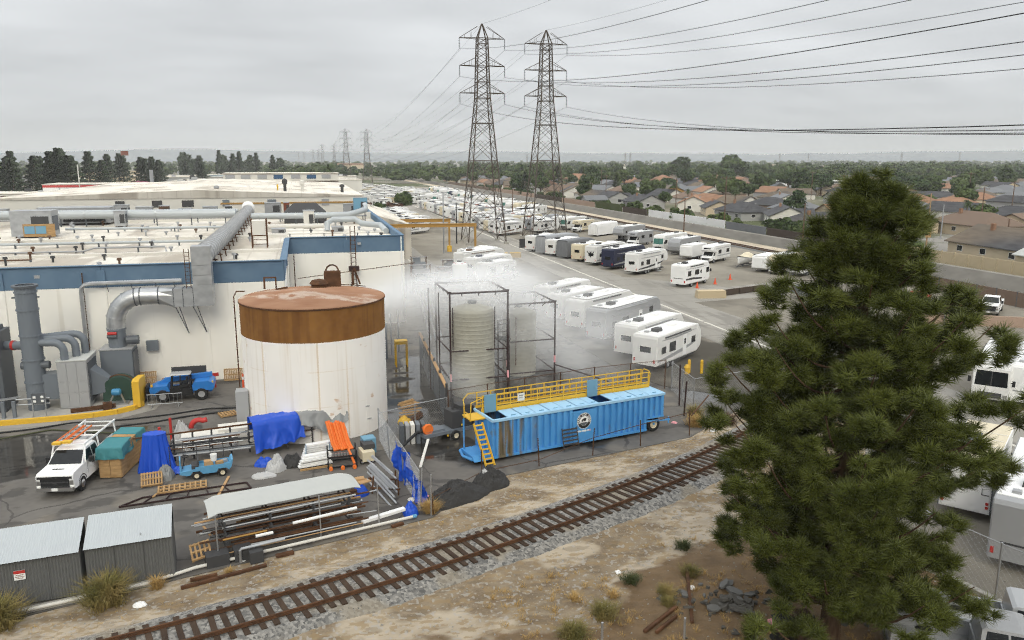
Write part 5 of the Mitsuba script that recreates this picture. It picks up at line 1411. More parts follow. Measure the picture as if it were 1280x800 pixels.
for i, (x, y, c, w_, d_, z) in enumerate(((-6.9, 52.6, 'pale', 2.6, 1.3, 1.1), (-4.9, 53.0, 'pale', 2.2, 1.3, 1.25), (-6.4, 51.9, 'white', 3.0, 0.5, 0.8))):
    t = Thing('sheet_stack', ['stack of cream boards on the ground behind the cantilever rack', 'stack of cream boards nearest the big tank behind the rack', 'white sheets stacked low behind the cantilever rack'][i], 'boards')
    for k in range(4):
        t.part('board', MB().box(x + RND.uniform(-.06, .06), y + RND.uniform(-.05, .05), z * k / 4, w_, d_, z / 4 - 0.02, 6), c)
single('white_sheeting', heap(0.7, 0.55, 1.5, 14, 30, 0.6).mesh(), 'tarp_silver', 'heap of white plastic sheeting behind the cantilever rack', 'tarp', None, True, place(-8.3, 53.6, 0))
t = Thing('red_pipe_stub', 'red bent pipe sticking up among the white sheets', 'pipe')
t.part('pipe', MB().path(arc((-7.3, 54.0, 1.0), 0.5, 180, 60, 8) + [[-6.8, 54.0, 1.5]], 0.17, 10), 'red', 40)
for i, (x, y) in enumerate(((-9.2, 54.9), (-9.75, 54.0))):
    single('red_post', MB().tube([x, y, 0], [x, y, 1.5 - 0.3 * i], 0.09, 8), 'red', ['taller red post behind the pleated blue tarp', 'shorter red post behind the pleated blue tarp'][i], 'post')

# little blue flatbed cart
t = Thing('utility_cart', 'small pale blue electric flatbed cart loaded with boxes', 'utility cart', place(-6.25, 47.75, 0, 8))
t.part('deck', MB().extrude([(-1.45, 0.42), (-1.1, 0.30), (-0.9, 0.30), (-0.75, 0.5), (-0.35, 0.5), (-0.2, 0.3), (0.55, 0.3), (0.65, 0.5), (1.1, 0.5), (1.25, 0.35), (1.4, 0.55), (1.5, 0.95), (1.4, 0.95), (1.25, 0.62), (-0.75, 0.62), (-1.45, 0.55)], -0.5, 0.5, 'xz'), 'cart_blue')
t.part('bed_side', MB().box(0.35, -0.49, 0.62, 1.9, 0.03, 0.14).box(0.35, 0.49, 0.62, 1.9, 0.03, 0.14), 'cart_blue')
t.part('front_shield', MB().box(-1.4, 0, 0.5, 0.07, 0.8, 0.75), 'cart_blue')
t.part('steering_post', MB().tube([-1.3, 0.1, 0.5], [-1.1, 0.1, 1.3], 0.03, 5).lathe(-1.1, 0.1, [(0.2, 1.28), (0.2, 1.32), (0.17, 1.32)], 12), 'black')
t.part('seat', MB().box(-0.6, 0, 0.62, 0.4, 0.8, 0.2).box(-0.42, 0, 0.8, 0.08, 0.8, 0.35), 'dark')
for x in (-0.55, 0.88):
    for y in (-0.46, 0.46):
        wheel(t, x, y, 0.24, 0.16, 'cream')
for i, (x, y, z, a, c) in enumerate(((0.15, 0.1, 0.63, 0.5, 'plywood'), (0.75, -0.1, 0.63, 0.4, 'wood'), (1.05, 0.2, 0.63, 0.3, 'rvgrey'))):
    single('load_box', MB().box(x, y, z, a, a * 0.8, a * 0.5, 12 * i), c, ['plywood box at the front of the blue cart load', 'wooden box in the middle of the blue cart load', 'grey box at the back of the blue cart load'][i], 'box', None, False, place(-6.25, 47.75, 0, 8))
single('bucket', MB().lathe(0.45, 0.0, [(0.0, 0.86), (0.16, 0.86), (0.2, 1.26), (0.17, 1.26), (0.14, 0.9)], 14), 'white', 'white bucket standing on the load of the blue cart', 'bucket', None, False, place(-6.25, 47.75, 0, 8))
for i in range(5):
    single('stake', MB().tube([-8.4 + i * 0.75, 48.9 + 0.1 * i, 0], [-8.4 + i * 0.75, 48.9 + 0.1 * i, 1.55 + 0.2 * (i % 2)], 0.025, 5), 'dark', 'thin dark stake standing between the blue cart and the rack', 'stake', 'stakes behind the blue cart')

# black truss frame lying on the asphalt
t = Thing('steel_lattice', 'flat dark steel frame lying on the asphalt behind the sheds', 'steel frame')
A, B, C, D = [-10.3, 44.1, 0.06], [-3.6, 45.0, 0.06], [-3.9, 45.9, 0.06], [-9.3, 45.1, 0.06]
for p, q in ((A, B), (B, C), (C, D), (D, A)):
    t.part('bar', MB().beam(p, q, 0.07, 0.08), 'pipe_dark')
for k in range(1, 6):
    p = np.array(A) * (1 - k / 6) + np.array(B) * k / 6
    q = np.array(D) * (1 - (k - 0.4) / 6) + np.array(C) * (k - 0.4) / 6
    t.part('brace', MB().beam(p, q, 0.05, 0.06), 'pipe_dark')
t = Thing('wooden_stand', 'small wooden frame leaning at the end of the covered pipe rack', 'wooden frame')
for p, q in (([-5.6, 39.6, 0.6], [-5.0, 38.2, 0.5]), ([-5.6, 39.6, 0.6], [-4.9, 39.8, 1.3]), ([-5.0, 38.2, 0.5], [-4.3, 38.3, 1.0])):
    t.part('bar', MB().beam(p, q, 0.1, 0.05), 'plywood')

# two racks against the big tank: blue tarp and grey tarp over stacked bars
t = Thing('bar_rack', 'rack of long steel bars stacked in front of the big tank', 'storage rack')
for i in range(5):
    x, y = -3.2 + i * 1.55, 50.6 + i * 0.5
    for d in (0, 1.0):
        t.part('upright', MB().beam([x - d * 0.3, y + d, 0], [x - d * 0.3, y + d, 2.05], 0.09, 0.09), 'dark')
    for z in (0.45, 0.9, 1.35, 1.8):
        t.part('crossbar', MB().beam([x, y, z], [x - 0.3, y + 1.0, z], 0.06, 0.06), 'dark')
for k in range(34):
    z = (0.5, 0.95, 1.4, 1.86)[k % 4] + RND.uniform(0, 0.08)
    o = RND.uniform(0, 0.95)
    a, b = RND.uniform(-4.0, -3.0), RND.uniform(2.2, 4.3)
    f = lambda x: 50.6 + (x + 3.2) * 0.3226
    t.part('steel_bar', MB().beam([a - 0.3 * o, f(a) + o, z], [b - 0.3 * o, f(b) + o, z], 0.05, 0.06), RND.choice(['pale', 'rvgrey', 'dark', 'rust', 'sheet_grey', 'galv']))
def sheet_over(label, u0, u1, hem, material, seed, ridge=2.15, name='tarp'):
    def fn(u, w):
        s = u0 + (u1 - u0) * u
        x, y = -3.2 + s * 0.952, 50.6 + s * 0.307
        p = np.stack([s * 1.3, w * 3.2, s * 0 + seed], -1)
        f1 = meshkit.fbm(p, 4, seed) - 0.5
        c = meshkit.fbm(p * 2.3 + 3, 3, seed + 2) - 0.5
        back = np.clip((w - 0.35) / 0.65, 0, 1)
        front = np.clip((0.35 - w) / 0.35, 0, 1)
        hm = hem(u)
        off = -0.12 + 1.25 * np.clip((w - 0.33) / 0.3, 0, 1) - front * (0.28 + 0.35 * (1 - hm)) + 0.16 * np.sin(s * 6 + 6 * f1) * front
        z = ridge + 0.16 * f1 - front ** 0.9 * (ridge - 0.05) * hm - 0.9 * np.clip((w - 0.7) / 0.3, 0, 1)
        return x - 0.307 * off + 0.14 * c, y + 0.952 * off + 0.42 * c * front, np.maximum(z + 0.2 * c, 0.05)
    single(name, MB().grid(fn, 44, 34).mesh(), material, label, 'tarp', None, True)


sheet_over('bright blue tarp draped over the left of the bar rack by the big tank', -0.55, 2.6, lambda u: 0.92 - 0.25 * u, 'tarp_blue', 3, 2.2, 'blue_tarp')
sheet_over('wrinkled grey tarp draped over the right of the bar rack by the big tank', 2.4, 5.6, lambda u: 0.30 + 0.38 * np.exp(-((u - 0.6) / 0.3) ** 2), 'tarp_grey', 11, 2.28, 'grey_tarp')
single('silver_tarp', heap(0.62, 0.7, 0.8, 21, 34, 0.75).mesh(), 'tarp_silver', 'crumpled silver tarp on the asphalt before the blue tarp', 'tarp', None, True, place(-2.3, 47.7, 0))
single('silver_tarp', heap(0.75, 0.45, 0.25, 25, 30, 0.75).mesh(), 'tarp_silver', 'thin silver tarp edge spread on the asphalt behind the covered rack', 'tarp', None, True, place(-3.0, 46.7, 0))
single('black_tarp', heap(0.65, 0.6, 0.75, 29, 34, 0.8).mesh(), 'tarp_black', 'crumpled black and white plastic beside the silver tarp', 'tarp', None, True, place(-1.35, 48.1, 0))
single('blue_tarp', heap(0.6, 0.6, 0.45, 33, 30, 0.7).mesh(), 'tarp_blue', 'blue tarp hem lying on the ground under the draped blue tarp', 'tarp', None, True, place(-3.0, 48.7, 0))
t = Thing('white_board_stack', 'stack of white boards on a plank beside the orange barriers', 'boards')
for k in range(6):
    t.part('board', MB().beam([-1.0 + 0.06 * k, 47.3 + 0.12 * (k % 3), 0.16 + 0.11 * k], [1.0 - 0.1 * (k % 2), 47.75 + 0.12 * (k % 3), 0.16 + 0.11 * k], 0.34, 0.09), 'white')
t.part('bearer', MB().beam([-0.9, 47.0, 0.05], [1.0, 47.35, 0.05], 0.1, 0.1), 'wood')
t = Thing('white_board_stack', 'higher stack of white boards strapped in blue behind the first', 'boards')
for k in range(7):
    t.part('board', MB().beam([-0.8 + 0.05 * k, 48.7, 0.2 + 0.13 * k], [1.0, 49.1 - 0.1 * (k % 2), 0.2 + 0.13 * k], 0.4, 0.1), 'white')
t.part('strap', MB().beam([-0.55, 48.45, 0.15], [-0.5, 48.45, 1.15], 0.2, 0.03).beam([0.9, 48.75, 0.15], [0.9, 48.75, 1.15], 0.12, 0.03), 'motor_blue')

# orange barrier legs stacked upright on a black carrier
t = Thing('barrier_stack', 'bundle of orange plastic barrier legs stacked upright on a black carrier', 'barrier stack')
for k in range(8):
    x = 0.95 + k * 0.145
    y0, dz = 47.9 + (k % 3) * 0.08, RND.uniform(-0.15, 0.15)
    t.part('barrier', MB().path([[x + 0.25, y0 - 0.15, 0.95], [x + 0.12, y0 + 0.05, 1.2], [x - 0.1, y0 + 0.55, 2.15 + dz], [x - 0.18, y0 + 0.7, 2.4 + dz]], 0.085, 8), 'orange', 40)
    t.part('cap', MB().tube([x + 0.25, y0 - 0.15, 0.95], [x + 0.27, y0 - 0.25, 0.85], 0.10, 8), 'orange')
for z in (0.12, 0.75):
    for y in (46.75, 48.0):
        t.part('carrier_bar', MB().beam([0.75, y, z], [2.45, y + 0.1, z], 0.08, 0.1), 'black')
    for x in (0.75, 2.45):
        t.part('carrier_bar', MB().beam([x, 46.75, z], [x, 48.1, z], 0.08, 0.1), 'black')
for x, y in ((0.75, 46.75), (2.45, 46.8), (0.75, 48.0), (2.45, 48.1)):
    t.part('carrier_post', MB().beam([x, y, 0.1], [x, y, 1.1], 0.08, 0.08), 'black')
t.part('cross_arm', MB().beam([2.3, 46.7, 0.3], [2.0, 47.5, 0.95], 0.12, 0.08), 'orange')
for x in (0.9, 1.6, 2.3):
    t.part('foot', MB().tube([x, 46.55, 0.1], [x, 46.75, 0.1], 0.12, 9), 'orange')
for i in range(6):
    t.part('cylinder', MB().tube([1.05 + 0.18 * i, 47.3, 0.55], [1.05 + 0.18 * i, 47.3, 0.82], 0.065, 8), 'galv')
t = Thing('floor_machine', 'small cream and black machine beside the orange barrier stack', 'machine')
t.part('body', MB().box(3.1, 47.6, 0.2, 0.75, 1.1, 0.6, 10), 'cream')
t.part('top', MB().box(3.2, 48.0, 0.8, 0.7, 0.9, 0.3, 10), 'dark')
t.part('tank', MB().box(3.3, 48.7, 0.25, 0.8, 0.8, 0.95, 10), 'plate_blue')
wheel(t, 2.8, 47.2, 0.16, 0.1)
wheel(t, 3.45, 47.3, 0.16, 0.1)

# pipe rack under a bent sheet
PR = place(-4.75, 37.1, 0, 13.5)
t = Thing('pipe_rack', 'low steel rack crowded with rusty pipes under a bent grey sheet', 'storage rack', PR)
for x in (0.5, 2.6, 4.7, 6.5):
    for y in (0.1, 2.0):
        t.part('upright', MB().beam([x, y, 0], [x, y, 1.75], 0.09, 0.09), 'dark')
    for z in (0.35, 0.75, 1.15, 1.6):
        t.part('arm', MB().beam([x, -0.75 + 0.3 * z, z], [x, 2.1, z], 0.07, 0.07), 'dark')
for k in range(46):
    lev = k % 4
    z = (0.4, 0.8, 1.2, 1.65)[lev] + RND.uniform(0, 0.07)
    y = RND.uniform((-0.75, -0.6, -0.4, -0.1)[lev], 1.9)
    a, b = RND.uniform(-0.8, 1.4), RND.uniform(5.0, 7.6)
    t.part('stored_pipe', MB().tube([a, y, z], [b, y + RND.uniform(-.12, .12), z], RND.uniform(0.025, 0.075), 7), RND.choice(['rust', 'rust', 'dark', 'rust', 'galv', 'rvgrey', 'pole', 'plywood']))
t.part('stored_pipe', MB().tube([0.3, -0.62, 1.05], [2.3, -0.6, 1.06], 0.04, 7), 'gantry')
t.part('bright_tube', MB().tube([1.75, -0.72, 0.95], [2.55, -0.7, 0.95], 0.075, 9), 'white')
t.part('bright_tube', MB().tube([3.5, -0.72, 1.22], [6.7, -0.55, 1.25], 0.075, 9), 'white')
t.part('bright_tube', MB().path([[0.95, -1.15, 0.02], [0.95, -1.15, 0.62], [1.0, -1.15, 0.68], [3.0, -1.1, 0.7]], 0.07, 9), 'galv')
t.part('thin_rod', MB().tube([-0.9, 0.6, 1.5], [0.3, 0.7, 1.6], 0.025, 5).tube([6.2, -0.5, 0.95], [7.7, -0.6, 0.9], 0.03, 5).tube([6.3, 0.2, 1.6], [8.0, 0.25, 1.62], 0.03, 5), 'galv')


def fcov(u, w):
    x = -0.2 + 7.3 * u
    y = -0.05 + 2.5 * w
    z = 1.92 + 0.42 * np.sin(np.pi * np.clip(w * 0.75 + 0.18, 0, 1)) - 0.16 * np.clip((0.06 - u) / 0.06, 0, 1) - 0.10 * np.clip((u - 0.95) / 0.05, 0, 1) + 0.03 * meshkit.noise(np.stack([x * 2.2, y * 1.1, x * 0], -1), 3)
    return x - 0.25 * w * (u > 0.5) * u + 0.1 * w, y, z


cv = MB().grid(fcov, 50, 16).mesh()
m = MB().add(*cv).add(cv[0] - [0, 0, 0.025], cv[1][:, ::-1])
single('rack_cover', m.mesh(), 'sheet_grey', 'bent pale grey sheet roof lying on the pipe rack', 'cover', None, 50, PR)
t = pallet('small brown pallet leaning low at the left end of the pipe rack', tilt(-5.35, 36.9, 0.45, 14, 20, -10), 0.9, 6)
t = Thing('scrap_box', 'dark low metal bins with scrap under the left end of the pipe rack', 'scrap bin')
for i, (x, y) in enumerate(((-4.6, 36.4), (-3.5, 36.7), (-2.9, 36.3))):
    t.part('bin', MB().box(x, y, 0, 1.0 - 0.2 * i, 0.7, 0.55, 14), 'dark')
single('valve_stand', MB().tube([1.9, 41.0, 0], [1.9, 41.0, 0.9], 0.05, 6).lathe(1.9, 41.0, [(0.0, 0.9), (0.2, 0.92), (0.2, 1.0), (0.0, 1.02)], 12).tube([1.75, 41.0, 0.45], [2.05, 41, 0.45], 0.09, 8).mesh(), 'rust', 'rusty valve stand at the right end of the grey sheet roof', 'valve')
t = Thing('white_beam', 'white angle beam lying low right of the pipe rack', 'beam')
t.part('beam', MB().beam([2.15, 38.4, 0.35], [4.4, 39.3, 0.4], 0.28, 0.14), 'white')
t.part('leg', MB().beam([2.2, 38.45, 0], [2.2, 38.45, 0.3], 0.06, 0.06), 'galv')

# sheds
for i, (x0, y0, w_, lab) in enumerate(((-13.4, 34.55, 3.55, 'left grey corrugated shed with a pale roof and a small red and white sign'), (-9.72, 35.1, 3.45, 'right grey corrugated shed with a pale sloping roof'))):
    t = Thing('metal_shed', lab, 'shed', place(x0, y0, 0, 6.2))
    d_ = 2.0

    def corr(x0_, x1_, y_, za, zb, amp=0.025, pitch=0.115, along='x'):
        n_ = int((x1_ - x0_) / pitch * 2)
        p = [(x0_ + (x1_ - x0_) * k / n_, amp * (1 if k % 2 else -1)) for k in range(n_ + 1)]
        v = [([x, y_ + o, z] if along == 'x' else [y_ + o, x, z]) for z in (za, zb) for x, o in p]
        return MB().add(v, [[k, k + 1, n_ + 1 + k + 1, n_ + 1 + k] for k in range(n_)])
    for k in range(3):
        t.part('front_sheet', corr(w_ * k / 3, w_ * (k + 1) / 3 - 0.01, 0, 0.06, 2.0), 'shed')
    t.part('back_sheet', corr(0, w_, d_, 0.06, 2.45), 'shed')
    for s_ in (0.02, w_ - 0.02):
        t.part('side_sheet', corr(0, d_, s_, 0.06, 2.0, along='y'), 'shed')
    t.part('frame', MB().beam([0, 0.04, 2.04], [w_, 0.04, 2.04], 0.1, 0.09).beam([0, d_, 2.5], [w_, d_, 2.5], 0.1, 0.1), 'rust')
    for k in range(3):
        n_ = 22
        a, b = -0.02 + w_ * k / 3, w_ * (k + 1) / 3
        v = [[a + (b - a) * j / n_, yy, zz + 0.016 * (j % 2)] for yy, zz in ((-0.22, 2.08 + 0.008 * k), (d_ + 0.1, 2.66 + 0.008 * k)) for j in range(n_ + 1)]
        t.part('roof_sheet', MB().add(v, [[j, j + 1, n_ + 1 + j + 1, n_ + 1 + j] for j in range(n_)]), 'shed_roof')
sg = Thing('red_white_sign', 'small sign with a red top on the left shed wall', 'sign', place(-13.4, 34.55, 0, 6.2))
sg.part('plate', MB().box(1.3, -0.06, 1.2, 0.42, 0.02, 0.42), 'white')
sg.part('header', MB().box(1.3, -0.073, 1.48, 0.42, 0.006, 0.14), 'red')
for k, w_ in enumerate((0.3, 0.34, 0.26)):
    sg.part('text_line', MB().box(1.3, -0.072, 1.40 - k * 0.07, w_, 0.004, 0.025), 'oldpaint')
fence('thin galvanized fence posts in front of the sheds and pipe rack', [(-13.5, 34.1), (-7.6, 35.55), (-4.55, 36.55), (0.1, 37.7), (3.0, 38.35), (5.75, 38.95)], 2.25, 4.2, 0.035, False, False, 0.05)
t = Thing('kerb_pipe', 'pale pipe and low concrete kerb along the edge of the yard', 'pipe')
t.part('pipe', MB().path([[-16, 33.0, 0.16], [-7.4, 35.0, 0.16], [-5.5, 35.95, 0.16], [1.2, 37.75, 0.17], [4.8, 38.75, 0.16]], 0.075, 8), 'pale', 40)
t.part('kerb', MB().beam([-16, 33.15, 0.04], [-6.9, 35.3, 0.04], 0.3, 0.22), 'concrete')
single('pipe_end', MB().tube([4.75, 38.74, 0.16], [4.95, 38.8, 0.16], 0.10, 9), 'cart_blue', 'blue cap on the end of the pale kerb pipe', 'pipe cap')

# leaning fence panels, silver poles and tarps at the gate
gt = fence('loose chain link gate panels standing between the tank rack and the pump', [(4.2, 51.2), (4.5, 47.2), (4.9, 43.6), (5.3, 39.8)], 2.2, 3.6, 0.04, True, True, 0.25, 0, 0.12)
fence('low chain link fence with a galvanized rail running back to the containment wall', [(4.2, 51.2), (6.8, 52.6), (9.2, 53.6)], 1.9, 2.6, 0.04, True, True, 0, 0, 0.2)
t = Thing('pole_bundle', 'bundle of silver scaffold poles leaning on a stand near the gate', 'poles')
for k in range(16):
    a = RND.uniform(-0.3, 0.3)
    lev, c = k % 4, k // 4
    p = np.array([2.9 + 0.11 * c + a * 0.3, 44.6 - 0.25 * lev + a, 1.15 + 0.1 * c - 0.22 * lev])
    t.part('pole', MB().tube(p, p + np.array([1.25, -3.4, -0.35 - 0.1 * lev]) * RND.uniform(0.72, 0.9), 0.055, 7), 'galv')
for y in (44.0, 42.6):
    t.part('stand', MB().beam([3.0, y, 0], [3.1, y, 1.0], 0.08, 0.08).beam([4.4, y - 0.6, 0], [4.4, y - 0.6, 0.9], 0.08, 0.08).beam([2.9, y, 0.35], [4.5, y - 0.6, 0.35], 0.08, 0.08), 'rust')
def hang(label, x, y, w_, h_, deg, seed):
    def fn(u, w):
        p = np.stack([u * 4, w * 3, u * 0 + seed], -1)
        f1 = meshkit.fbm(p, 3, seed) - 0.5
        return (u - 0.5) * w_ * (1 - 0.25 * w) + 0.1 * f1, 0.22 * np.sin(u * 14 + 4 * f1) * (0.3 + w) + 0.5 * f1 + 0.25 * w, np.maximum(h_ * (1 - w) + 0.2 * f1, 0.03)
    single('blue_tarp', MB().grid(fn, 40, 24).mesh(), 'tarp_blue', label, 'tarp', None, True, place(x, y, 0, deg))
hang('dark blue tarp hanging on the fence behind the silver poles', 4.75, 43.7, 2.4, 2.2, -78, 4)
hang('blue tarp trailing to the ground at the end of the fence panels', 5.1, 41.1, 2.6, 1.6, -80, 9)
single('blue_tarp', heap(0.5, 0.42, 0.55, 44, 30, 0.7).mesh(), 'tarp_blue', 'small bundle of blue tarp beside the silver poles', 'tarp', None, True, place(2.35, 42.6, 0))
single('blue_tarp', heap(0.42, 0.4, 0.6, 48, 30, 0.7).mesh(), 'tarp_blue', 'crumpled blue tarp on the ground at the fence end by the straw tuft', 'tarp', None, True, place(4.75, 39.4, 0))
single('cardboard', MB().box(2.6, 43.3, 0.45, 0.7, 0.5, 0.06, 30).box(2.4, 43.6, 0.3, 0.5, 0.4, 0.3, 10), 'plywood', 'torn cardboard box above the small blue bundle', 'cardboard')
single('dark_tarp', heap(2.1, 0.95, 0.95, 52, 60, 0.7).mesh(), 'tarp_black', 'long heap under a dark grey tarp at the edge of the dirt', 'tarp', None, True, place(7.4, 40.6, -0.02, 20))
single('dark_tarp', heap(1.35, 0.8, 1.05, 57, 44, 0.8).mesh(), 'tarp_black', 'higher black bagged heap at the right end of the dark tarp', 'tarp', None, True, place(9.6, 41.9, -0.02, 20))
single('plastic_bag', heap(0.32, 0.25, 0.35, 60, 20, 0.7).mesh(), 'tarp_silver', 'small clear plastic bag on top of the black heap', 'bag', None, True, place(9.3, 41.9, 0.75))
t = Thing('wall_panel_stack', 'stack of grey upright panels inside the chain link fence by the gate', 'panels')
for k in range(5):
    t.part('panel', MB().box(5.6 + 0.35 * k, 50.4, 0, 0.25, 0.9, 1.3), ['dark_panel', 'rvgrey', 'pale', 'steel_paint', 'dark_panel'][k])
for i, (x, y, d_) in enumerate(((6.9, 56.0, 10), (7.0, 58.5, 30), (7.3, 55.0, 60))):
    t = Thing('timber_pile', ['brown timber stack on the wet asphalt behind the gate', 'flat brown boards lying farther back on the wet asphalt', 'rusty frame beside the brown timber stack'][i], 'timber')
    for k in range(5):
        t.part('board', MB().box(x + RND.uniform(-.2, .2), y + 0.14 * k, 0.02 + (0.16 * k if i == 0 else 0.03 * k), 1.5, 0.14, 0.07, d_ + RND.uniform(-8, 8)), 'rust' if i == 2 else 'wood')
single('yellow_bag', heap(0.5, 0.4, 0.4, 71, 20).mesh(), 'yellow', 'yellow bag beside the brown timber stack', 'bag', None, True, place(6.3, 54.6, 0))
single('white_plank', MB().beam([6.0, 44.6, 0.5], [7.0, 48.0, 0.95], 0.16, 0.06), 'pale', 'pale board on a wheel leaning near the pump hose', 'plank')
t = Thing('yellow_stand', 'yellow four legged work stand far back beside the containment wall', 'stand')
t.part('top', MB().box(8.0, 70.5, 2.1, 1.1, 0.9, 0.3), 'yellow')
for dx in (-0.5, 0.5):
    for dy in (-0.4, 0.4):
        t.part('leg', MB().box(8.0 + dx, 70.5 + dy, 0, 0.1, 0.1, 2.1), 'yellow')
for i, (x, y, h_, c) in enumerate(((5.6, 72, 2.4, 'cone'), (6.4, 71.5, 1.8, 'plywood'), (6.0, 73, 3, 'steel_paint'), (7.0, 73.5, 3.4, 'steel_paint'), (7.6, 75, 4, 'rvgrey'), (8.4, 76, 4.2, 'galv'), (5.0, 74, 3.5, 'rvgrey'))):
    single('standing_pipe', MB().tube([x, y, 0], [x, y, h_], 0.09 if c != 'plywood' else 0.3, 8), c, ['orange standing post in the alley behind the big tank', 'brown drum in the alley behind the big tank', 'dark pipe nearest the big tank in the back alley', 'second dark pipe in the back alley', 'grey tall pipe in the back alley before the second wall', 'galvanized tall pipe in the back alley beside the containment wall', 'grey pipe beside the rear wall of the back alley'][i], 'pipe')
# hoses over the yard
for i, (pts, lab) in enumerate((([(-24, 58.6, 0.07), (-19, 59.3, 0.07), (-16.5, 60.2, 0.07), (-13, 60.0, 0.07), (-10, 60.5, 0.07), (-7.5, 61.3, 0.07), (-4.6, 60.8, 0.07)], 'dark fire hose curving over the asphalt behind the truck'),
                                ([(-26, 55.5, 0.07), (-20.5, 57.6, 0.07), (-17.5, 58.9, 0.07), (-15, 57.8, 0.07), (-12.5, 56.8, 0.07)], 'olive fire hose lying behind the white truck'),
                                ([(-14, 58.4, 0.07), (-11, 58.9, 0.07), (-8.5, 59.8, 0.07), (-6, 60.2, 0.07)], 'thin hose running toward the red delineators'))):
    single('fire_hose', MB().path(np.array([[np.interp(s_, np.linspace(0, 1, len(pts)), [p[k] for p in pts]) for k in range(3)] for s_ in np.linspace(0, 1, 40)]), 0.055, 6).mesh(), ['black', 'hose', 'black'][i], lab, 'hose', None, 60)
# rusty rails and litter on the dirt
for i, (a, b, w_, lab) in enumerate((((-5.9, 34.3), (-2.4, 35.5), 0.16, 'long rusty rail lying on the dirt beside the kerb pipe'), ((-5.6, 34.95), (-4.5, 35.2), 0.14, 'short rusty rail beside the kerb pipe'), ((-2.0, 36.3), (-1.2, 36.5), 0.25, 'rusty plate lying by the kerb pipe below the rack'),
                                     ((3.6, 38.1), (4.2, 38.35), 0.2, 'small rusty plate near the end of the kerb pipe'), ((14.3, 26.3), (16.2, 30.6), 0.14, 'rusty pipe lying among the weeds beside the rubble'), ((12.2, 26.2), (14.2, 27.5), 0.14, 'thin rusty pipe crossing the dirt near the bottom edge'), ((12.6, 26.0), (13.9, 26.9), 0.12, 'second thin rusty pipe at the bottom edge'))):
    za, zb = float(dirt_z(np.array(a[0]), np.array(a[1]))), float(dirt_z(np.array(b[0]), np.array(b[1])))
    single('rusty_rail', MB().beam([*a, za + 0.09], [*b, zb + 0.09], w_, 0.12), 'rust', lab, 'rail')

# ------------------------------------------------------------------ transmission towers and their lines
def tower(label, x, y, s, material, group, first=None, near=True):
    if first is not None:
        sw = {'tower': material} if material != 'tower' else None
        return first.copy(place(x, y, 0, 0, s), label, group, sw)
    t = Thing('transmission_tower', label, 'transmission tower', place(x, y, 0, 0, s), group)
    def half(z):
        return np.interp(z, [0, 31.5, 44.5, 47.0], [4.3, 1.45, 1.05, 0.05])
    lv = [0, 7.0, 13.0, 18.2, 22.6, 26.2, 29.2, 31.5, 33.2, 34.9, 36.6, 38.2, 39.8, 41.3, 42.8, 44.0]
    for sx in (-1, 1):
        for sy in (-1, 1):
            t.part('leg', MB().path([[sx * half(z), sy * half(z), z] for z in lv] + [[sx * 0.05, sy * 0.05, 47.0]], 0.13, 4), material)
    br, hz = MB(), MB()
    for i, (a, b) in enumerate(zip(lv, lv[1:])):
        ha, hb = half(a), half(b)
        r = 0.065
        for k in range(4):
            c, s_ = [(1, 0), (0, 1), (-1, 0), (0, -1)][k]
            P = lambda u, h, z: [c * h - s_ * u * h, s_ * h + c * u * h, z]
            br.tube(P(-1, ha, a), P(1, hb, b), r, 3)
            br.tube(P(1, ha, a), P(-1, hb, b), r, 3)
            if i < 6:
                br.tube(P(-1, (ha + hb) / 2, (a + b) / 2), P(0, hb, b), 0.045, 3)
                br.tube(P(1, (ha + hb) / 2, (a + b) / 2), P(0, hb, b), 0.045, 3)
            if i in (2, 4, 6, 8, 10, 13) or i == 14:
                hz.tube(P(-1, hb, b), P(1, hb, b), 0.085, 4)
    t.part('bracing', br, material, stuff=True)
    t.part('crossbeam', hz, material, stuff=True)
    for z in (32.6, 38.3, 44.0):
        h = half(z)
        for sx in (-1, 1):
            m = MB()
            tip = [sx * 5.0, 0, z]
            for sy in (-1, 1):
                m.tube([sx * h, sy * h, z], tip, 0.085, 4)
                m.tube([sx * h, sy * half(z + 1.8), z + (1.8 if z < 44 else 2.4)], tip, 0.06, 4)
                for f in (0.35, 0.7):
                    m.tube([sx * (h + (5 - h) * f), sy * h * (1 - f), z], [sx * (h + (5 - h) * f), sy * h * (1 - f), z + 1.8 * (1 - f)], 0.04, 3)
            t.part('crossarm', m, material)
            t.part('insulator', MB().lathe(sx * 5.0, 0, [(0.03, z), (0.11, z - 0.15), (0.06, z - 0.3), (0.11, z - 0.6), (0.06, z - 0.8), (0.11, z - 1.2), (0.06, z - 1.4), (0.11, z - 1.8), (0.03, z - 2.3)], 6), 'insulator')
    if near:
        t.part('footing', MB().each(lambda b, q: b.box(4.3 * q[0], 4.3 * q[1], -0.05, 0.9, 0.9, 0.5), ((-1, -1), (1, -1), (-1, 1), (1, 1))), 'concrete')
    return t


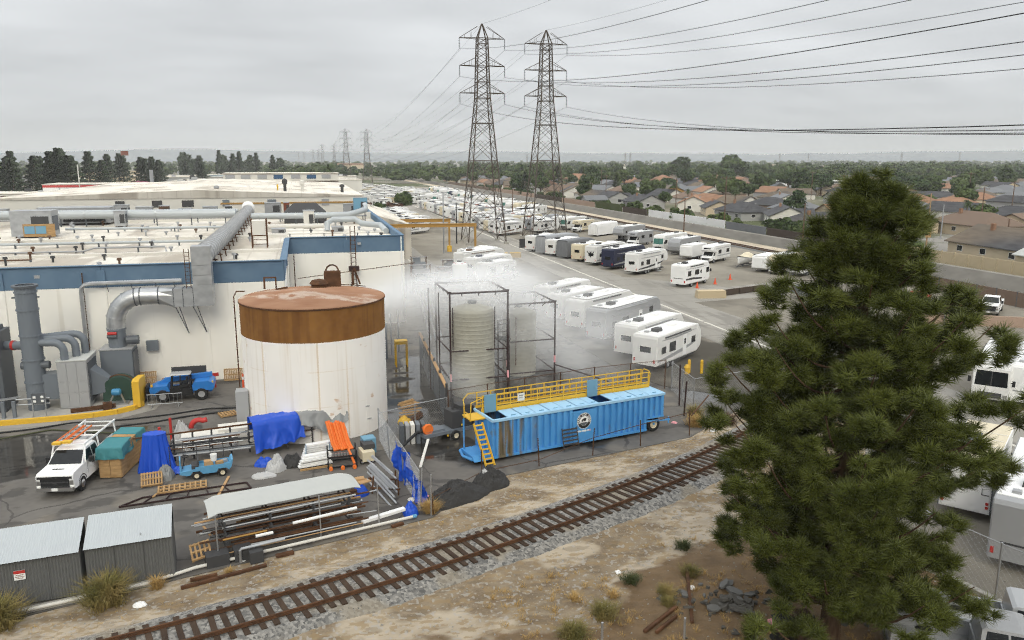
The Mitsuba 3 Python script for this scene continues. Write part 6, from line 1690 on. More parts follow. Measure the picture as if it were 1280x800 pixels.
TW = [(39.3, 176.8), (55.2, 181.6)]
t0 = tower('nearer left lattice transmission tower rising above the trailer lot', *TW[0], 1.0, 'tower', None)
tower('nearer right lattice transmission tower rising above the trailer lot', *TW[1], 1.0, 'tower', None, t0)
FARP = [(35.2, 650, 0.9), (51.2, 650, 0.9), (28.5, 1080, 0.82), (43.4, 1080, 0.82), (23.5, 1500, 0.8), (32.5, 1500, 0.8), (10, 1900, 0.8), (-3, 2300, 0.85)]
for i, (x, y, s) in enumerate(FARP):
    tower('distant lattice transmission tower above the trees' if i > 1 else ['second left transmission tower far beyond the lot', 'second right transmission tower far beyond the lot'][i], x, y, s, 'tower', 'distant towers along the power line' if i > 1 else None, t0)
for i, (x, y, s) in enumerate([(890, 2150, 0.85), (905, 2150, 0.85), (420, 1500, 0.62), (1350, 2100, 0.8), (1480, 2150, 0.8), (760, 2400, 0.9), (1600, 1900, 0.85), (1650, 1750, 0.8), (-210, 2300, 0.7), (-160, 2400, 0.7)]):
    tower('tiny distant lattice tower against the hills', x, y, s, 'tower', 'tiny towers on the horizon', t0)


def cable(p, q, sag, n):
    f = np.linspace(0, 1, n)
    p, q = np.array(p, float), np.array(q, float)
    v = p + (q - p) * f[:, None]
    v[:, 2] -= sag * 4 * f * (1 - f)
    return v


for k in range(2):
    x, y = TW[k]
    near = (x + 6.0, y - 315.0)
    for j, (dx, z) in enumerate([(-5, 41.7), (5, 41.7), (-5, 36.0), (5, 36.0), (-5, 30.3), (5, 30.3), (0, 47.0)]):
        a = [near[0] + dx, near[1], z]
        b = [x + dx, y, z]
        c = [FARP[k][0] + dx * 0.9, 650, z * 0.9]
        d = [FARP[k + 2][0] + dx * 0.82, 1080, z * 0.82]
        v = np.vstack([cable(a, b, 10.3 if j < 6 else 7.0, 40), cable(b, c, 11.0, 40)[1:], cable(c, d, 9.0, 16)[1:]])
        lv = {41.7: 'top', 36.0: 'middle', 30.3: 'lowest', 47.0: 'peak'}[z]
        side = 'left arm of the' if dx < 0 else 'right arm of the' if dx > 0 else 'point of the'
        single('power_line', MB().path(v, np.where(np.arange(len(v)) < 79, 0.034 if j < 6 else 0.02, 0.05), 4), 'wire', f'thin dark cable slung from the {lv} {side} {["left", "right"][k]} near tower', 'cable')

# ------------------------------------------------------------------ yellow gantry frames
for i, (x, y, x2, z) in enumerate(((31.0, 146.5, 12.5, 6.1), (28.6, 160.5, 11.5, 6.0))):
    t = Thing('gantry', ['nearer rusty yellow steel gantry frame with a long beam', 'farther rusty yellow steel gantry frame with a long beam'][i], 'gantry')
    t.part('beam', MB().beam([x + 0.3, y, z + 0.1], [x2, y + 1.5, z + 0.1], 0.3, 0.12).beam([x + 0.3, y, z + 0.62], [x2, y + 1.5, z + 0.62], 0.3, 0.12).beam([x + 0.3, y, z + 0.36], [x2, y + 1.5, z + 0.36], 0.06, 0.5), 'gantry')
    for xx_, yy_ in ((x, y), (x2 + 0.4, y + 1.5)):
        t.part('post', MB().beam([xx_, yy_, 0], [xx_, yy_, z], 0.34, 0.34), 'gantry')
        t.part('base', MB().lathe(xx_, yy_, [(0.5, 0), (0.5, 1.2), (0.0, 1.25)], 10), 'yellow')

# ------------------------------------------------------------------ motorhomes, trailers, boats
def windows(t, spec, W, material='glass', name='window'):
    for s_, x, z, w_, h_ in spec:
        t.part(name, MB().box(x, s_ * (W / 2 + 0.012), z, w_, 0.035, h_), material)


def swoosh(t, pts, W, material, sides=(-1, 1)):
    for s_ in sides:
        top = [[x, s_ * (W / 2 + 0.008), z + h] for x, z, h in pts]
        bot = [[x, s_ * (W / 2 + 0.008), z] for x, z, h in pts]
        n = len(pts)
        t.part('stripe', MB().add(top + bot, [[i, i + 1, n + i + 1, n + i] for i in range(n - 1)]), material)


def shell(profile, W):
    """A side profile pulled across the width with softened edges."""
    m = MB()
    p = np.array(profile)
    c = p.mean(0)
    q = c + (p - c) * (1 - 0.10 / np.abs(p - c).max(0))
    n = len(p)
    for s_ in (-1, 1):
        m.add([[x, s_ * (W / 2 - 0.07), z] for x, z in p] + [[x, s_ * W / 2, z] for x, z in q], [[i, (i + 1) % n, n + (i + 1) % n, n + i] for i in range(n)])
        m.extrude([tuple(v) for v in q], s_ * W / 2 - 0.001, s_ * W / 2, 'xz')
    m.add([[x, -W / 2 + 0.07, z] for x, z in p] + [[x, W / 2 - 0.07, z] for x, z in p], [[i, (i + 1) % n, n + (i + 1) % n, n + i] for i in range(n)])
    return m


def roof_bits(t, L, H, W, n=2, x0=0.0):
    t.part('roof', MB().box(x0, 0, H - 0.02, L - 0.4, W - 0.16, 0.05), 'white')
    for k in range(n):
        x = x0 + L * (-0.28 + 0.42 * k)
        t.part('air_conditioner', MB().box(x, 0, H + 0.03, 0.95, 0.72, 0.28, 0, 0.86), 'dark' if k == 0 else 'white')
    for x in (-0.1, 0.38, -0.42):
        t.part('roof_vent', MB().box(x0 + L * x, 0.45, H + 0.03, 0.4, 0.4, 0.13, 0, 0.9), 'rvgrey' if x < 0 else 'white')


def trailer(label, L=8.6, fifth=False, body='rv', accent='dark', tf=None, group=None, cat='travel trailer'):
    W, H = 2.5, 3.25
    t = Thing('travel_trailer', label, cat, tf, group)
    if fifth:
        H = 3.6
        pr = [(-L / 2, 0.62), (L / 2 - 2.6, 0.62), (L / 2 - 2.4, 1.55), (L / 2 - 0.25, 1.65), (L / 2, 2.2), (L / 2 - 0.25, 3.1), (L / 2 - 0.9, H - 0.06), (-L / 2 + 0.1, H - 0.1), (-L / 2, H - 0.3)]
    else:
        pr = [(-L / 2, 0.58), (L / 2 - 0.9, 0.58), (L / 2 - 0.15, 1.0), (L / 2, 1.7), (L / 2 - 0.12, 2.5), (L / 2 - 0.7, H - 0.08), (L / 2 - 1.3, H), (-L / 2 + 0.1, H), (-L / 2, H - 0.25)]
    t.part('body', shell(pr, W), body)
    t.part('skirt', MB().box(-0.4, 0, 0.42, L - 1.9, W - 0.2, 0.2), 'dark')
    roof_bits(t, L * (0.82 if fifth else 0.8), H, W, 2, -0.3)
    windows(t, [(-1, -L * 0.36, 1.55, 0.8, 0.6), (-1, -L * 0.17, 1.5, 1.15, 0.85), (-1, L * 0.30, 2.1 if fifth else 1.6, 0.75, 0.6), (1, -L * 0.30, 1.6, 0.9, 0.7), (1, L * 0.05, 1.6, 1.0, 0.7), (1, L * 0.32, 2.1 if fifth else 1.6, 0.6, 0.5)], W)
    t.part('rear_window', MB().box(-L / 2 - 0.012, -0.1, 1.75, 0.04, 1.05, 0.5), 'glass')
    t.part('door', MB().box(L * 0.10, -(W / 2 + 0.01), 0.72, 0.68, 0.03, 1.9), 'white')
    t.part('door_window', MB().box(L * 0.10, -(W / 2 + 0.03), 1.75, 0.3, 0.03, 0.5), 'glass')
    swoosh(t, [(-L * 0.48, 0.9, 0.16), (-L * 0.2, 0.95, 0.3), (L * 0.1, 1.15, 0.32), (L * 0.28, 1.45, 0.2), (L * 0.38, 1.8 if fifth else 1.6, 0.04)], W, accent)
    swoosh(t, [(-L * 0.40, 2.72, 0.05), (-L * 0.1, 2.60, 0.16), (L * 0.18, 2.66, 0.14), (L * 0.36, 2.8, 0.03)], W, 'rvgrey')
    t.part('awning', MB().tube([-L * 0.34, -(W / 2 + 0.06), H - 0.3], [L * 0.22, -(W / 2 + 0.06), H - 0.3], 0.07, 6), 'dark' if accent != 'dark' else 'rvgrey')
    for s_ in (-1, 1):
        t.part('slide_out', MB().box(-L * 0.16, s_ * (W / 2 + 0.02), 0.85, 2.4, 0.02, 1.9), body) if s_ > 0 else None
        for x in (-L * 0.14, -L * 0.14 - 0.85):
            wheel(t, x, s_ * (W / 2 - 0.18), 0.36, 0.22, 'rvgrey')
    t.part('rear_light', MB().box(-L / 2 - 0.01, -0.98, 0.85, 0.04, 0.14, 0.3).box(-L / 2 - 0.01, 0.98, 0.85, 0.04, 0.14, 0.3), 'red')
    t.part('hitch', MB().beam([L / 2 - (2.2 if fifth else 0.8), 0, 0.5], [L / 2 + (0.0 if fifth else 0.9), 0, 0.5], 0.14, 0.12) if not fifth else MB().box(L / 2 - 1.1, 0, 0.9, 0.3, 0.3, 0.7).box(L / 2 - 1.6, 0.7, 0, 0.12, 0.12, 1.6).box(L / 2 - 1.6, -0.7, 0, 0.12, 0.12, 1.6), 'dark')
    return t


def motorhome(label, L=9.4, tf=None, body='rv', accent='dark', group=None):
    W, H = 2.5, 3.35
    t = Thing('motorhome', label, 'motorhome', tf, group)
    t.part('body', shell([(-L / 2, 0.55), (L / 2 - 0.3, 0.5), (L / 2, 0.75), (L / 2, 1.5), (L / 2 - 0.2, 2.9), (L / 2 - 0.55, H - 0.05), (L / 2 - 1.2, H), (-L / 2 + 0.12, H), (-L / 2, H - 0.2)], W), body)
    t.part('windshield', MB().add([[L / 2 + 0.015, -1.08, 1.62], [L / 2 + 0.015, 1.08, 1.62], [L / 2 - 0.155, 1.02, 2.72], [L / 2 - 0.155, -1.02, 2.72]], [[0, 1, 2, 3]]), 'screen')
    t.part('wiper', MB().beam([L / 2 + 0.0, 0, 1.62], [L / 2 - 0.14, 0.02, 2.72], 0.06, 0.04), 'dark')
    t.part('grille', MB().box(L / 2 + 0.01, 0, 0.72, 0.05, 1.5, 0.4), 'dark')
    for s_ in (-1, 1):
        t.part('headlight', MB().box(L / 2 + 0.012, s_ * 0.98, 0.82, 0.05, 0.3, 0.22), 'chrome')
        t.part('mirror', MB().box(L / 2 - 0.1, s_ * 1.45, 1.75, 0.14, 0.2, 0.42).beam([L / 2 - 0.15, s_ * 1.2, 2.0], [L / 2 - 0.1, s_ * 1.4, 2.0], 0.04, 0.04), 'black')
    windows(t, [(s_, x, 1.7, w_, 0.75) for s_ in (-1, 1) for x, w_ in ((L * 0.40, 0.9), (-L * 0.05, 1.3), (-L * 0.36, 1.0))] + [(-1, L * 0.12, 1.75, 0.4, 0.5)], W)
    t.part('door', MB().box(L * 0.22, -(W / 2 + 0.01), 0.65, 0.68, 0.03, 1.95), body)
    swoosh(t, [(-L * 0.49, 1.15, 0.26), (-L * 0.2, 1.1, 0.30), (L * 0.05, 0.95, 0.26), (L * 0.3, 0.9, 0.1)], W, accent)
    swoosh(t, [(-L * 0.49, 2.75, 0.06), (0, 2.62, 0.12), (L * 0.40, 2.72, 0.05)], W, 'rvgrey')
    roof_bits(t, L * 0.9, H, W)
    t.part('awning', MB().tube([-L * 0.34, -(W / 2 + 0.06), H - 0.28], [L * 0.2, -(W / 2 + 0.06), H - 0.28], 0.08, 6), 'dark')
    t.part('rear_light', MB().box(-L / 2 - 0.01, -1.05, 0.8, 0.04, 0.14, 0.3).box(-L / 2 - 0.01, 1.05, 0.8, 0.04, 0.14, 0.3), 'red')
    t.part('rear_trim', MB().box(-L / 2 - 0.01, 0, 1.35, 0.03, 1.5, 0.08), accent)
    for s_ in (-1, 1):
        for x in (L * 0.33, -L * 0.24):
            wheel(t, x, s_ * (W / 2 - 0.17), 0.44, 0.28, 'rvgrey')
    return t


def camper(label, tf=None, body='rv', accent='rvgrey', group=None, L=7.6):
    W, H = 2.4, 3.1
    t = Thing('camper_van', label, 'motorhome', tf, group)
    t.part('body', shell([(-L / 2, 0.55), (L / 2 - 2.1, 0.55), (L / 2 - 2.1, 2.0), (L / 2 - 0.75, 2.05), (L / 2 - 0.55, 2.35), (L / 2 - 0.8, 2.9), (L / 2 - 1.4, H), (-L / 2 + 0.1, H), (-L / 2, H - 0.2)], W), body)
    t.part('cab', shell([(L / 2 - 2.1, 0.5), (L / 2 - 0.05, 0.5), (L / 2, 1.05), (L / 2 - 0.9, 1.3), (L / 2 - 1.45, 2.0), (L / 2 - 2.1, 2.0)], 2.0), 'white')
    t.part('windshield', MB().add([[L / 2 - 0.88, -0.88, 1.33], [L / 2 - 0.88, 0.88, 1.33], [L / 2 - 1.4, 0.82, 1.97], [L / 2 - 1.4, -0.82, 1.97]], [[0, 1, 2, 3]]), 'glass')
    t.part('grille', MB().box(L / 2 + 0.0, 0, 0.62, 0.05, 1.3, 0.34), 'dark')
    t.part('bumper', MB().box(L / 2 + 0.06, 0, 0.42, 0.16, 1.95, 0.18), 'chrome')
    for s_ in (-1, 1):
        t.part('headlight', MB().box(L / 2 - 0.01, s_ * 0.8, 0.8, 0.06, 0.24, 0.2), 'chrome')
        t.part('cab_window', MB().add([[L / 2 - 1.0, s_ * 1.005, 1.32], [L / 2 - 1.9, s_ * 1.005, 1.32], [L / 2 - 1.9, s_ * 1.005, 1.85], [L / 2 - 1.4, s_ * 1.005, 1.85]], [[0, 1, 2, 3]]), 'glass')
        for x in (L * 0.34, -L * 0.22):
            wheel(t, x, s_ * 0.95, 0.38, 0.26, 'rvgrey')
    t.part('front_window', MB().box(L / 2 - 0.66, 0, 2.3, 0.06, 1.3, 0.42), 'glass')
    windows(t, [(s_, x, 1.6, w_, 0.7) for s_ in (-1, 1) for x, w_ in ((L * 0.08, 1.2), (-L * 0.34, 1.2))], W)
    swoosh(t, [(-L * 0.49, 1.15, 0.2), (0, 1.15, 0.2), (L * 0.2, 1.15, 0.2)], W, accent)
    swoosh(t, [(-L * 0.49, 2.55, 0.10), (0, 2.55, 0.10), (L * 0.3, 2.5, 0.10)], W, accent)
    roof_bits(t, L * 0.7, H, W, 1, -0.6)
    return t


def covered(label, L=9.0, material='cover', tf=None, group=None, H=3.5):
    t = Thing('covered_trailer', label, 'covered trailer', tf, group)
    W = 2.6

    def fn(u, w):
        a = u * math.pi * 1.16 - 0.08 * math.pi
        e = 0.22
        c, s_ = np.cos(a), np.sin(a)
        yy_ = np.sign(c) * np.abs(c) ** e * W / 2
        zz_ = np.clip(0.45 + np.sign(s_) * np.abs(s_) ** 0.36 * (H - 0.45), 0.35, None)
        x = (w - 0.5) * L
        p = np.stack([x * 0.9, yy_ * 1.5 + zz_ * 1.2, x * 0 + L], -1)
        f1 = meshkit.fbm(p, 4, 3) - 0.5
        zz_ = zz_ - 0.35 * np.clip((w - 0.75) / 0.25, 0, 1) ** 2 * (zz_ > 1.5) + 0.18 * f1
        return x, yy_ * (1 + 0.10 * f1) + 0.06 * np.sin(x * 4 + zz_), zz_
    m = MB().grid(fn, 30, 24)
    t.part('cloth', m, material, 40)
    for s_, x in ((-1, -L / 2), (1, L / 2)):
        t.part('end_cloth', MB().grid(lambda u, w: (x + s_ * 0.12 * np.sin(np.pi * w) * np.sin(np.pi * u) + 0.04 * np.sin(u * 22), (u - 0.5) * W * 0.985, 0.42 + w * (H - 0.55 - (0.32 if s_ > 0 else 0)) * (1 - 0.10 * np.abs(u * 2 - 1) ** 6)), 20, 10), material, 40)
    for s_ in (-1, 1):
        wheel(t, -0.8, s_ * 1.0, 0.34, 0.2, 'rvgrey')
    t.part('chassis', MB().box(0, 0, 0.3, L * 0.9, 1.8, 0.16), 'dark')
    return t


def boat(label, tf=None, group=None, cover='cover', hull='white', L=7.0):
    t = Thing('boat_on_trailer', label, 'boat', tf, group)
    m = MB()

    def fh(u, w):
        x = (u - 0.45) * L
        half = 1.15 * np.clip(1 - np.clip((u - 0.45) / 0.55, 0, 1) ** 2.4, 0, 1)
        k = w * 2 - 1
        z = 0.75 + 0.25 * np.clip((u - 0.4) / 0.6, 0, 1) ** 2 + (np.abs(k) ** 1.5) * (0.95 + 0.2 * u)
        return x, k * half, z
    t.part('hull', MB().grid(fh, 24, 15), hull, 30)

    def fc(u, w):
        x = (u - 0.45) * L
        half = 1.17 * np.clip(1 - np.clip((u - 0.45) / 0.55, 0, 1) ** 2.4, 0.0, 1)
        k = w * 2 - 1
        z = 1.70 + 0.45 * np.clip((u - 0.4) / 0.6, 0, 1) ** 2 + (1 - k * k) * (0.75 * np.exp(-((u - 0.42) / 0.2) ** 2) + 0.12) + 0.2 * u
        return x, k * half, z
    t.part('cover', MB().grid(fc, 24, 13), cover, 40)
    t.part('trailer_frame', MB().beam([-L * 0.4, -0.7, 0.5], [L * 0.25, -0.6, 0.5], 0.1, 0.12).beam([-L * 0.4, 0.7, 0.5], [L * 0.25, 0.6, 0.5], 0.1, 0.12).beam([L * 0.25, -0.6, 0.5], [L * 0.62, 0, 0.45], 0.1, 0.1).beam([L * 0.25, 0.6, 0.5], [L * 0.62, 0, 0.45], 0.1, 0.1).box(-1, 0, 0.45, 0.15, 2.1, 0.15), 'dark')
    t.part('motor', MB().box(-L * 0.47, 0, 1.2, 0.5, 0.4, 0.75), 'black')
    for s_ in (-1, 1):
        wheel(t, -1.0, s_ * 1.1, 0.33, 0.2, 'rvgrey')
    return t


def cargo(label, L=7.0, tf=None, group=None, body='white', solar=False, H=2.75):
    t = Thing('cargo_trailer', label, 'cargo trailer', tf, group)
    t.part('body', MB().extrude([(-L / 2, 0.5), (L / 2 - 0.5, 0.5), (L / 2, 0.8), (L / 2, H - 0.3), (L / 2 - 0.3, H), (-L / 2, H)], -1.2, 1.2, 'xz'), body)
    for s_ in (-1, 1):
        t.part('corner_post', MB().box(-L / 2 - 0.01, s_ * 1.19, 0.5, 0.06, 0.06, H - 0.48), 'dark_panel')
        t.part('tail_light', MB().box(-L / 2 - 0.04, s_ * 1.02, 0.78, 0.04, 0.14, 0.14), 'red')
        t.part('tail_light', MB().box(-L / 2 - 0.04, s_ * 1.02, 1.0, 0.04, 0.14, 0.14), 'red')
        t.part('door_latch', MB().box(-L / 2 - 0.04, s_ * 0.9, 1.5, 0.03, 0.34, 0.04).box(-L / 2 - 0.04, s_ * 0.75, 1.5, 0.03, 0.03, 0.35), 'dark')
        t.part('bottom_trim', MB().box(0, s_ * 1.21, 0.48, L - 0.6, 0.03, 0.12), 'dark_panel')
        for x in (-0.6, 0.3):
            wheel(t, x, s_ * 1.12, 0.34, 0.2, 'rvgrey')
    t.part('rear_door', MB().box(-L / 2 - 0.02, 0, 0.6, 0.03, 2.2, H - 0.75), body)
    t.part('roof', MB().box(0, 0, H, L - 0.3, 2.3, 0.03), 'cream' if solar else 'white')
    if solar:
        for k in range(4):
            t.part('solar_panel', MB().box(-L * 0.12 + k * 0.7, 0.55, H + 0.035, 0.62, 1.0, 0.04), 'dark_panel')
        for k in range(5):
            t.part('roof_seam', MB().box(-L * 0.42 + k * 1.3, -0.5, H + 0.032, 0.06, 1.2, 0.02), 'pale')
    t.part('hitch', MB().beam([L / 2, 0.5, 0.5], [L / 2 + 1.1, 0, 0.5], 0.1, 0.1).beam([L / 2, -0.5, 0.5], [L / 2 + 1.1, 0, 0.5], 0.1, 0.1), 'dark')
    return t


AX = 37.0                                            # every stored vehicle stands at this slant to the warehouse
dx_, dy_ = math.cos(math.radians(AX)), math.sin(math.radians(AX))


def at_rear(x, y, L, deg=AX):
    """Place by the middle of the rear face."""
    x, y = x * 0.975, y * 0.975                    # the bodies ride half a metre above the ground they were sighted on
    return place(x + math.cos(math.radians(deg)) * L / 2, y + math.sin(math.radians(deg)) * L / 2, 0, deg)


# first row: rears towards the spray, the near ones in the mist
row1 = [
    ('trailer', 'white travel trailer with dark swooshes standing nearest the trailer tank', dict(L=8.8, accent='rvgrey')),
    ('trailer', 'white travel trailer with a row of black roof boxes, second from the trailer tank', dict(L=9.6, accent='dark')),
    ('trailer', 'long grey slab sided toy hauler half veiled in mist, third from the trailer tank', dict(L=11.5, fifth=True, body='rvgrey', accent='dark')),
    ('trailer', 'white fifth wheel trailer, fourth from the trailer tank, its rear lost in mist', dict(L=10.5, fifth=True, accent='rvgrey')),
]
protos = {}
for i, (kind, lab, kw) in enumerate(row1):
    L = kw['L']
    x, y = [(29.2, 64.9), (29.3, 69.6), (28.9, 76.6), (28.6, 82.5)][i]
    protos[i] = trailer(lab, tf=at_rear(x, y, L), cat='travel trailer', **kw)
m0 = motorhome('white motorhome half lost in the mist, sixth from the trailer tank', 9.4, at_rear(28.0, 93.5, 9.4), 'rv', 'rvgrey')
c0 = camper('white camper van standing at the far side of the spray, before the last hazy trailers', at_rear(26.4, 120.0, 7.6))
mist_row = [(protos[1], 27.9, 88.0, 9.6), (protos[1], 25.5, 125.4, 9.6), (protos[3], 24.9, 131.0, 10.5), (protos[0], 26.8, 138.0, 8.8)]
for i, (p, x, y, L) in enumerate(mist_row):
    p.copy(at_rear(x, y, L), ['white trailer just beyond the fourth one in the spray', 'white trailer with black roof boxes beyond the spray', 'tall white fifth wheel beyond the spray', 'white covered trailer by the foot of the gantry'][i], None, {'dark': ('dark', 'navy', 'pole', 'rvgrey')[i % 4]})
# row beyond the gantry, left of the road
k = 0
for y in np.arange(205, 296, 5.4):
    p, L = [(protos[0], 8.8), (m0, 9.4), (protos[3], 10.5), (protos[1], 9.6)][k % 4]
    p.copy(at_rear(24.2 + (k % 3) * 0.4, y, L), 'white trailer or motorhome in the row behind the yellow gantry', 'white trailers parked behind the gantry', {'rv': 'cream'} if k % 7 == 5 else None)
    k += 1
# second row, right of the road, rears to the road
a5 = trailer('white fifth wheel with open steps at the near end of the middle row', 10.2, True, 'rv', 'dark', at_rear(52.3, 122.6, 10.2))
a5.part('step', MB().box(1.0, -1.75, 0.25, 0.7, 0.9, 0.06).box(1.0, -1.55, 0.5, 0.7, 0.3, 0.06), 'galv')
x5 = trailer('dark navy and black fifth wheel beside the white one with steps', 11.0, True, 'navy', 'rvgrey', at_rear(50.8, 129.6, 11.0))
w5 = protos[3].copy(at_rear(49.9, 135.6, 10.5), 'white fifth wheel with a dark v mark on its rear, beside the navy one')
w5.part('rear_mark', MB().add([[-5.27, -0.8, 2.6], [-5.27, -0.62, 2.6], [-5.27, 0, 1.75], [-5.27, 0.62, 2.6], [-5.27, 0.8, 2.6], [-5.27, 0, 1.45]], [[0, 1, 2, 5], [2, 3, 4, 5]]).add([[-5.27, -0.3, 2.5], [-5.27, 0.3, 2.5], [-5.27, 0, 2.1]], [[0, 1, 2]]), 'dark')
protos[0].copy(at_rear(49.2, 141.3, 8.8), 'cream trailer beside the fifth wheel with the v mark', None, {'rv': 'cream'})
covered('trailer under a dark grey cover, right of the larger covered one', 9.6, 'cover_dark', at_rear(48.2, 146.9, 9.6))
protos[1].copy(at_rear(47.0, 150.8, 9.6), 'white trailer squeezed between the two grey covered trailers')
cv0 = covered('largest trailer under a light grey cover near the right tower foot', 11.5, 'cover', at_rear(46.2, 154.6, 11.5), None, 3.7)
protos[0].copy(at_rear(45.3, 159.6, 8.8), 'white trailer just left of the largest grey covered trailer')
k = 0
for y in np.arange(196, 318, 5.2):
    p, L = [(protos[1], 9.6), (protos[3], 10.5), (c0, 7.6), (protos[0], 8.8), (m0, 9.4)][k % 5]
    x = 47.0 - (y - 196) * 0.02
    p.copy(at_rear(x, y, L), 'trailer or motorhome in the middle row beyond the tower feet', 'vehicles of the middle row beyond the towers', {'rv': 'cream'} if k % 6 == 2 else {'rv': 'rvgrey', 'white': 'rv'} if k % 6 == 4 else {'dark': ('pole', 'navy', 'rvgrey')[k % 3]})
    protos[k % 4 if k % 4 != 2 else 0].copy(at_rear(x + 11.5, y + 5, 9.0), 'white trailer standing nose to nose with the middle row beyond the towers', 'second line of the middle row', {'rv': 'cover' if k % 5 == 1 else 'cream' if k % 7 == 3 else 'rv', 'dark': ('dark', 'navy', 'oldpaint')[k % 3]})
    k += 1
# lone motorhome with cones
motorhome('lone white motorhome with its black striped side, three cones about it', 7.9, at_rear(53.8, 108.3, 7.9), 'white', 'dark')
cone0 = None
for i, (x, y) in enumerate(((55.1, 104.7), (59.5, 107.5), (64.0, 111.0))):
    t = Thing('traffic_cone', ['red cone at the rear corner of the lone motorhome', 'red cone beside the middle of the lone motorhome', 'red cone ahead of the lone motorhome'][i], 'traffic cone', place(x, y))
    t.part('cone', MB().lathe(0, 0, [(0.22, 0.04), (0.04, 0.95), (0.0, 0.95)], 10), 'cone')
    t.part('base', MB().box(0, 0, 0, 0.5, 0.5, 0.05), 'cone')
# third row along the channel, fronts to the lower left
def at_front(x, y, L, deg=AX + 180):
    x, y = x * 0.978, y * 0.978
    return place(x - math.cos(math.radians(deg)) * L / 2, y - math.sin(math.radians(deg)) * L / 2, 0, deg)


R3 = [
    (79.5, 109.8, cargo, 'white cargo trailer at the near end of the channel row', 5.0, {}), (77.0, 113.6, cargo, 'second white cargo trailer beside the cream camper', 6.0, {}),
    (75.3, 116.6, camper, 'cream camper van with a dark grille in the channel row', 7.6, dict(body='cream')), (74.2, 119.6, cargo, 'white cargo trailer left of the cream camper', 6.5, {}),
    (73.2, 124.4, boat, 'boat under a beige cover in the channel row', 7.0, dict(cover='cream')), (71.4, 133.0, camper, 'white camper van with red nose marks facing the lot', 8.2, {}),
    (70.2, 138.6, cargo, 'plain white cargo trailer beside the camper van', 6.5, {}), (71.2, 146.0, 'grey', 'pale grey trailer between a cargo trailer and a big motorhome', 9.6, {}),
    (70.9, 152.5, motorhome, 'white motorhome with a green windshield facing the lot', 10.5, {}), (69.6, 164.0, camper, 'dark roofed camper van with a silver nose', 8.0, dict(body='rvgrey')),
    (70.2, 172.5, 'dark', 'silver grey trailer with a dark underside in the channel row', 9.6, {}), (69.6, 188.0, 'covw', 'white covered trailer standing crosswise in the channel row', 9.5, {}),
    (69.0, 200.0, camper, 'beige camper van left of the white covered trailer', 7.6, dict(body='cream')), (68.2, 207.0, motorhome, 'motorhome with a dark round front window mark', 9.4, {}), (67.4, 214.0, camper, 'small pale van in the channel row before the covered boat', 6.5, {}),
    (66.8, 223.0, 'cov', 'grey covered boat trailer behind the right tower', 7.0, {}), (66.0, 234.0, boat, 'white boat with a dark stripe behind the right tower', 9.0, dict(cover='white')),
    (65.5, 243.0, 'covw', 'white covered boat behind the towers', 8.0, {}), (64.8, 251.0, motorhome, 'black motorhome with a green windshield behind the towers', 11.0, dict(body='black')),
]
mz = None
for x, y, fn, lab, L, kw in R3:
    tf = at_front(x, y, L)
    if fn == 'grey':
        protos[1].copy(tf, lab, None, {'rv': 'rvgrey'})
    elif fn == 'dark':
        protos[3].copy(tf, lab, None, {'rv': 'rvgrey', 'dark': 'black'})
    elif fn == 'covw':
        covered(lab, L, 'white', tf, None, 3.3)
    elif fn == 'cov':
        covered(lab, L, 'cover', tf, None, 3.0)
    else:
        fn(lab, L=L, tf=tf, **kw)
k = 0
b0 = boat('small white boat at the end of the channel row beyond the towers', at_front(65, 258, 7.0), 'far vehicles of the channel row', 'white')
labels[b0.key]['label'] = 'white boat, trailer or motorhome far along the channel row'
for y in np.arange(264, 470, 5.6):
    p, L = [(protos[0], 8.8), (m0, 9.4), (b0, 7.0), (protos[3], 10.5), (c0, 7.6)][k % 5]
    p.copy(at_front(66.5 - (y - 264) * 0.012 + 8, y, L), 'white boat, trailer or motorhome far along the channel row', 'far vehicles of the channel row', {'rv': 'cream'} if k % 8 == 3 else {'rv': 'navy'} if k % 9 == 7 else None)
    if k % 2 == 0 and y > 280:
        p.copy(at_front(58 - (y - 264) * 0.012, y + 2, L), 'white trailer or motorhome packed in the second line of the channel row', 'second line of the channel row')
    k += 1
for i, y in enumerate(np.arange(330, 540, 7.0)):
    p, L = [(protos[0], 8.8), (protos[3], 10.5), (m0, 9.4)][i % 3]
    p.copy(at_rear(28 + (i % 4) * 6.2, y, L), 'tiny white trailer at the far end of the lot', 'trailers at the far end of the lot', {'rv': 'cream'} if i % 5 == 1 else None)

# near right corner: cargo trailer, big motorhomes, pickups
cargo('white cargo trailer with solar panels on its roof right of the pine', 8.0, at_rear(33.3, 32.5, 8.0, 38), None, 'white', True, 3.05)
m1 = motorhome('grey motorhome with a white roof and red tail lights at the right edge', 11.0, at_rear(31.0, 26.9, 11.0, 38), 'rvgrey', 'dark')
m2 = motorhome('white roofed motorhome with a dark side half behind the pine', 10.5, at_front(50.6, 48.2, 10.5, 219), 'rv', 'navy')
scene[m2.key + '__windshield']['bsdf'] = {'type': 'ref', 'id': 'm_glass'}
motorhome('white motorhome at the right edge beside the road', 9.6, at_rear(52.6, 47.0, 9.6, 39), 'white', 'rvgrey')
pickup('silver pickup with an open bed at the lower right corner', place(25.4, 21.7, 0.06, -38), body='silver', rack=False, service=False)
pickup('grey pickup beside the silver one under the pine', place(23.2, 20.9, 0.06, -36), body='rvgrey', rack=False, service=False)
for i, (x, y, c, lab) in enumerate(((74.4, 83.2, 'red', 'faded red pickup parked by the brown fence'), (77.6, 81.0, 'oldpaint', 'rusty orange pickup parked by the brown fence'), (81.0, 78.4, 'white', 'white van like pickup parked by the brown fence'))):
    pickup(lab, place(x, y, 0, 219), body=c, rack=False, service=False)
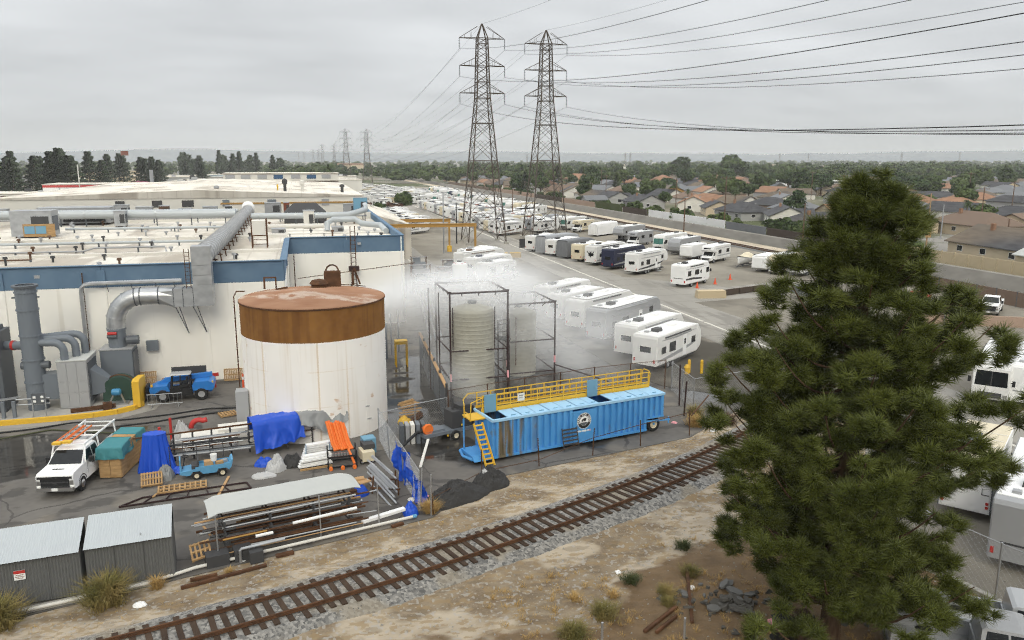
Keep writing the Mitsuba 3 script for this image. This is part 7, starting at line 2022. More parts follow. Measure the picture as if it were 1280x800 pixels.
t = fence('brown slatted fence between the lot and the channel track', [(86.5, 60), (86.8, 74), (86.9, 90), (87, 104)], 2.0, 3.4, 0.07, True, False, 0, 0, 0.2, None, 'dark_panel', 'slat_fence')
for i in range(44):
    t.part('board', MB().box(86.6 + 0.012 * i, 60.5 + i, 0.1, 0.05, 0.985, 1.85), 'fence_brown')
t = Thing('low_wall', 'low tan wall with a white sign behind the parked pickups', 'wall')
t.part('wall', MB().beam([66, 76, 0.6], [84, 66, 0.6], 0.25, 1.2), 'block_pink')
t.part('sign_post', MB().beam([69.5, 73.4, 0], [69.5, 73.4, 2.4], 0.1, 0.1), 'galv')
t.part('sign', MB().box(69.4, 73.3, 1.5, 0.6, 0.06, 0.8), 'white')
# fence and kerb at the lower right
fence('chain link fence on a low kerb between the dirt and the motorhomes', [(36, 44), (28.9, 34), (26.7, 28), (27.4, 24.6), (28.3, 21)], 2.7, 3.9, 0.05, True, True, 0, 0, 0.32)
structure('kerb', MB().beam([28.9, 34, 0.05], [26.75, 28.1, 0.05], 0.3, 0.35).beam([26.7, 27.9, 0.05], [27.4, 24.7, 0.05], 0.3, 0.35).beam([27.42, 24.5, 0.05], [28.4, 20.6, 0.05], 0.3, 0.35), 'concrete', 'low concrete kerb under the fence in the lower right')
for i, (x, y) in enumerate(((13.5, 25.4), (16.3, 24.8), (10.3, 25.9))):
    single('pipe_post', MB().tube([x, y, 0], [x, y, 1.0], 0.05, 7), 'galv', ['short galvanized post left of the rubble near the bottom edge', 'short galvanized post right of the rubble near the bottom edge', 'short galvanized post among the green weeds at the bottom edge'][i], 'post')
# clutter round the tower feet and the alley
for i, (x, y) in enumerate(((36.5, 147.5), (39.0, 147.5), (35.2, 150.4))):
    t = Thing('barrier_block', ['left yellow concrete barrier block by the tower feet', 'right yellow concrete barrier block by the tower feet', 'yellow pipe barrier behind the barrier blocks'][i], 'barrier')
    t.part('block', MB().box(x, y, 0, 2.3, 0.8, 0.95, -12, 0.9), 'block')
    t.part('stripe', MB().box(x, y, 0.952, 2.0, 0.6, 0.02, -12), 'yellow')
t = Thing('dark_screen', 'dark mesh screen between the middle row and the tower feet', 'screen')
for i in range(5):
    t.part('panel', MB().beam([44.0 + 1.9 * i, 163.0 + 1.2 * i, 1.0], [45.85 + 1.9 * i, 164.2 + 1.2 * i, 1.0], 0.06, 1.9), 'dark')
single('yellow_block', MB().box(53.0, 96.8, 0, 4.0, 1.3, 1.0, -10, 0.95), 'block', 'pale yellow wrapped pallet block beside the lot road', 'block')
t = Thing('railing_row', 'low timber barrier right of the yellow block', 'barrier')
for i in range(3):
    t.part('rail', MB().beam([55.6 + 2.7 * i, 97.6 + 0.9 * i, 0.45], [58.1 + 2.7 * i, 98.5 + 0.9 * i, 0.45], 0.25, 0.8), 'fence_wood')
t = Thing('tarp_shelter', 'open steel frame with a grey tarp at the edge of the pine', 'frame')
for i in range(4):
    t.part('post', MB().beam([62.5 + 2.6 * i, 92.5 - 0.4 * i, 0], [62.5 + 2.6 * i, 92.5 - 0.4 * i, 2.6], 0.08, 0.08), 'pipe_dark')
t.part('rail', MB().beam([62.5, 92.5, 2.6], [70.3, 91.3, 2.6], 0.07, 0.07), 'pipe_dark')
t.part('tarp', MB().add(*drape(1.6, 1.2, 1.9, 1.2, 6).xf(place(65, 92.4, 0)).mesh()), 'cover_dark', True)
t = Thing('water_tank', 'small white plastic water tank with red marks beside the mist', 'tank')
t.part('body', MB().lathe(23.2, 121.5, [(1.25, 0.1), (1.25, 2.3), (1.1, 2.55), (0.4, 2.75), (0.0, 2.75)], 24), 'white', 40)
for k in range(5):
    a = k * 1.25
    t.part('red_mark', MB().box(23.2 + 0.85 * math.cos(a), 121.5 + 0.85 * math.sin(a), 2.62, 0.3, 0.2, 0.05), 'red')
for i, (x, y, w_, h_, c, lab) in enumerate(((17.2, 118, 3.2, 1.1, 'green', 'green topped junk rack beside the second blue wall'), (17.6, 125, 3.0, 1.5, 'rvgrey', 'grey scrap rack in the alley beside the warehouse'), (20.6, 121, 2.2, 1.6, 'rust', 'rusty scrap rack before the white water tank'), (18.3, 132, 2.4, 1.9, 'steel_paint', 'dark machine parked in the alley'), (24.5, 134, 3.5, 1.0, 'dark', 'dark low scrap under the gantry foot'), (15.8, 110, 2.6, 1.2, 'pole', 'brown rack close to the second blue wall'))):
    t = Thing('scrap_rack', lab, 'rack')
    for dx in (-w_ / 2, w_ / 2):
        for dy in (-0.6, 0.6):
            t.part('leg', MB().box(x + dx, y + dy, 0, 0.1, 0.1, h_ + 0.7), 'rust')
    t.part('load', MB().box(x, y, 0.5, w_ * 0.9, 1.1, h_ * 0.6, 4).box(x - 0.3, y + 0.1, 0.5 + h_ * 0.6, w_ * 0.5, 0.7, h_ * 0.4, -9), c)
    for q in range(3):
        t.part('stored_pipe', MB().tube([x - w_ * 0.6, y - 0.4 + 0.3 * q, h_ + 0.6], [x + w_ * 0.62, y - 0.3 + 0.3 * q, h_ + 0.62], 0.06, 6), RND.choice(['rust', 'galv', 'rvgrey']))
t = Thing('pipe_run', 'bright pipes laid along the alley beside the containment wall', 'pipes')
for k in range(3):
    t.part('pipe', MB().tube([11.8 + 0.6 * k, 78, 0.6], [15.0 + 0.6 * k, 108, 0.6], 0.12, 8), 'shed_roof')

# ------------------------------------------------------------------ trees
def leaf_cloud(centers, radii, n, size, seed, flat=0.85, hollow=0.55):
    """Leaf clumps (bent quads) through the outer part of several overlapping lobes."""
    rs = np.random.RandomState(seed)
    w = np.array(radii) ** 2
    k = rs.choice(len(centers), n, p=w / w.sum())
    d = rs.normal(size=(n, 3))
    d /= np.linalg.norm(d, axis=1, keepdims=True)
    r = (hollow + (1.04 - hollow) * rs.uniform(0, 1, n) ** 0.6)
    p = np.array(centers)[k] + d * (np.array(radii)[k] * r)[:, None] * [1, 1, flat]
    nrm = d * 0.8 + rs.normal(size=(n, 3)) * 0.55 + [0, 0, 0.25]
    nrm /= np.linalg.norm(nrm, axis=1, keepdims=True)
    a = np.cross(nrm, rs.normal(size=(n, 3)))
    a /= np.linalg.norm(a, axis=1, keepdims=True)
    b = np.cross(nrm, a)
    s = (size * rs.uniform(0.6, 1.35, n))[:, None]
    v = np.stack([p - a * s - b * s * 0.5, p + a * s * 0.3 - b * s * 0.7 - nrm * s * 0.25, p + a * s - nrm * s * 0.15, p + b * s * 0.9 + nrm * s * 0.1, p - a * s * 0.6 + b * s * 0.55 - nrm * s * 0.2], 1).reshape(-1, 3)
    i = np.arange(n)[:, None] * 5
    return v, np.vstack([i + [0, 1, 2], i + [0, 2, 3], i + [0, 3, 4]])


def tree_proto(kind, seed):
    """(crown, trunk) of a tree one metre tall unit scaled later: built at 8 m."""
    rs = np.random.RandomState(seed)
    tr = MB()
    if kind == 'round':
        c = [(0, 0, 5.2)] + [(1.7 * math.cos(a) * rs.uniform(.6, 1.1), 1.7 * math.sin(a) * rs.uniform(.6, 1.1), rs.uniform(3.6, 6.4)) for a in np.linspace(0, 6.28, 8)[:-1]]
        r = [2.2] + list(rs.uniform(1.1, 1.9, 7))
        cr = leaf_cloud(c, r, 900, 0.42, seed)
        tr.path([[0, 0, -0.1], [0.1, 0, 1.5], [0, 0.1, 3.2], [0.05, 0, 5.0]], [0.28, 0.22, 0.17, 0.08], 7)
        for q in c[1:6]:
            tr.path([[0.02, 0, 2.4], [q[0] * .5, q[1] * .5, q[2] * .5 + 1.6], list(q)], [0.13, 0.09, 0.04], 5)
    elif kind == 'tall':
        c = [(rs.uniform(-.9, .9), rs.uniform(-.9, .9), z) for z in np.linspace(2.4, 7.0, 8)]
        r = list(np.interp(np.linspace(2.4, 7.0, 8), [2.4, 4.2, 7.0], [1.3, 1.8, 0.9]) * rs.uniform(.8, 1.15, 8))
        cr = leaf_cloud(c, r, 800, 0.38, seed, 1.0)
        tr.path([[0, 0, -0.1], [0.05, 0, 3], [0, 0, 6.6]], [0.26, 0.18, 0.05], 7)
    elif kind == 'cone':
        n = 1100
        t_ = rs.uniform(0, 1, n) ** 0.8
        z = 0.5 + 7.5 * t_
        lay = 0.8 + 0.3 * np.sin(z * 5.5 + rs.uniform(0, 6.28))
        rad = (2.3 * (1 - t_) ** 0.85 + 0.10) * lay * rs.uniform(0.45, 1.05, n)
        a = rs.uniform(0, 6.283, n)
        p = np.stack([rad * np.cos(a), rad * np.sin(a), z], 1)
        out = np.stack([np.cos(a), np.sin(a), a * 0 + 0.15], 1)
        s = rs.uniform(0.22, 0.5, n)[:, None]
        tang = np.stack([-np.sin(a), np.cos(a), rs.uniform(-.4, .4, n)], 1)
        v = np.stack([p - tang * s * .6, p + tang * s * .6, p + out * s * 1.1 + np.array([0, 0, 0.25]) * s, p + out * s * .4 + np.array([0, 0, 0.7]) * s], 1).reshape(-1, 3)
        i = np.arange(n)[:, None] * 4
        cr = (v, np.vstack([i + [0, 1, 2], i + [0, 2, 3]]))
        tr.path([[0, 0, -0.1], [0, 0, 7.6]], [0.24, 0.03], 6)
    elif kind == 'palm':
        m = MB()
        for q in range(46):
            a = q * 2.4 + rs.uniform(-.2, .2)
            e = rs.uniform(-0.7, 1.15)
            L = rs.uniform(1.5, 2.1)
            pts = []
            for s_ in np.linspace(0, 1, 6):
                rr = L * s_ * math.cos(e * (1 - 0.3 * s_))
                pts.append([rr * math.cos(a), rr * math.sin(a), 7.4 + L * s_ * math.sin(e) - 1.0 * s_ * s_])
            pts = np.array(pts)
            sd = np.array([-math.sin(a), math.cos(a), 0])
            wd = np.array([0.02, 0.16, 0.24, 0.25, 0.17, 0.02])[:, None]
            v = np.vstack([pts - sd * wd - [0, 0, 0.09], pts, pts + sd * wd - [0, 0, 0.09]])
            m.add(v, [[j, j + 1, 6 + j + 1, 6 + j] for j in range(5)] + [[6 + j, 6 + j + 1, 12 + j + 1, 12 + j] for j in range(5)])
        cr = m.mesh()
        tr.path([[0, 0, -0.1], [0.12, 0, 3], [0.05, 0.1, 7.4]], [0.26, 0.19, 0.17], 8)
    else:                                              # bush
        c = [(rs.uniform(-1.1, 1.1), rs.uniform(-1.1, 1.1), rs.uniform(0.7, 1.6)) for _ in range(6)]
        cr = leaf_cloud(c, list(rs.uniform(0.8, 1.3, 6)), 420, 0.32, seed, 0.85)
        tr.path([[0, 0, -0.1], [0, 0, 1.2]], [0.12, 0.05], 5)
    return ply(cr, None, False), ply(tr.mesh(), None, True)


PROTO = {k: [tree_proto(k, 100 + 7 * i + len(k)) for i in range(n)] for k, n in (('round', 5), ('tall', 3), ('cone', 4), ('palm', 2), ('bush', 3))}
CAT = {'round': ('leafy_tree', 'tree'), 'tall': ('slender_tree', 'tree'), 'cone': ('conifer_tree', 'conifer'), 'palm': ('palm_tree', 'palm tree'), 'bush': ('garden_bush', 'bush')}
TR = random.Random(17)


def tree(kind, x, y, h, label, group=None, w=1.0, leaf='leaf', z=-0.03):
    name, cat = CAT[kind]
    base = 2.7 if kind == 'bush' else 8.0 if kind != 'palm' else 8.3
    s = h / base
    t = Thing(name, label, cat, place(x, y, z, TR.uniform(0, 360), (s * w, s * w, s)), group)
    cr, tr = PROTO[kind][TR.randrange(len(PROTO[kind]))]
    t.part('trunk', tr, 'bark' if kind != 'palm' else 'pole')
    t.part('crown', cr, leaf)
    return t


# the two big round trees and the green one between, and other marked ones
tree('round', 341, 694, 21.5, 'first big dark round tree standing above the houses', None, 1.35)
tree('round', 347, 606, 23.0, 'second big dark round tree, the one right of the first', None, 1.35)
tree('round', 248, 496, 13.0, 'bright green round tree in front of the first big dark tree', None, 1.1)
tree('round', 262, 520, 14.0, 'wide green tree below the first big dark tree', None, 1.3)
tree('palm', 160, 330, 8.5, 'bushy palm with a thick skirt by the terracotta house', None, 1.5, 'palm')
tree('palm', 14.8, 196, 8.0, 'palm with a brown skirt standing at the corner of the warehouse', None, 1.3, 'palm')
tree('round', 19.5, 192, 4.5, 'small green tree beside the palm at the warehouse corner', None, 1.0)
tree('palm', 10.5, 330, 17, 'tall palm rising behind the warehouse roof', None, 0.8, 'palm')
for i, (x, y, h) in enumerate(((15, 262, 5.5), (19.5, 263, 6), (24, 262, 5.5), (29, 268, 5), (36, 300, 6), (40, 330, 6))):
    tree('bush' if i % 2 else 'round', x, y, h, 'green bushy tree in the row at the end of the upper hall', 'trees at the end of the upper hall', 1.1, 'bush_red' if i in (1, 3) else 'leaf')
# dark conifers at the far left
for i, (x, y, h, w) in enumerate(((-172, 480, 17, 1.2), (-160, 490, 19.5, 1.2), (-153, 500, 22.5, 1.1), (-146, 470, 19, 1.25), (-139, 455, 18, 1.3), (-131, 462, 20, 1.2), (-128, 500, 24, 1.1), (-120, 450, 22, 1.3), (-116, 448, 23.5, 1.15), (-109, 440, 20, 1.5), (-128, 560, 23, 1.2), (-134, 640, 22, 1.2),
                                  (-122, 630, 21, 1.3), (-112, 640, 20, 1.2), (-104, 610, 19, 1.3), (-98, 600, 20, 1.2), (-92, 590, 18, 1.3), (-138, 700, 23, 1.1), (-180, 520, 20, 1.3), (-190, 560, 22, 1.3), (-150, 540, 20, 1.2), (-112, 520, 18, 1.3), (-165, 460, 15, 1.4))):
    tree('cone', x, y, h, 'tall dark conifer in the dense stand at the far left', 'dark conifers at the far left', w, 'conifer')
for i, (x, y, h, w) in enumerate(((-102, 800, 26, 1.0), (-92, 820, 22, 1.4), (-76, 840, 27, 0.8), (-70, 835, 24, 1.0), (-64, 850, 24, 1.1), (-58, 850, 26, 0.9), (-50, 860, 24, 0.9), (-43, 870, 25, 0.9), (-28, 900, 23, 1.0), (-20, 900, 21, 1.2), (-96, 760, 18, 1.3), (-60, 780, 17, 1.4), (-108, 900, 20, 1.2))):
    tree('cone' if i % 3 else 'tall', x, y, h, 'dark slender tree of the far clump above the pale roofs', 'far slender trees above the pale roofs', w, 'conifer')
tree('cone', -69, 628, 15.5, 'lone dark conifer standing out before the grey buildings', None, 1.5, 'conifer')
tree('round', -40, 705, 10, 'small dark round tree right of the lone conifer', None, 0.9, 'conifer')
tree('bush', -96, 372, 3.6, 'long low reddish brown bush behind the air handlers', None, 5.0, 'bush_red')
tree('bush', -113, 380, 4.0, 'second reddish brown bush left of the first', None, 4.0, 'bush_red')
tree('bush', -77, 415, 3.0, 'low green hedge bush before the red striped building', None, 4.0)
tree('bush', -105, 560, 6.0, 'purple flowering bush in front of the pale roofs', None, 3.0, 'bush_pink')
for i, (x, y, h) in enumerate(((-22, 430, 11), (-14, 432, 13), (-30, 520, 12), (2, 560, 15), (16, 590, 13), (-44, 560, 10), (30, 620, 12))):
    tree('round', x, y, h, 'dark round tree among the buildings behind the warehouse', 'round trees behind the warehouse', 1.1)

# ------------------------------------------------------------------ walls and fences along the channel
def panel_wall(name, label, pts, h, material, step, cat='fence', post=None):
    t = Thing(name, label, cat)
    for (a, b) in zip(pts, pts[1:]):
        a, b = np.array(a, float), np.array(b, float)
        n = max(1, round(np.linalg.norm(b - a) / step))
        for i in range(n):
            p, q = a + (b - a) * (i + 0.01) / n, a + (b - a) * (i + 0.99) / n
            t.part('panel', MB().beam([*p, h / 2 - 0.02], [*q, h / 2 - 0.02], 0.14, h), material)
            if post:
                t.part('post', MB().box(*(a + (b - a) * i / n), -0.02, 0.22, 0.22, h + 0.12), post)
    return t


panel_wall('block_wall', 'tan block wall with posts beyond the channel at the right', [(110.6, 131), (110.6, 98)], 2.3, 'block', 3.0, 'wall', 'block')
panel_wall('board_fence', 'dark wooden fence right of the tan block wall', [(110.6, 97.5), (110.6, 62)], 2.1, 'fence_wood', 2.2)
panel_wall('white_fence', 'long white panel fence beyond the channel', [(110.6, 246), (110.6, 196)], 2.3, 'white', 2.6)
panel_wall('grey_fence', 'grey wooden fence right of the white panel fence', [(110.6, 195.5), (110.6, 176)], 2.1, 'cover_dark', 2.2)
panel_wall('board_fence', 'dark brown fence beyond the channel before the tan wall', [(110.6, 175.6), (110.6, 150), (112.5, 149.5), (112.5, 132)], 2.0, 'fence_wood', 2.2)
panel_wall('board_fence', 'dark brown fence left of the white panel fence', [(110.6, 268), (110.6, 247)], 2.2, 'fence_wood', 2.4)
panel_wall('hedge_fence', 'dark green screen fence with creeper beyond the channel', [(110.6, 296), (110.6, 269)], 2.7, 'hedge', 2.6)
panel_wall('garden_wall', 'pink and grey garden wall by a small shed roof', [(110.6, 338), (110.6, 297)], 2.2, 'block_pink', 4.0, 'wall')
panel_wall('garden_wall', 'long pink brick garden wall far along the channel', [(110.6, 470), (110.6, 382)], 2.2, 'block_pink', 6.0, 'wall')
panel_wall('board_fence', 'red brown fence far along the channel', [(110.6, 381), (110.6, 339)], 2.2, 'fence_wood', 3.0)
panel_wall('board_fence', 'mixed fence at the far end of the channel', [(110.6, 620), (110.6, 471)], 2.0, 'fence_brown', 8.0)

# ------------------------------------------------------------------ houses beyond the channel
HR = random.Random(23)


def house(label, x, y, w, d, deg, wall, roof, h=2.7, group=None, detail=2, hip=False, name='house', cross=False):
    t = Thing(name, label, 'house', place(x, y, -0.03, deg), group)
    pk = h + d * 0.24
    t.part('wall', MB().box(0, 0, 0, w, d, h).add([[-w / 2, -d / 2, h], [-w / 2, d / 2, h], [-w / 2, 0, pk - 0.12], [w / 2, -d / 2, h], [w / 2, d / 2, h], [w / 2, 0, pk - 0.12]], [[0, 1, 2], [3, 5, 4]]) if not hip else MB().box(0, 0, 0, w, d, h), wall)
    e, g_ = 0.55, (d * 0.42 if hip else -0.45)
    m = MB()
    for dz in (0.0, -0.16):
        v = [[-w / 2 - e, -d / 2 - e, h - 0.1 + dz], [w / 2 + e, -d / 2 - e, h - 0.1 + dz], [w / 2 + e, d / 2 + e, h - 0.1 + dz], [-w / 2 - e, d / 2 + e, h - 0.1 + dz], [-w / 2 + g_, 0, pk + dz], [w / 2 - g_, 0, pk + dz]]
        m.add(v, [[0, 1, 5], [0, 5, 4], [2, 3, 4], [2, 4, 5]] + ([[1, 2, 5], [3, 0, 4]] if hip else []))
    for a, b in ((0, 1), (2, 3)):
        z = h - 0.1
        c = [[-w / 2 - e, -d / 2 - e], [w / 2 + e, -d / 2 - e], [w / 2 + e, d / 2 + e], [-w / 2 - e, d / 2 + e]]
        m.add([[*c[a], z], [*c[b], z], [*c[b], z - 0.16], [*c[a], z - 0.16]], [[0, 1, 2, 3]])
    rf = t.part('roof', m, roof)
    if cross:
        dd = d * 0.7
        m = MB().add([[-w * .30, -d / 2 - 1.8, h], [-w * .30 + dd, -d / 2 - 1.8, h], [-w * .30 + dd / 2, -d / 2 - 1.8, h + dd * .24], [-w * .30, -d / 2 - 1.8, 0], [-w * .30 + dd, -d / 2 - 1.8, 0], [-w * .30, -d / 2, h], [-w * .30 + dd, -d / 2, h], [-w * .30, -d / 2, 0], [-w * .30 + dd, -d / 2, 0]],
                     [[0, 1, 2], [3, 4, 1], [3, 1, 0], [3, 0, 5], [3, 5, 7], [4, 8, 6], [4, 6, 1]])
        t.part('porch_wall', m, wall)
        z0, zk = h - 0.05, h + dd * .24 + 0.08
        t.part('porch_roof', MB().add([[-w * .30 - .5, -d / 2 - 2.3, z0 - .12], [-w * .30 + dd / 2, -d / 2 - 2.3, zk], [-w * .30 + dd / 2, 0, zk], [-w * .30 - .5, 0, z0 - .12], [-w * .30 + dd + .5, -d / 2 - 2.3, z0 - .12], [-w * .30 + dd + .5, 0, z0 - .12]], [[0, 1, 2, 3], [4, 5, 2, 1]]), roof)
    if detail > 1:
        for s_ in (-1, 1):
            for xx_ in (-w * 0.34, w * 0.02, w * 0.33):
                k = t.part('window', MB().box(xx_, s_ * (d / 2 + 0.01), 1.0, 1.5, 0.06, 1.15), 'white')
                t.part('pane', MB().box(xx_, s_ * (d / 2 + 0.03), 1.08, 1.34, 0.06, 0.99), 'glass', under=k)
        for s_ in (-1, 1):
            k = t.part('window', MB().box(s_ * (w / 2 + 0.01), d * 0.12, 1.0, 0.06, 1.4, 1.1), 'white')
            t.part('pane', MB().box(s_ * (w / 2 + 0.03), d * 0.12, 1.08, 0.06, 1.24, 0.94), 'glass', under=k)
        t.part('door', MB().box(w * 0.18, -(d / 2 + 0.02), 0, 0.95, 0.06, 2.05), 'fence_brown')
        t.part('chimney', MB().box(w * 0.22, d * 0.12, h, 0.8, 0.6, d * 0.24 + 0.5), 'tile', under=rf)
        for q in range(2):
            t.part('roof_vent', MB().box(-w * 0.2 + q * w * 0.3, -d * 0.18, h + d * 0.12, 0.3, 0.3, d * 0.06 + 0.35), 'rvgrey', under=rf)
    elif detail == 1:
        for xx_ in (-w * 0.3, w * 0.3):
            t.part('window', MB().box(xx_, -(d / 2 + 0.01), 1.0, 1.5, 0.06, 1.1), 'glass')
        t.part('window', MB().box(-(w / 2 + 0.01), 0, 1.0, 0.06, 1.5, 1.1), 'glass')
    return t


def pos(u, y):
    return u, y


house('white gabled house with a grey roof standing across the street beyond the dark fence', 186, 284, 19, 10, 68, 'stucco_white', 'cover_dark', 2.9, None, 2, False, 'house', True)
house('pale house with a blue grey roof and front gable just beyond the dark fence', 137, 208, 17, 10.5, 64, 'stucco_white', 'shingle', 2.8, None, 2, False, 'house', True)
house('house with a black hipped roof behind the palm fence', 135, 228, 17, 11, 88, 'stucco_grey', 'shingle', 2.8, None, 2, True)
house('tan house with a terracotta roof and a white gable', 141, 273, 18, 11, 60, 'stucco_white', 'tile', 2.9, None, 2, False, 'house', True)
house('small cream house with a dark roof between two terracotta roofs', 137, 249, 13, 9, 70, 'stucco', 'shingle', 2.7, None, 2, False)
house('wide house with a charcoal roof and yellow gable behind the tan block wall', 129, 121, 20, 13, 84, 'stucco', 'shingle', 2.8, None, 2, False, 'house', True)
house('flat pale corrugated roof house right of the charcoal roof', 121, 101, 14, 11, 88, 'stucco', 'sheet_grey', 2.9, None, 1)
house('house with an orange wall and brown tiled roof amid trees', 178, 372, 18, 11, 80, 'gantry', 'shingle', 3.4, None, 2)
house('grey house with a shallow slate roof near the creeper fence', 128, 290, 16, 11, 88, 'stucco_grey', 'shingle', 2.7, None, 2)
house('small shed roofed house by the pink garden wall', 117, 315, 9, 7, 0, 'stucco_grey', 'cover_dark', 2.4, None, 1)
house('brown roofed house with a pale garage behind the covered boat', 163, 165, 20, 12, 84, 'stucco', 'fence_brown', 2.9, None, 2, True)
house('tan gabled house with an arched front at the right edge', 175, 162, 16, 11, 20, 'stucco', 'fence_brown', 2.9, None, 2, False, 'house', True)
house('charcoal roofed house left of the pale round utility pole', 152, 180, 18, 11, 84, 'stucco', 'shingle', 2.8, None, 2)
house('long cream apartment row with terracotta roof behind the right tower', 190, 545, 42, 14, 88, 'stucco', 'tile', 5.6, None, 1, True)
house('second cream apartment row with terracotta roof', 235, 500, 40, 14, 70, 'stucco', 'tile', 5.2, None, 1, True)
house('third cream apartment row with terracotta roof, near the bright green tree', 255, 470, 30, 14, 70, 'stucco', 'tile', 5.2, None, 1, True)
covered('boat under a white cover parked beside the brown roofed house', 9.0, 'white', place(150, 148, 0, 20), None, 3.4)
t = boat('white motor boat parked at the right edge beyond the tan wall', place(146, 131, 0, 30), None, 'white', 'white', 9.0)
WALLS, ROOFS = ['stucco', 'stucco_white', 'stucco_grey', 'pale', 'block_pink'], ['shingle', 'shingle', 'shingle', 'fence_brown', 'cover_dark', 'tile', 'cover_dark']
taken = [(186, 284), (137, 208), (135, 228), (141, 273), (137, 249), (129, 121), (121, 101), (178, 372), (128, 290), (163, 165), (175, 162), (152, 180), (190, 545), (235, 500), (255, 470), (150, 148), (146, 131), (341, 694), (347, 606), (248, 496)]
seen_h = 0
spots = []
for r, x in enumerate((131, 161, 199, 227, 266, 294, 334, 362, 404, 436, 480, 520)):
    y = 105 + (r * 7) % 11
    while y < 720:
        yy_ = y + HR.uniform(-2, 2)
        x_ = x + HR.uniform(-2, 2)
        y += HR.uniform(18.5, 22)
        if x_ / yy_ > 1.16 or HR.random() < 0.16 or any(abs(a - x_) < 17 and abs(b - yy_) < 17 for a, b in taken):
            continue
        spots.append((x_, yy_, r))
for x_, yy_, r in spots:
    dist = math.hypot(x_, yy_)
    det = 2 if dist < 250 else 1 if dist < 420 else 0
    wl, rf = HR.choice(WALLS), HR.choice(ROOFS)
    lab = {'tile': 'low house with a terracotta roof', 'shingle': 'low house with a dark shingle roof', 'fence_brown': 'low house with a brown roof', 'cover_dark': 'low house with a grey roof'}[rf] + (' in the nearer streets beyond the channel' if dist < 320 else ' in the farther streets beyond the channel')
    house(lab, x_, yy_, HR.uniform(13, 19), HR.uniform(9, 12), 90 + HR.uniform(-14, 14) + HR.choice([0, 0, 90]), wl, rf, HR.uniform(2.5, 3.0), lab + 's', det, HR.random() < 0.45, 'house', det > 0 and HR.random() < 0.4)

# trees among the houses
ntree = 0
while ntree < 290:
    x_ = HR.uniform(112, 560)
    yy_ = HR.uniform(100, 820) ** 1.0
    if x_ / yy_ > 1.15 or any(abs(a - x_) < 7.5 and abs(b - yy_) < 7.5 for a, b, _ in spots) or any(abs(a - x_) < 10 and abs(b - yy_) < 10 for a, b in taken):
        continue
    d = math.hypot(x_, yy_)
    kind = HR.choices(['round', 'tall', 'bush', 'palm', 'cone'], [0.58, 0.14, 0.17, 0.06, 0.05])[0]
    h = {'round': HR.uniform(6, 11.5), 'tall': HR.uniform(8, 12.5), 'bush': HR.uniform(2.8, 4.6), 'palm': HR.uniform(6, 13), 'cone': HR.uniform(7, 12)}[kind]
    if d > 420 and kind != 'bush':
        h *= 1.25
    far = 'nearer' if d < 300 else 'farther'
    lab = {'round': 'round leafy tree', 'tall': 'upright leafy tree', 'bush': 'low garden bush', 'palm': 'slim palm tree', 'cone': 'pointed conifer'}[kind] + f' among the {far} houses beyond the channel'
    tree(kind, x_, yy_, h, lab, lab + 's', HR.uniform(1.05, 1.5) if kind != 'palm' else 0.85, 'palm' if kind == 'palm' else 'leaf')
    ntree += 1
for i in range(26):
    y = 150 + i * 15 + HR.uniform(-5, 5)
    tree('bush' if i % 3 else 'round', 113 + HR.uniform(0, 3), y, HR.uniform(2.5, 4.5), 'green bush or small tree leaning over the channel fences', 'bushes along the channel fences', 1.2)

# far treeline and the pale roofs between
rs = np.random.RandomState(31)
V, Fc, at_ = [], [], 0
base_v, base_f = leaf_cloud([(0, 0, 4.6), (1.2, 0.4, 3.6), (-1.1, -0.5, 3.8), (0.1, 1.1, 3.2)], [1.9, 1.6, 1.6, 1.5], 60, 1.05, 3)
for k in range(3600):
    y = 640 + 3300 * rs.uniform(0, 1) ** 1.7
    x = y * rs.uniform(-0.42, 1.2)
    if -0.30 * y < x < -0.04 * y and y < 950:
        continue
    dens = meshkit.fbm(np.array([[x * 0.006, y * 0.003, 1.0]]), 3, 5)[0]
    if dens < 0.36 or (y < 760 and x < 0.1 * y):
        continue
    s = rs.uniform(0.9, 1.8) * (1.0 + 0.10 * (y > 1800))
    a = rs.uniform(0, 6.28)
    c, s2 = math.cos(a), math.sin(a)
    sz = s * rs.uniform(0.9, 1.6)
    v = np.stack([(base_v[:, 0] * c - base_v[:, 1] * s2) * s * 1.5, (base_v[:, 0] * s2 + base_v[:, 1] * c) * s * 1.5, base_v[:, 2] * sz], 1) + [x, y, -0.1]
    V.append(v)
    Fc.append(base_f + at_)
    at_ += len(v)
stuff('far_trees', (np.vstack(V), np.vstack(Fc)), 'leaf', 'mass of far trees between the houses and the hills', 'trees')
fb = 0
for k in range(100):
    y = 640 + 1900 * HR.random() ** 1.5
    x = y * HR.uniform(-0.05, 1.12)
    if HR.random() < 0.25:
        x = y * HR.uniform(-0.40, -0.05)
    w_, d_, h_ = HR.uniform(15, 46), HR.uniform(12, 22), HR.uniform(3.5, 6.5)
    if -0.02 < x / y < 0.14 and y < 1100:
        continue
    wm, rm = HR.choice(['stucco', 'pale', 'stucco_white', 'stucco_grey', 'stucco']), HR.choice(['roof', 'tile', 'stucco_grey', 'roof', 'pale'])
    nm = {'stucco': 'cream', 'pale': 'pale', 'stucco_white': 'white', 'stucco_grey': 'grey'}[wm] + ' low building with a ' + {'roof': 'white', 'tile': 'terracotta', 'stucco_grey': 'grey', 'pale': 'cream'}[rm] + ' roof far off among the trees'
    t = Thing('far_building', nm, 'building', place(x, y, 0, HR.uniform(-12, 12)), nm)
    t.part('wall', MB().box(0, 0, 0, w_, d_, h_), wm)
    t.part('roof', MB().box(0, 0, h_, w_ + 0.6, d_ + 0.6, 0.4), rm)
t = Thing('far_building', 'large white school hall with a black eave line behind the white gabled house', 'building', place(300, 432, 0, -28))
t.part('wall', MB().box(0, 0, 0, 62, 18, 5.2), 'white')
t.part('roof', MB().box(0, 0, 5.9, 64, 20, 0.5), 'white')
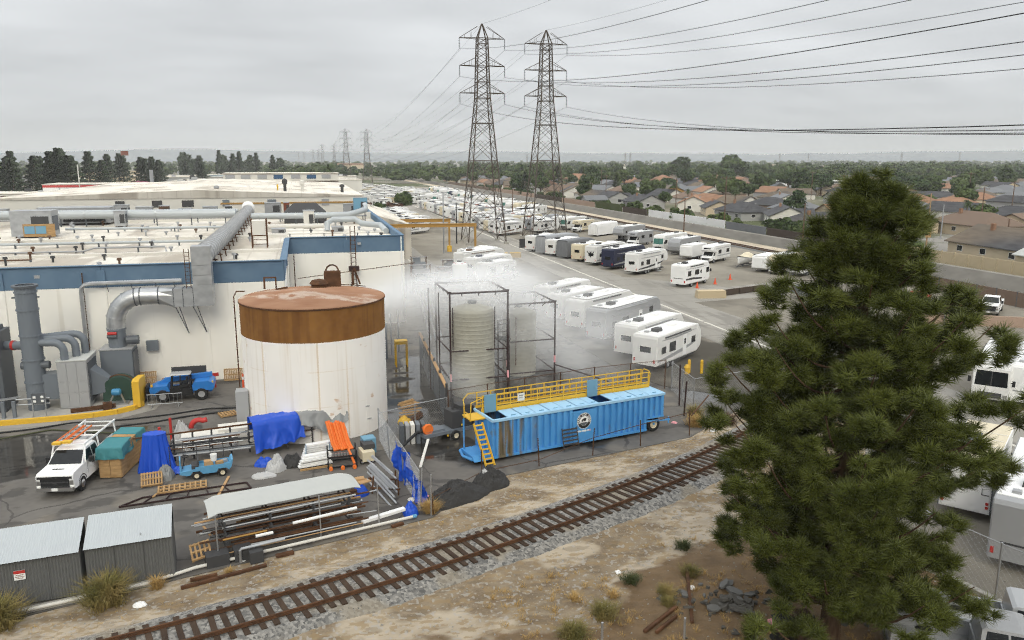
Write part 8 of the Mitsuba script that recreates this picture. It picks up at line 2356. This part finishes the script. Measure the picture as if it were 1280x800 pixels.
t.part('eave', MB().box(4, 0, 5.2, 54, 19.4, 0.7), 'dark')
for k in range(8):
    t.part('window', MB().box(-26 + 7 * k, -9.05, 2.0, 3.2, 0.1, 1.8), 'rvgrey')
t = Thing('far_building', 'long cream building with an orange roof below the second pair of towers', 'building', place(73, 1350, 0, 4))
t.part('wall', MB().box(0, 0, 0, 52, 22, 11), 'stucco')
t.part('roof', MB().box(0, 0, 11, 54, 24, 2.0, 0, 0.9), 'tile')

# industrial sheds left of and behind the warehouse
t = Thing('far_building', 'white building with a red stripe at the far left', 'building')
t.part('wall', MB().box(-83, 424, 0, 62, 26, 7.2), 'white')
t.part('stripe', MB().box(-83, 410.9, 6.0, 62.2, 0.2, 1.0), 'red_stripe', label='red stripe')
t.part('roof', MB().box(-83, 424, 7.2, 62.6, 26.6, 0.3), 'roof')
for k in range(4):
    t.part('wall_joint', MB().box(-107 + 15 * k, 410.85, 0, 0.25, 0.2, 6), 'rvgrey')
ib = [(-62, 400, 26, 22, 4.5, 'poly', 'olive green low shed beside the red striped building'), (-54, 430, 22, 20, 7.5, 'stucco_white', 'white end wall with a brown roof edge beside the olive shed'), (-72, 640, 60, 24, 6, 'stucco_grey', 'long grey building before the slender trees'), (-44, 655, 46, 22, 7, 'plate_blue', 'blue grey building behind the lone conifer'),
      (-20, 700, 60, 30, 6, 'pale', 'pale building right of the lone conifer'), (6, 420, 46, 24, 8.5, 'pale', 'white office roof beyond the blue windows'), (4, 480, 40, 26, 8, 'white', 'white flat building behind the office roof'), (-40, 480, 36, 30, 7, 'stucco_white', 'wide pale shed left of the office roof'), (-130, 400, 50, 30, 4.0, 'pale', 'low pale roof under the dark conifers'),
      (-130, 330, 60, 24, 3.2, 'stucco_grey', 'low grey roof at the left edge'), (-36, 380, 30, 40, 9.5, 'pale', 'broad white roof left behind the upper hall'), (-30, 300, 26, 28, 9.9, 'pale', 'white roof joined to the upper hall at the left'), (-120, 700, 80, 26, 6, 'stucco', 'beige roof behind the dark conifers'), (20, 540, 30, 24, 8, 'stucco_white', 'pale block left of the second towers')]
for x, y, w_, d_, h_, c, lab in ib:
    t = Thing('far_building', lab, 'building', place(x, y, 0, HR.uniform(-3, 3)))
    t.part('wall', MB().box(0, 0, 0, w_, d_, h_), c)
    t.part('roof', MB().box(0, 0, h_, w_ + 0.5, d_ + 0.5, 0.3), 'roof')
    for k in range(4):
        t.part('roof_unit', MB().box(HR.uniform(-.4, .4) * w_, HR.uniform(-.3, .3) * d_, h_ + 0.3, HR.uniform(1.2, 3), 1.6, HR.uniform(0.7, 1.5)), HR.choice(['rvgrey', 'galv', 'dark']))
    for k in range(3):
        t.part('wall_door', MB().box((-0.3 + 0.3 * k) * w_, -d_ / 2 - 0.04, 0, 3.2, 0.1, min(3.2, h_ * 0.6)), 'dark_panel')
t = Thing('dust_collector', 'grey blue dust collector with a tall pipe by the red striped building', 'dust collector')
t.part('drum', MB().lathe([-66.5, 388, 6.0], 0, [(0.0, 0), (2.2, 0), (2.2, 4.5), (0.0, 4.5)], 16, 'x', 20), 'plate_blue', 40)
t.part('pipe', MB().tube([-64, 389, 0], [-64, 389, 14], 0.8, 10), 'rvgrey')
t.part('leg', MB().box(-65.5, 388.5, 0, 2, 2, 4.5), 'rust')
t = Thing('red_sign', 'small red shop sign raised above the dark conifers', 'sign', place(-122, 640, 0))
t.part('pole', MB().tube([0, 0, 0], [0, 0, 22], 0.4, 8), 'rvgrey')
t.part('board', MB().box(0, 0, 21.5, 5, 0.6, 3.2), 'oldpaint')
single('flag_pole', MB().tube([-60, 250, 0], [-60, 250, 17], 0.16, 6), 'pale', 'thin pale flag pole before the dark conifers', 'pole')

# utility poles
for i, (x, y, h, c, lab, arm) in enumerate(((121.9, 135.5, 11.8, 'pole_light', 'pale wooden utility pole behind the tan block wall', 0), (107.1, 155.6, 9.0, 'pole', 'thin dark utility pole left of the pine top', 0), (112.0, 199, 14.0, 'pole', 'tall brown utility pole with a crossarm behind the white fence', 1), (88.4, 176, 9.5, 'pole', 'dark lamp pole in the storage lot before the channel', 2), (170, 171, 11.5, 'pole', 'brown utility pole at the right among brown roofs', 1),
                                               (131, 268, 12, 'pole', 'utility pole before the terracotta house', 1), (128, 330, 12, 'pole', 'utility pole near the pink garden wall', 1), (196, 262, 13, 'pole', 'utility pole beside the white gabled house', 1), (215, 205, 12, 'pole', 'utility pole far right behind the brown roofs', 1), (146, 158, 8, 'rvgrey', 'grey lamp post beside the pale wooden pole', 0), (134, 128, 7, 'pole', 'thin dark pole on the charcoal roofed house', 0),
                                               (27, 158, 12, 'galv', 'grey lamp pole near the gantry posts', 2), (33, 176, 9, 'dark', 'short dark pole at the left tower foot', 0), (60, 230, 10, 'pole', 'lamp pole in the far lot', 2), (230, 330, 13, 'pole', 'utility pole in the farther streets', 1), (160, 420, 13, 'pole', 'utility pole among the far trees', 1), (290, 300, 13, 'pole', 'utility pole right of the school hall', 1))):
    t = Thing('utility_pole', lab, 'utility pole')
    t.part('shaft', MB().path([[x, y, -0.05], [x + 0.03, y, h]], [0.17, 0.11], 7), c)
    if arm == 1:
        t.part('crossarm', MB().beam([x - 1.3, y + 0.5, h - 0.5], [x + 1.3, y - 0.5, h - 0.5], 0.12, 0.14), c)
        for q in (-1, 0.3, 1):
            t.part('insulator', MB().lathe(x + 1.2 * q, y - 0.46 * q, [(0.06, h - 0.43), (0.06, h - 0.2), (0.0, h - 0.18)], 6), 'insulator')
    if arm == 2:
        t.part('lamp_head', MB().box(x + 0.4, y, h - 0.05, 1.0, 0.35, 0.16), 'rvgrey')
    if i == 0:
        t.part('sign_board', MB().box(x, y - 0.3, 3.0, 1.3, 0.1, 1.3), 'plywood')

# ------------------------------------------------------------------ the big pine
PX, PY = 18.9, 24.0
pine = Thing('pine_tree', 'big dark pine with long needled bushy boughs in the foreground', 'pine tree')
pr_ = random.Random(41)
pine.part('trunk', MB().path([[PX, PY, -0.25], [PX + 0.05, PY, 0.6], [PX + 0.15, PY + 0.1, 5], [PX + 0.35, PY + 0.15, 10], [PX + 0.45, PY + 0.1, 14.5], [PX + 0.5, PY, 17.2]], [0.46, 0.38, 0.31, 0.21, 0.11, 0.04], 14), 'bark', True)


def trunk_at(z):
    return np.array([np.interp(z, [0, 5, 10, 14.5, 17.2], [PX + 0.02, PX + 0.15, PX + 0.35, PX + 0.45, PX + 0.5]), np.interp(z, [0, 5, 10, 14.5, 17.2], [PY, PY + 0.1, PY + 0.15, PY + 0.1, PY]), z])


# one tuft: long needles bursting from a shoot
def tuft(seed, n=76):
    rs = np.random.RandomState(seed)
    d = rs.normal(size=(n, 3))
    d[:, 2] = np.abs(d[:, 2]) * 1.1 - 0.35
    d /= np.linalg.norm(d, axis=1, keepdims=True)
    L = rs.uniform(0.8, 1.1, n)[:, None]
    side = np.cross(d, rs.normal(size=(n, 3)))
    side /= np.linalg.norm(side, axis=1, keepdims=True)
    o = d * 0.06 + np.stack([d[:, 0] * 0, d[:, 0] * 0, rs.uniform(-0.2, 0.08, n)], 1)
    w = 0.034
    v = np.stack([o - side * w, o + side * w, o + d * L + np.array([0, 0, -0.08]) * L], 1).reshape(-1, 3)
    return v, np.arange(3 * n).reshape(-1, 3)


TUFTS = [tuft(60 + k) for k in range(7)]


def limb_len(z, az):
    """How far the crown reaches at this height and bearing (an uneven outline)."""
    r = np.interp(z, [1.6, 2.6, 4.2, 6.0, 8.0, 10.0, 12.0, 13.4, 14.6, 15.8, 17.4], [2.6, 4.3, 5.3, 5.0, 5.2, 5.9, 5.7, 4.5, 3.0, 1.5, 0.3])
    c = math.cos(az + 0.25)                            # the crown is thin on the lot side a third of the way up
    return 0.90 * r * (1 + 0.05 * c - 0.34 * math.exp(-((z - 6.2) / 1.6) ** 2) * max(0.0, c) ** 1.5)


zlist = []
z = 1.9
while z < 16.9:
    zlist.append(z)
    z += np.interp(z, [2, 8, 14, 17], [0.125, 0.115, 0.115, 0.125])
for i, z in enumerate(zlist):
    az = i * 2.399 + pr_.uniform(-0.35, 0.35)
    L = limb_len(z + 0.30 * limb_len(z, az), az) * pr_.uniform(0.84, 1.06)
    if pr_.random() < 0.45:
        L *= pr_.uniform(0.38, 0.8)
    s = trunk_at(z - 0.25 * L * (z < 13))
    d = np.array([math.cos(az), math.sin(az), 0])
    rise = np.interp(z, [2, 6, 12, 16], [0.02, 0.10, 0.22, 0.7]) + pr_.uniform(-0.10, 0.12)
    f = np.linspace(0, 1, 9)
    pts = s + d * (L * f)[:, None] + np.stack([0 * f, 0 * f, L * (rise * f + (0.26 if z < 13 else 0.15) * f ** 2.4 - 0.16 * np.sin(f * 3.14))], 1)
    pts[:, 2] = np.maximum(pts[:, 2], 0.7)
    pine.part('limb', MB().path(pts, np.interp(f, [0, 1], [np.interp(z, [2, 16], [0.11, 0.04]), 0.018]), 6), 'bark', True)
    V, Fc, at_ = [], [], 0
    sidev = np.cross(d, [0, 0, 1])
    end = np.array([np.interp(0.84, f, pts[:, k]) for k in range(3)])
    R = min(0.34 + 0.18 * L, 1.15)
    ncl = int(np.interp(L, [0.5, 2, 5], [4, 8, 13]))
    for c in range(ncl):
        u = np.array([pr_.gauss(0, 1), pr_.gauss(0, 1), abs(pr_.gauss(0, 1)) - 0.35])
        u = u / (np.linalg.norm(u) + 1e-6)
        if c < ncl - 3 or L < 2:
            cen = end + u * R * [1, 1, 0.72]
        else:                                            # a few shoots further in along the limb
            ff = pr_.uniform(0.35, 0.7)
            cen = np.array([np.interp(ff, f, pts[:, k]) for k in range(3)]) + sidev * pr_.uniform(-0.5, 0.5) + np.array([0, 0, pr_.uniform(0.05, 0.35)])
        cr = pr_.uniform(0.24, 0.36)
        for t_ in range(pr_.randint(6, 8)):
            q = u * 0.7 + np.array([pr_.gauss(0, 0.6), pr_.gauss(0, 0.6), pr_.gauss(0.15, 0.5)])
            q = q / (np.linalg.norm(q) + 1e-6)
            v, fc = TUFTS[pr_.randrange(7)]
            sc = pr_.uniform(0.34, 0.48)
            a = pr_.uniform(0, 6.28)
            ca, sa = math.cos(a), math.sin(a)
            lean = q[:2] * 0.95
            vv = np.stack([v[:, 0] * ca - v[:, 1] * sa + lean[0] * v[:, 2], v[:, 0] * sa + v[:, 1] * ca + lean[1] * v[:, 2], v[:, 2] * 1.05], 1) * sc + cen + q * cr * [1, 1, 0.8]
            V.append(vv)
            Fc.append(fc + at_)
            at_ += len(vv)
    v = np.vstack(V)
    v[:, 2] = np.maximum(v[:, 2], 0.35)
    pine.part('bough', (v, np.vstack(Fc)), 'needle')
V, Fc, at_ = [], [], 0
for k in range(26):
    v, fc = TUFTS[k % 7]
    z = pr_.uniform(16.3, 17.9)
    V.append(v * 0.36 + trunk_at(17.2) * [1, 1, 0] + [pr_.gauss(0, 0.16), pr_.gauss(0, 0.16), z])
    Fc.append(fc + at_)
    at_ += len(v)
pine.part('top_shoot', (np.vstack(V), np.vstack(Fc)), 'needle')

# ------------------------------------------------------------------ weeds and dry tufts
def blades(n, r, h, seed, lean=0.6, w=0.012, hvar=0.75):
    rs = np.random.RandomState(seed)
    a, q = rs.uniform(0, 6.283, n), np.sqrt(rs.uniform(0, 1, n)) * rs.uniform(0.4, 1, n)
    r = r * (0.75 + 0.5 * np.sin(a * 2 + seed) * np.sin(a * 3 + 1))
    b = np.stack([np.cos(a) * r * q, np.sin(a) * r * q, a * 0 - 0.03], 1)
    L = h * (1 - hvar + hvar * rs.uniform(0, 1, n)) * (1 - 0.35 * q)
    o = a + rs.normal(0, 0.7, n)
    out = np.stack([np.cos(o), np.sin(o), a * 0], 1) * (lean * L * (0.25 + q))[:, None]
    s = np.stack([-np.sin(o), np.cos(o), a * 0], 1) * w
    mid = b + out * 0.35 + np.array([0, 0, 1]) * (L * 0.62)[:, None]
    tip = b + out + np.array([0, 0, 1]) * (L * rs.uniform(0.65, 1.0, n))[:, None]
    v = np.stack([b - s, b + s, mid + s * 0.8, mid - s * 0.8, tip], 1).reshape(-1, 3)
    i = np.arange(n)[:, None] * 5
    return v, np.vstack([i + [0, 1, 2], i + [0, 2, 3], i + [3, 2, 4]])


def gz(x, y):
    return float(dirt_z(np.array(float(x)), np.array(float(y))))


WD = [(-8.75, 34.05, 1.0, 1.55, 1500, 'grass', 'big green and straw coloured weed clump before the right shed'), (-12.6, 33.25, 0.95, 1.5, 1300, 'grass', 'big weed clump at the left edge before the left shed'), (-6.95, 34.75, 0.3, 0.75, 420, 'straw', 'small straw tuft between the weed clump and the rusty rail'),
      (5.75, 39.35, 0.42, 0.95, 700, 'straw', 'golden straw tuft at the end of the kerb pipe'), (26.0, 48.6, 0.8, 1.1, 700, 'straw', 'dry brown bush behind the rear wheel of the trailer tank'), (28.2, 48.2, 1.0, 1.0, 800, 'bush_red', 'dark reddish dry brush at the chain link corner'), (26.9, 50.6, 0.6, 1.2, 500, 'grass', 'green and brown weed inside the chain link corner'),
      (9.4, 26.7, 0.75, 0.75, 800, 'grass', 'yellow green grass clump near the bottom edge'), (11.0, 27.7, 0.7, 0.75, 800, 'grass', 'taller yellow green grass clump up right of the first'), (14.2, 28.5, 0.5, 0.6, 500, 'grass', 'small green tuft left of the rusty pipe'), (13.2, 29.9, 0.55, 0.5, 500, 'hedge', 'dark green low weed at the edge of the sand'),
      (16.1, 29.9, 0.55, 0.6, 520, 'grass', 'yellow green tuft near the rubble'), (16.9, 32.3, 0.55, 0.5, 450, 'hedge', 'green weed patch on the sand by the pine'), (14.0, 27.9, 0.4, 0.5, 350, 'grass', 'small yellow tuft beside the rusty pipe'), (-4.0, 35.4, 0.35, 0.35, 200, 'straw', 'low dry tuft on the kerb by the pipe rack'),
      (10.3, 29.2, 0.35, 0.4, 200, 'straw', 'little straw tuft on the sand'), (12.0, 29.0, 0.35, 0.45, 220, 'straw', 'little straw tuft beside the green weed')]
for i, (x, y, r, h, n, c, lab) in enumerate(WD):
    single('weed_clump', blades(n, r, h * 1.15, 200 + i, 0.95, 0.014 if h > 0.9 else 0.010), c, lab, 'weeds', None, False, place(x, y, gz(x, y)))
rs = np.random.RandomState(77)
V, Fc, at_ = [], [], 0
for k in range(900):
    x, y = rs.uniform(6, 26), rs.uniform(19.5, 33)
    if track_dist(np.array([x]), np.array([y]))[0] < 3.2 or meshkit.fbm(np.array([[x * 0.35, y * 0.35, 3]]), 3, 6)[0] < 0.44:
        continue
    v, f = blades(26, 0.26, rs.uniform(0.10, 0.40), 900 + k, 0.9, 0.008)
    V.append(v + [x, y, gz(x, y)])
    Fc.append(f + at_)
    at_ += len(v)
stuff('dry_grass', (np.vstack(V), np.vstack(Fc)), 'straw', 'sparse dry grass over the brown soil in the foreground', 'grass')
V, Fc, at_ = [], [], 0
for k in range(520):
    x = rs.uniform(-14, 30)
    y = edge_y(np.array(x)) - rs.uniform(0.3, 4.5)
    if track_dist(np.array([x]), np.array([y]))[0] < 2.6:
        continue
    v, f = blades(18, 0.25, rs.uniform(0.05, 0.14), 1500 + k, 1.6, 0.010)
    V.append(v + [x, y, gz(x, y)])
    Fc.append(f + at_)
    at_ += len(v)
stuff('dead_straw', (np.vstack(V), np.vstack(Fc)), 'straw', 'flattened dead straw between the kerb pipe and the track', 'straw')

# broken asphalt slabs and litter
rr = random.Random(9)
for i in range(58):
    x, y = 16.4 + rr.gauss(0, 1.0), 27.2 + rr.gauss(0, 0.75)
    w_ = 0.18 + 0.95 * rr.random() ** 2.2
    d_, h_ = w_ * rr.uniform(0.4, 0.8), rr.uniform(0.05, 0.14)
    k = rr.randint(5, 7)
    poly = [(w_ / 2 * math.cos(a) * rr.uniform(.75, 1.1), d_ / 2 * math.sin(a) * rr.uniform(.75, 1.1)) for a in np.linspace(0, 6.283, k + 1)[:-1]]
    single('asphalt_chunk', MB().extrude(poly, 0, h_, 'xy'), 'rubble' if i % 3 else 'stone_dark', 'broken grey asphalt slab in the rubble heap by the pine', 'rubble', 'broken slabs in the rubble heap', False,
           T4().translate([x, y, gz(x, y) + rr.uniform(-0.02, 0.26)]).rotate([0, 0, 1], rr.uniform(0, 360)).rotate([1, 0, 0], rr.uniform(-32, 32)))
for i in range(46):
    x, y = rr.uniform(13.5, 21.5), rr.uniform(23.8, 29)
    single('soil_clod', stones(np.zeros(1), np.zeros(1), np.zeros(1), np.array([rr.uniform(0.08, 0.2)]), 300 + i), 'rubble', 'dark clod lying on the brown soil near the pine', 'clod', 'clods on the brown soil', False, place(x, y, gz(x, y) + 0.04))
for i, (x, y, s, c, lab) in enumerate(((22.6, 33.0, 0.36, 'stone', 'large pale boulder on the sand left of the pine'), (15.6, 28.9, 0.2, 'white', 'white litter in the weeds'), (13.0, 30.9, 0.16, 'white', 'scrap of white paper on the sand'), (18.1, 40.2, 0.22, 'white', 'white paper on the dirt below the trailer tank'), (-7.4, 33.4, 0.3, 'white', 'white litter on the dirt under the left weed clump'), (26.6, 47.2, 0.3, 'white', 'white rag by the chain link corner'),
                                       (5.9, 41.4, 0.22, 'pink', 'pink scrap by the dark tarp heap'), (5.0, 41.2, 0.28, 'pale', 'pale scrap left of the pink one'), (24.8, 49.6, 0.2, 'pink', 'pink tag on the fence rail by the trailer wheel'), (-1.4, 37.0, 0.18, 'stone', 'pale stone on the kerb pipe'), (-3.5, 36.4, 0.2, 'white', 'white plastic under the pipe rack'))):
    single('litter' if c != 'stone' else 'boulder', (lambda m: (m[0] * [s, s, s * 0.7], m[1]))(heap(1, 0.8, 0.8, 120 + i, 12, 0.8).mesh()), c, lab, 'litter' if c != 'stone' else 'rock', None, c == 'stone', place(x, y, gz(x, y) if y < 46 else 0.02, 40 * i))
for i, (x, y, c) in enumerate(((17.15, 24.35, 'black'), (17.95, 24.35, 'bin'))):
    t = Thing('wheelie_bin', ['black wheeled bin left of the pine trunk', 'brown wheeled bin with a sticker, closest to the pine trunk'][i], 'bin', place(x, y, gz(x, y), 10 - 25 * i))
    t.part('body', MB().box(0, 0, 0.1, 0.5, 0.6, 0.85).add([[-.3, -.36, 1.0], [.3, -.36, 1.0], [.3, .36, 1.0], [-.3, .36, 1.0], [-.25, -.3, .1], [.25, -.3, .1], [.25, .3, .1], [-.25, .3, .1]], [[0, 1, 5, 4], [1, 2, 6, 5], [2, 3, 7, 6], [3, 0, 4, 7]]), c)
    t.part('lid', MB().box(0, 0, 1.0, 0.66, 0.76, 0.07, 0, 0.92), c)
    t.part('handle', MB().tube([-0.28, 0.42, 0.98], [0.28, 0.42, 0.98], 0.025, 6), 'black')
    for q in (-0.27, 0.27):
        t.part('wheel', MB().lathe([q - 0.03, 0.3, 0.12], 0, [(0.0, 0), (0.12, 0), (0.12, 0.06), (0.0, 0.06)], 10, 'x', 0), 'rubber')
    if i:
        t.part('sticker', MB().box(-0.12, -0.33, 0.62, 0.16, 0.02, 0.12), 'motor_blue')
single('red_cloth', heap(0.35, 0.18, 0.12, 140, 18, 0.8).mesh(), 'pink', 'red and white cloth lying behind the brown bin', 'cloth', None, True, place(17.6, 25.5, gz(17.6, 25.5) + 0.05, -30))

# a closed box of hazy air round everything
scene['haze'] = {'type': 'cube', 'to_world': T4().translate([0, 4000, 90]).scale([9300, 5200, 95]), 'bsdf': {'type': 'null'}, 'interior': {'type': 'ref', 'id': 'air'}}
labels['haze'] = {'label': 'pale haze that fades the far trees and hills', 'category': 'haze', 'kind': 'stuff'}
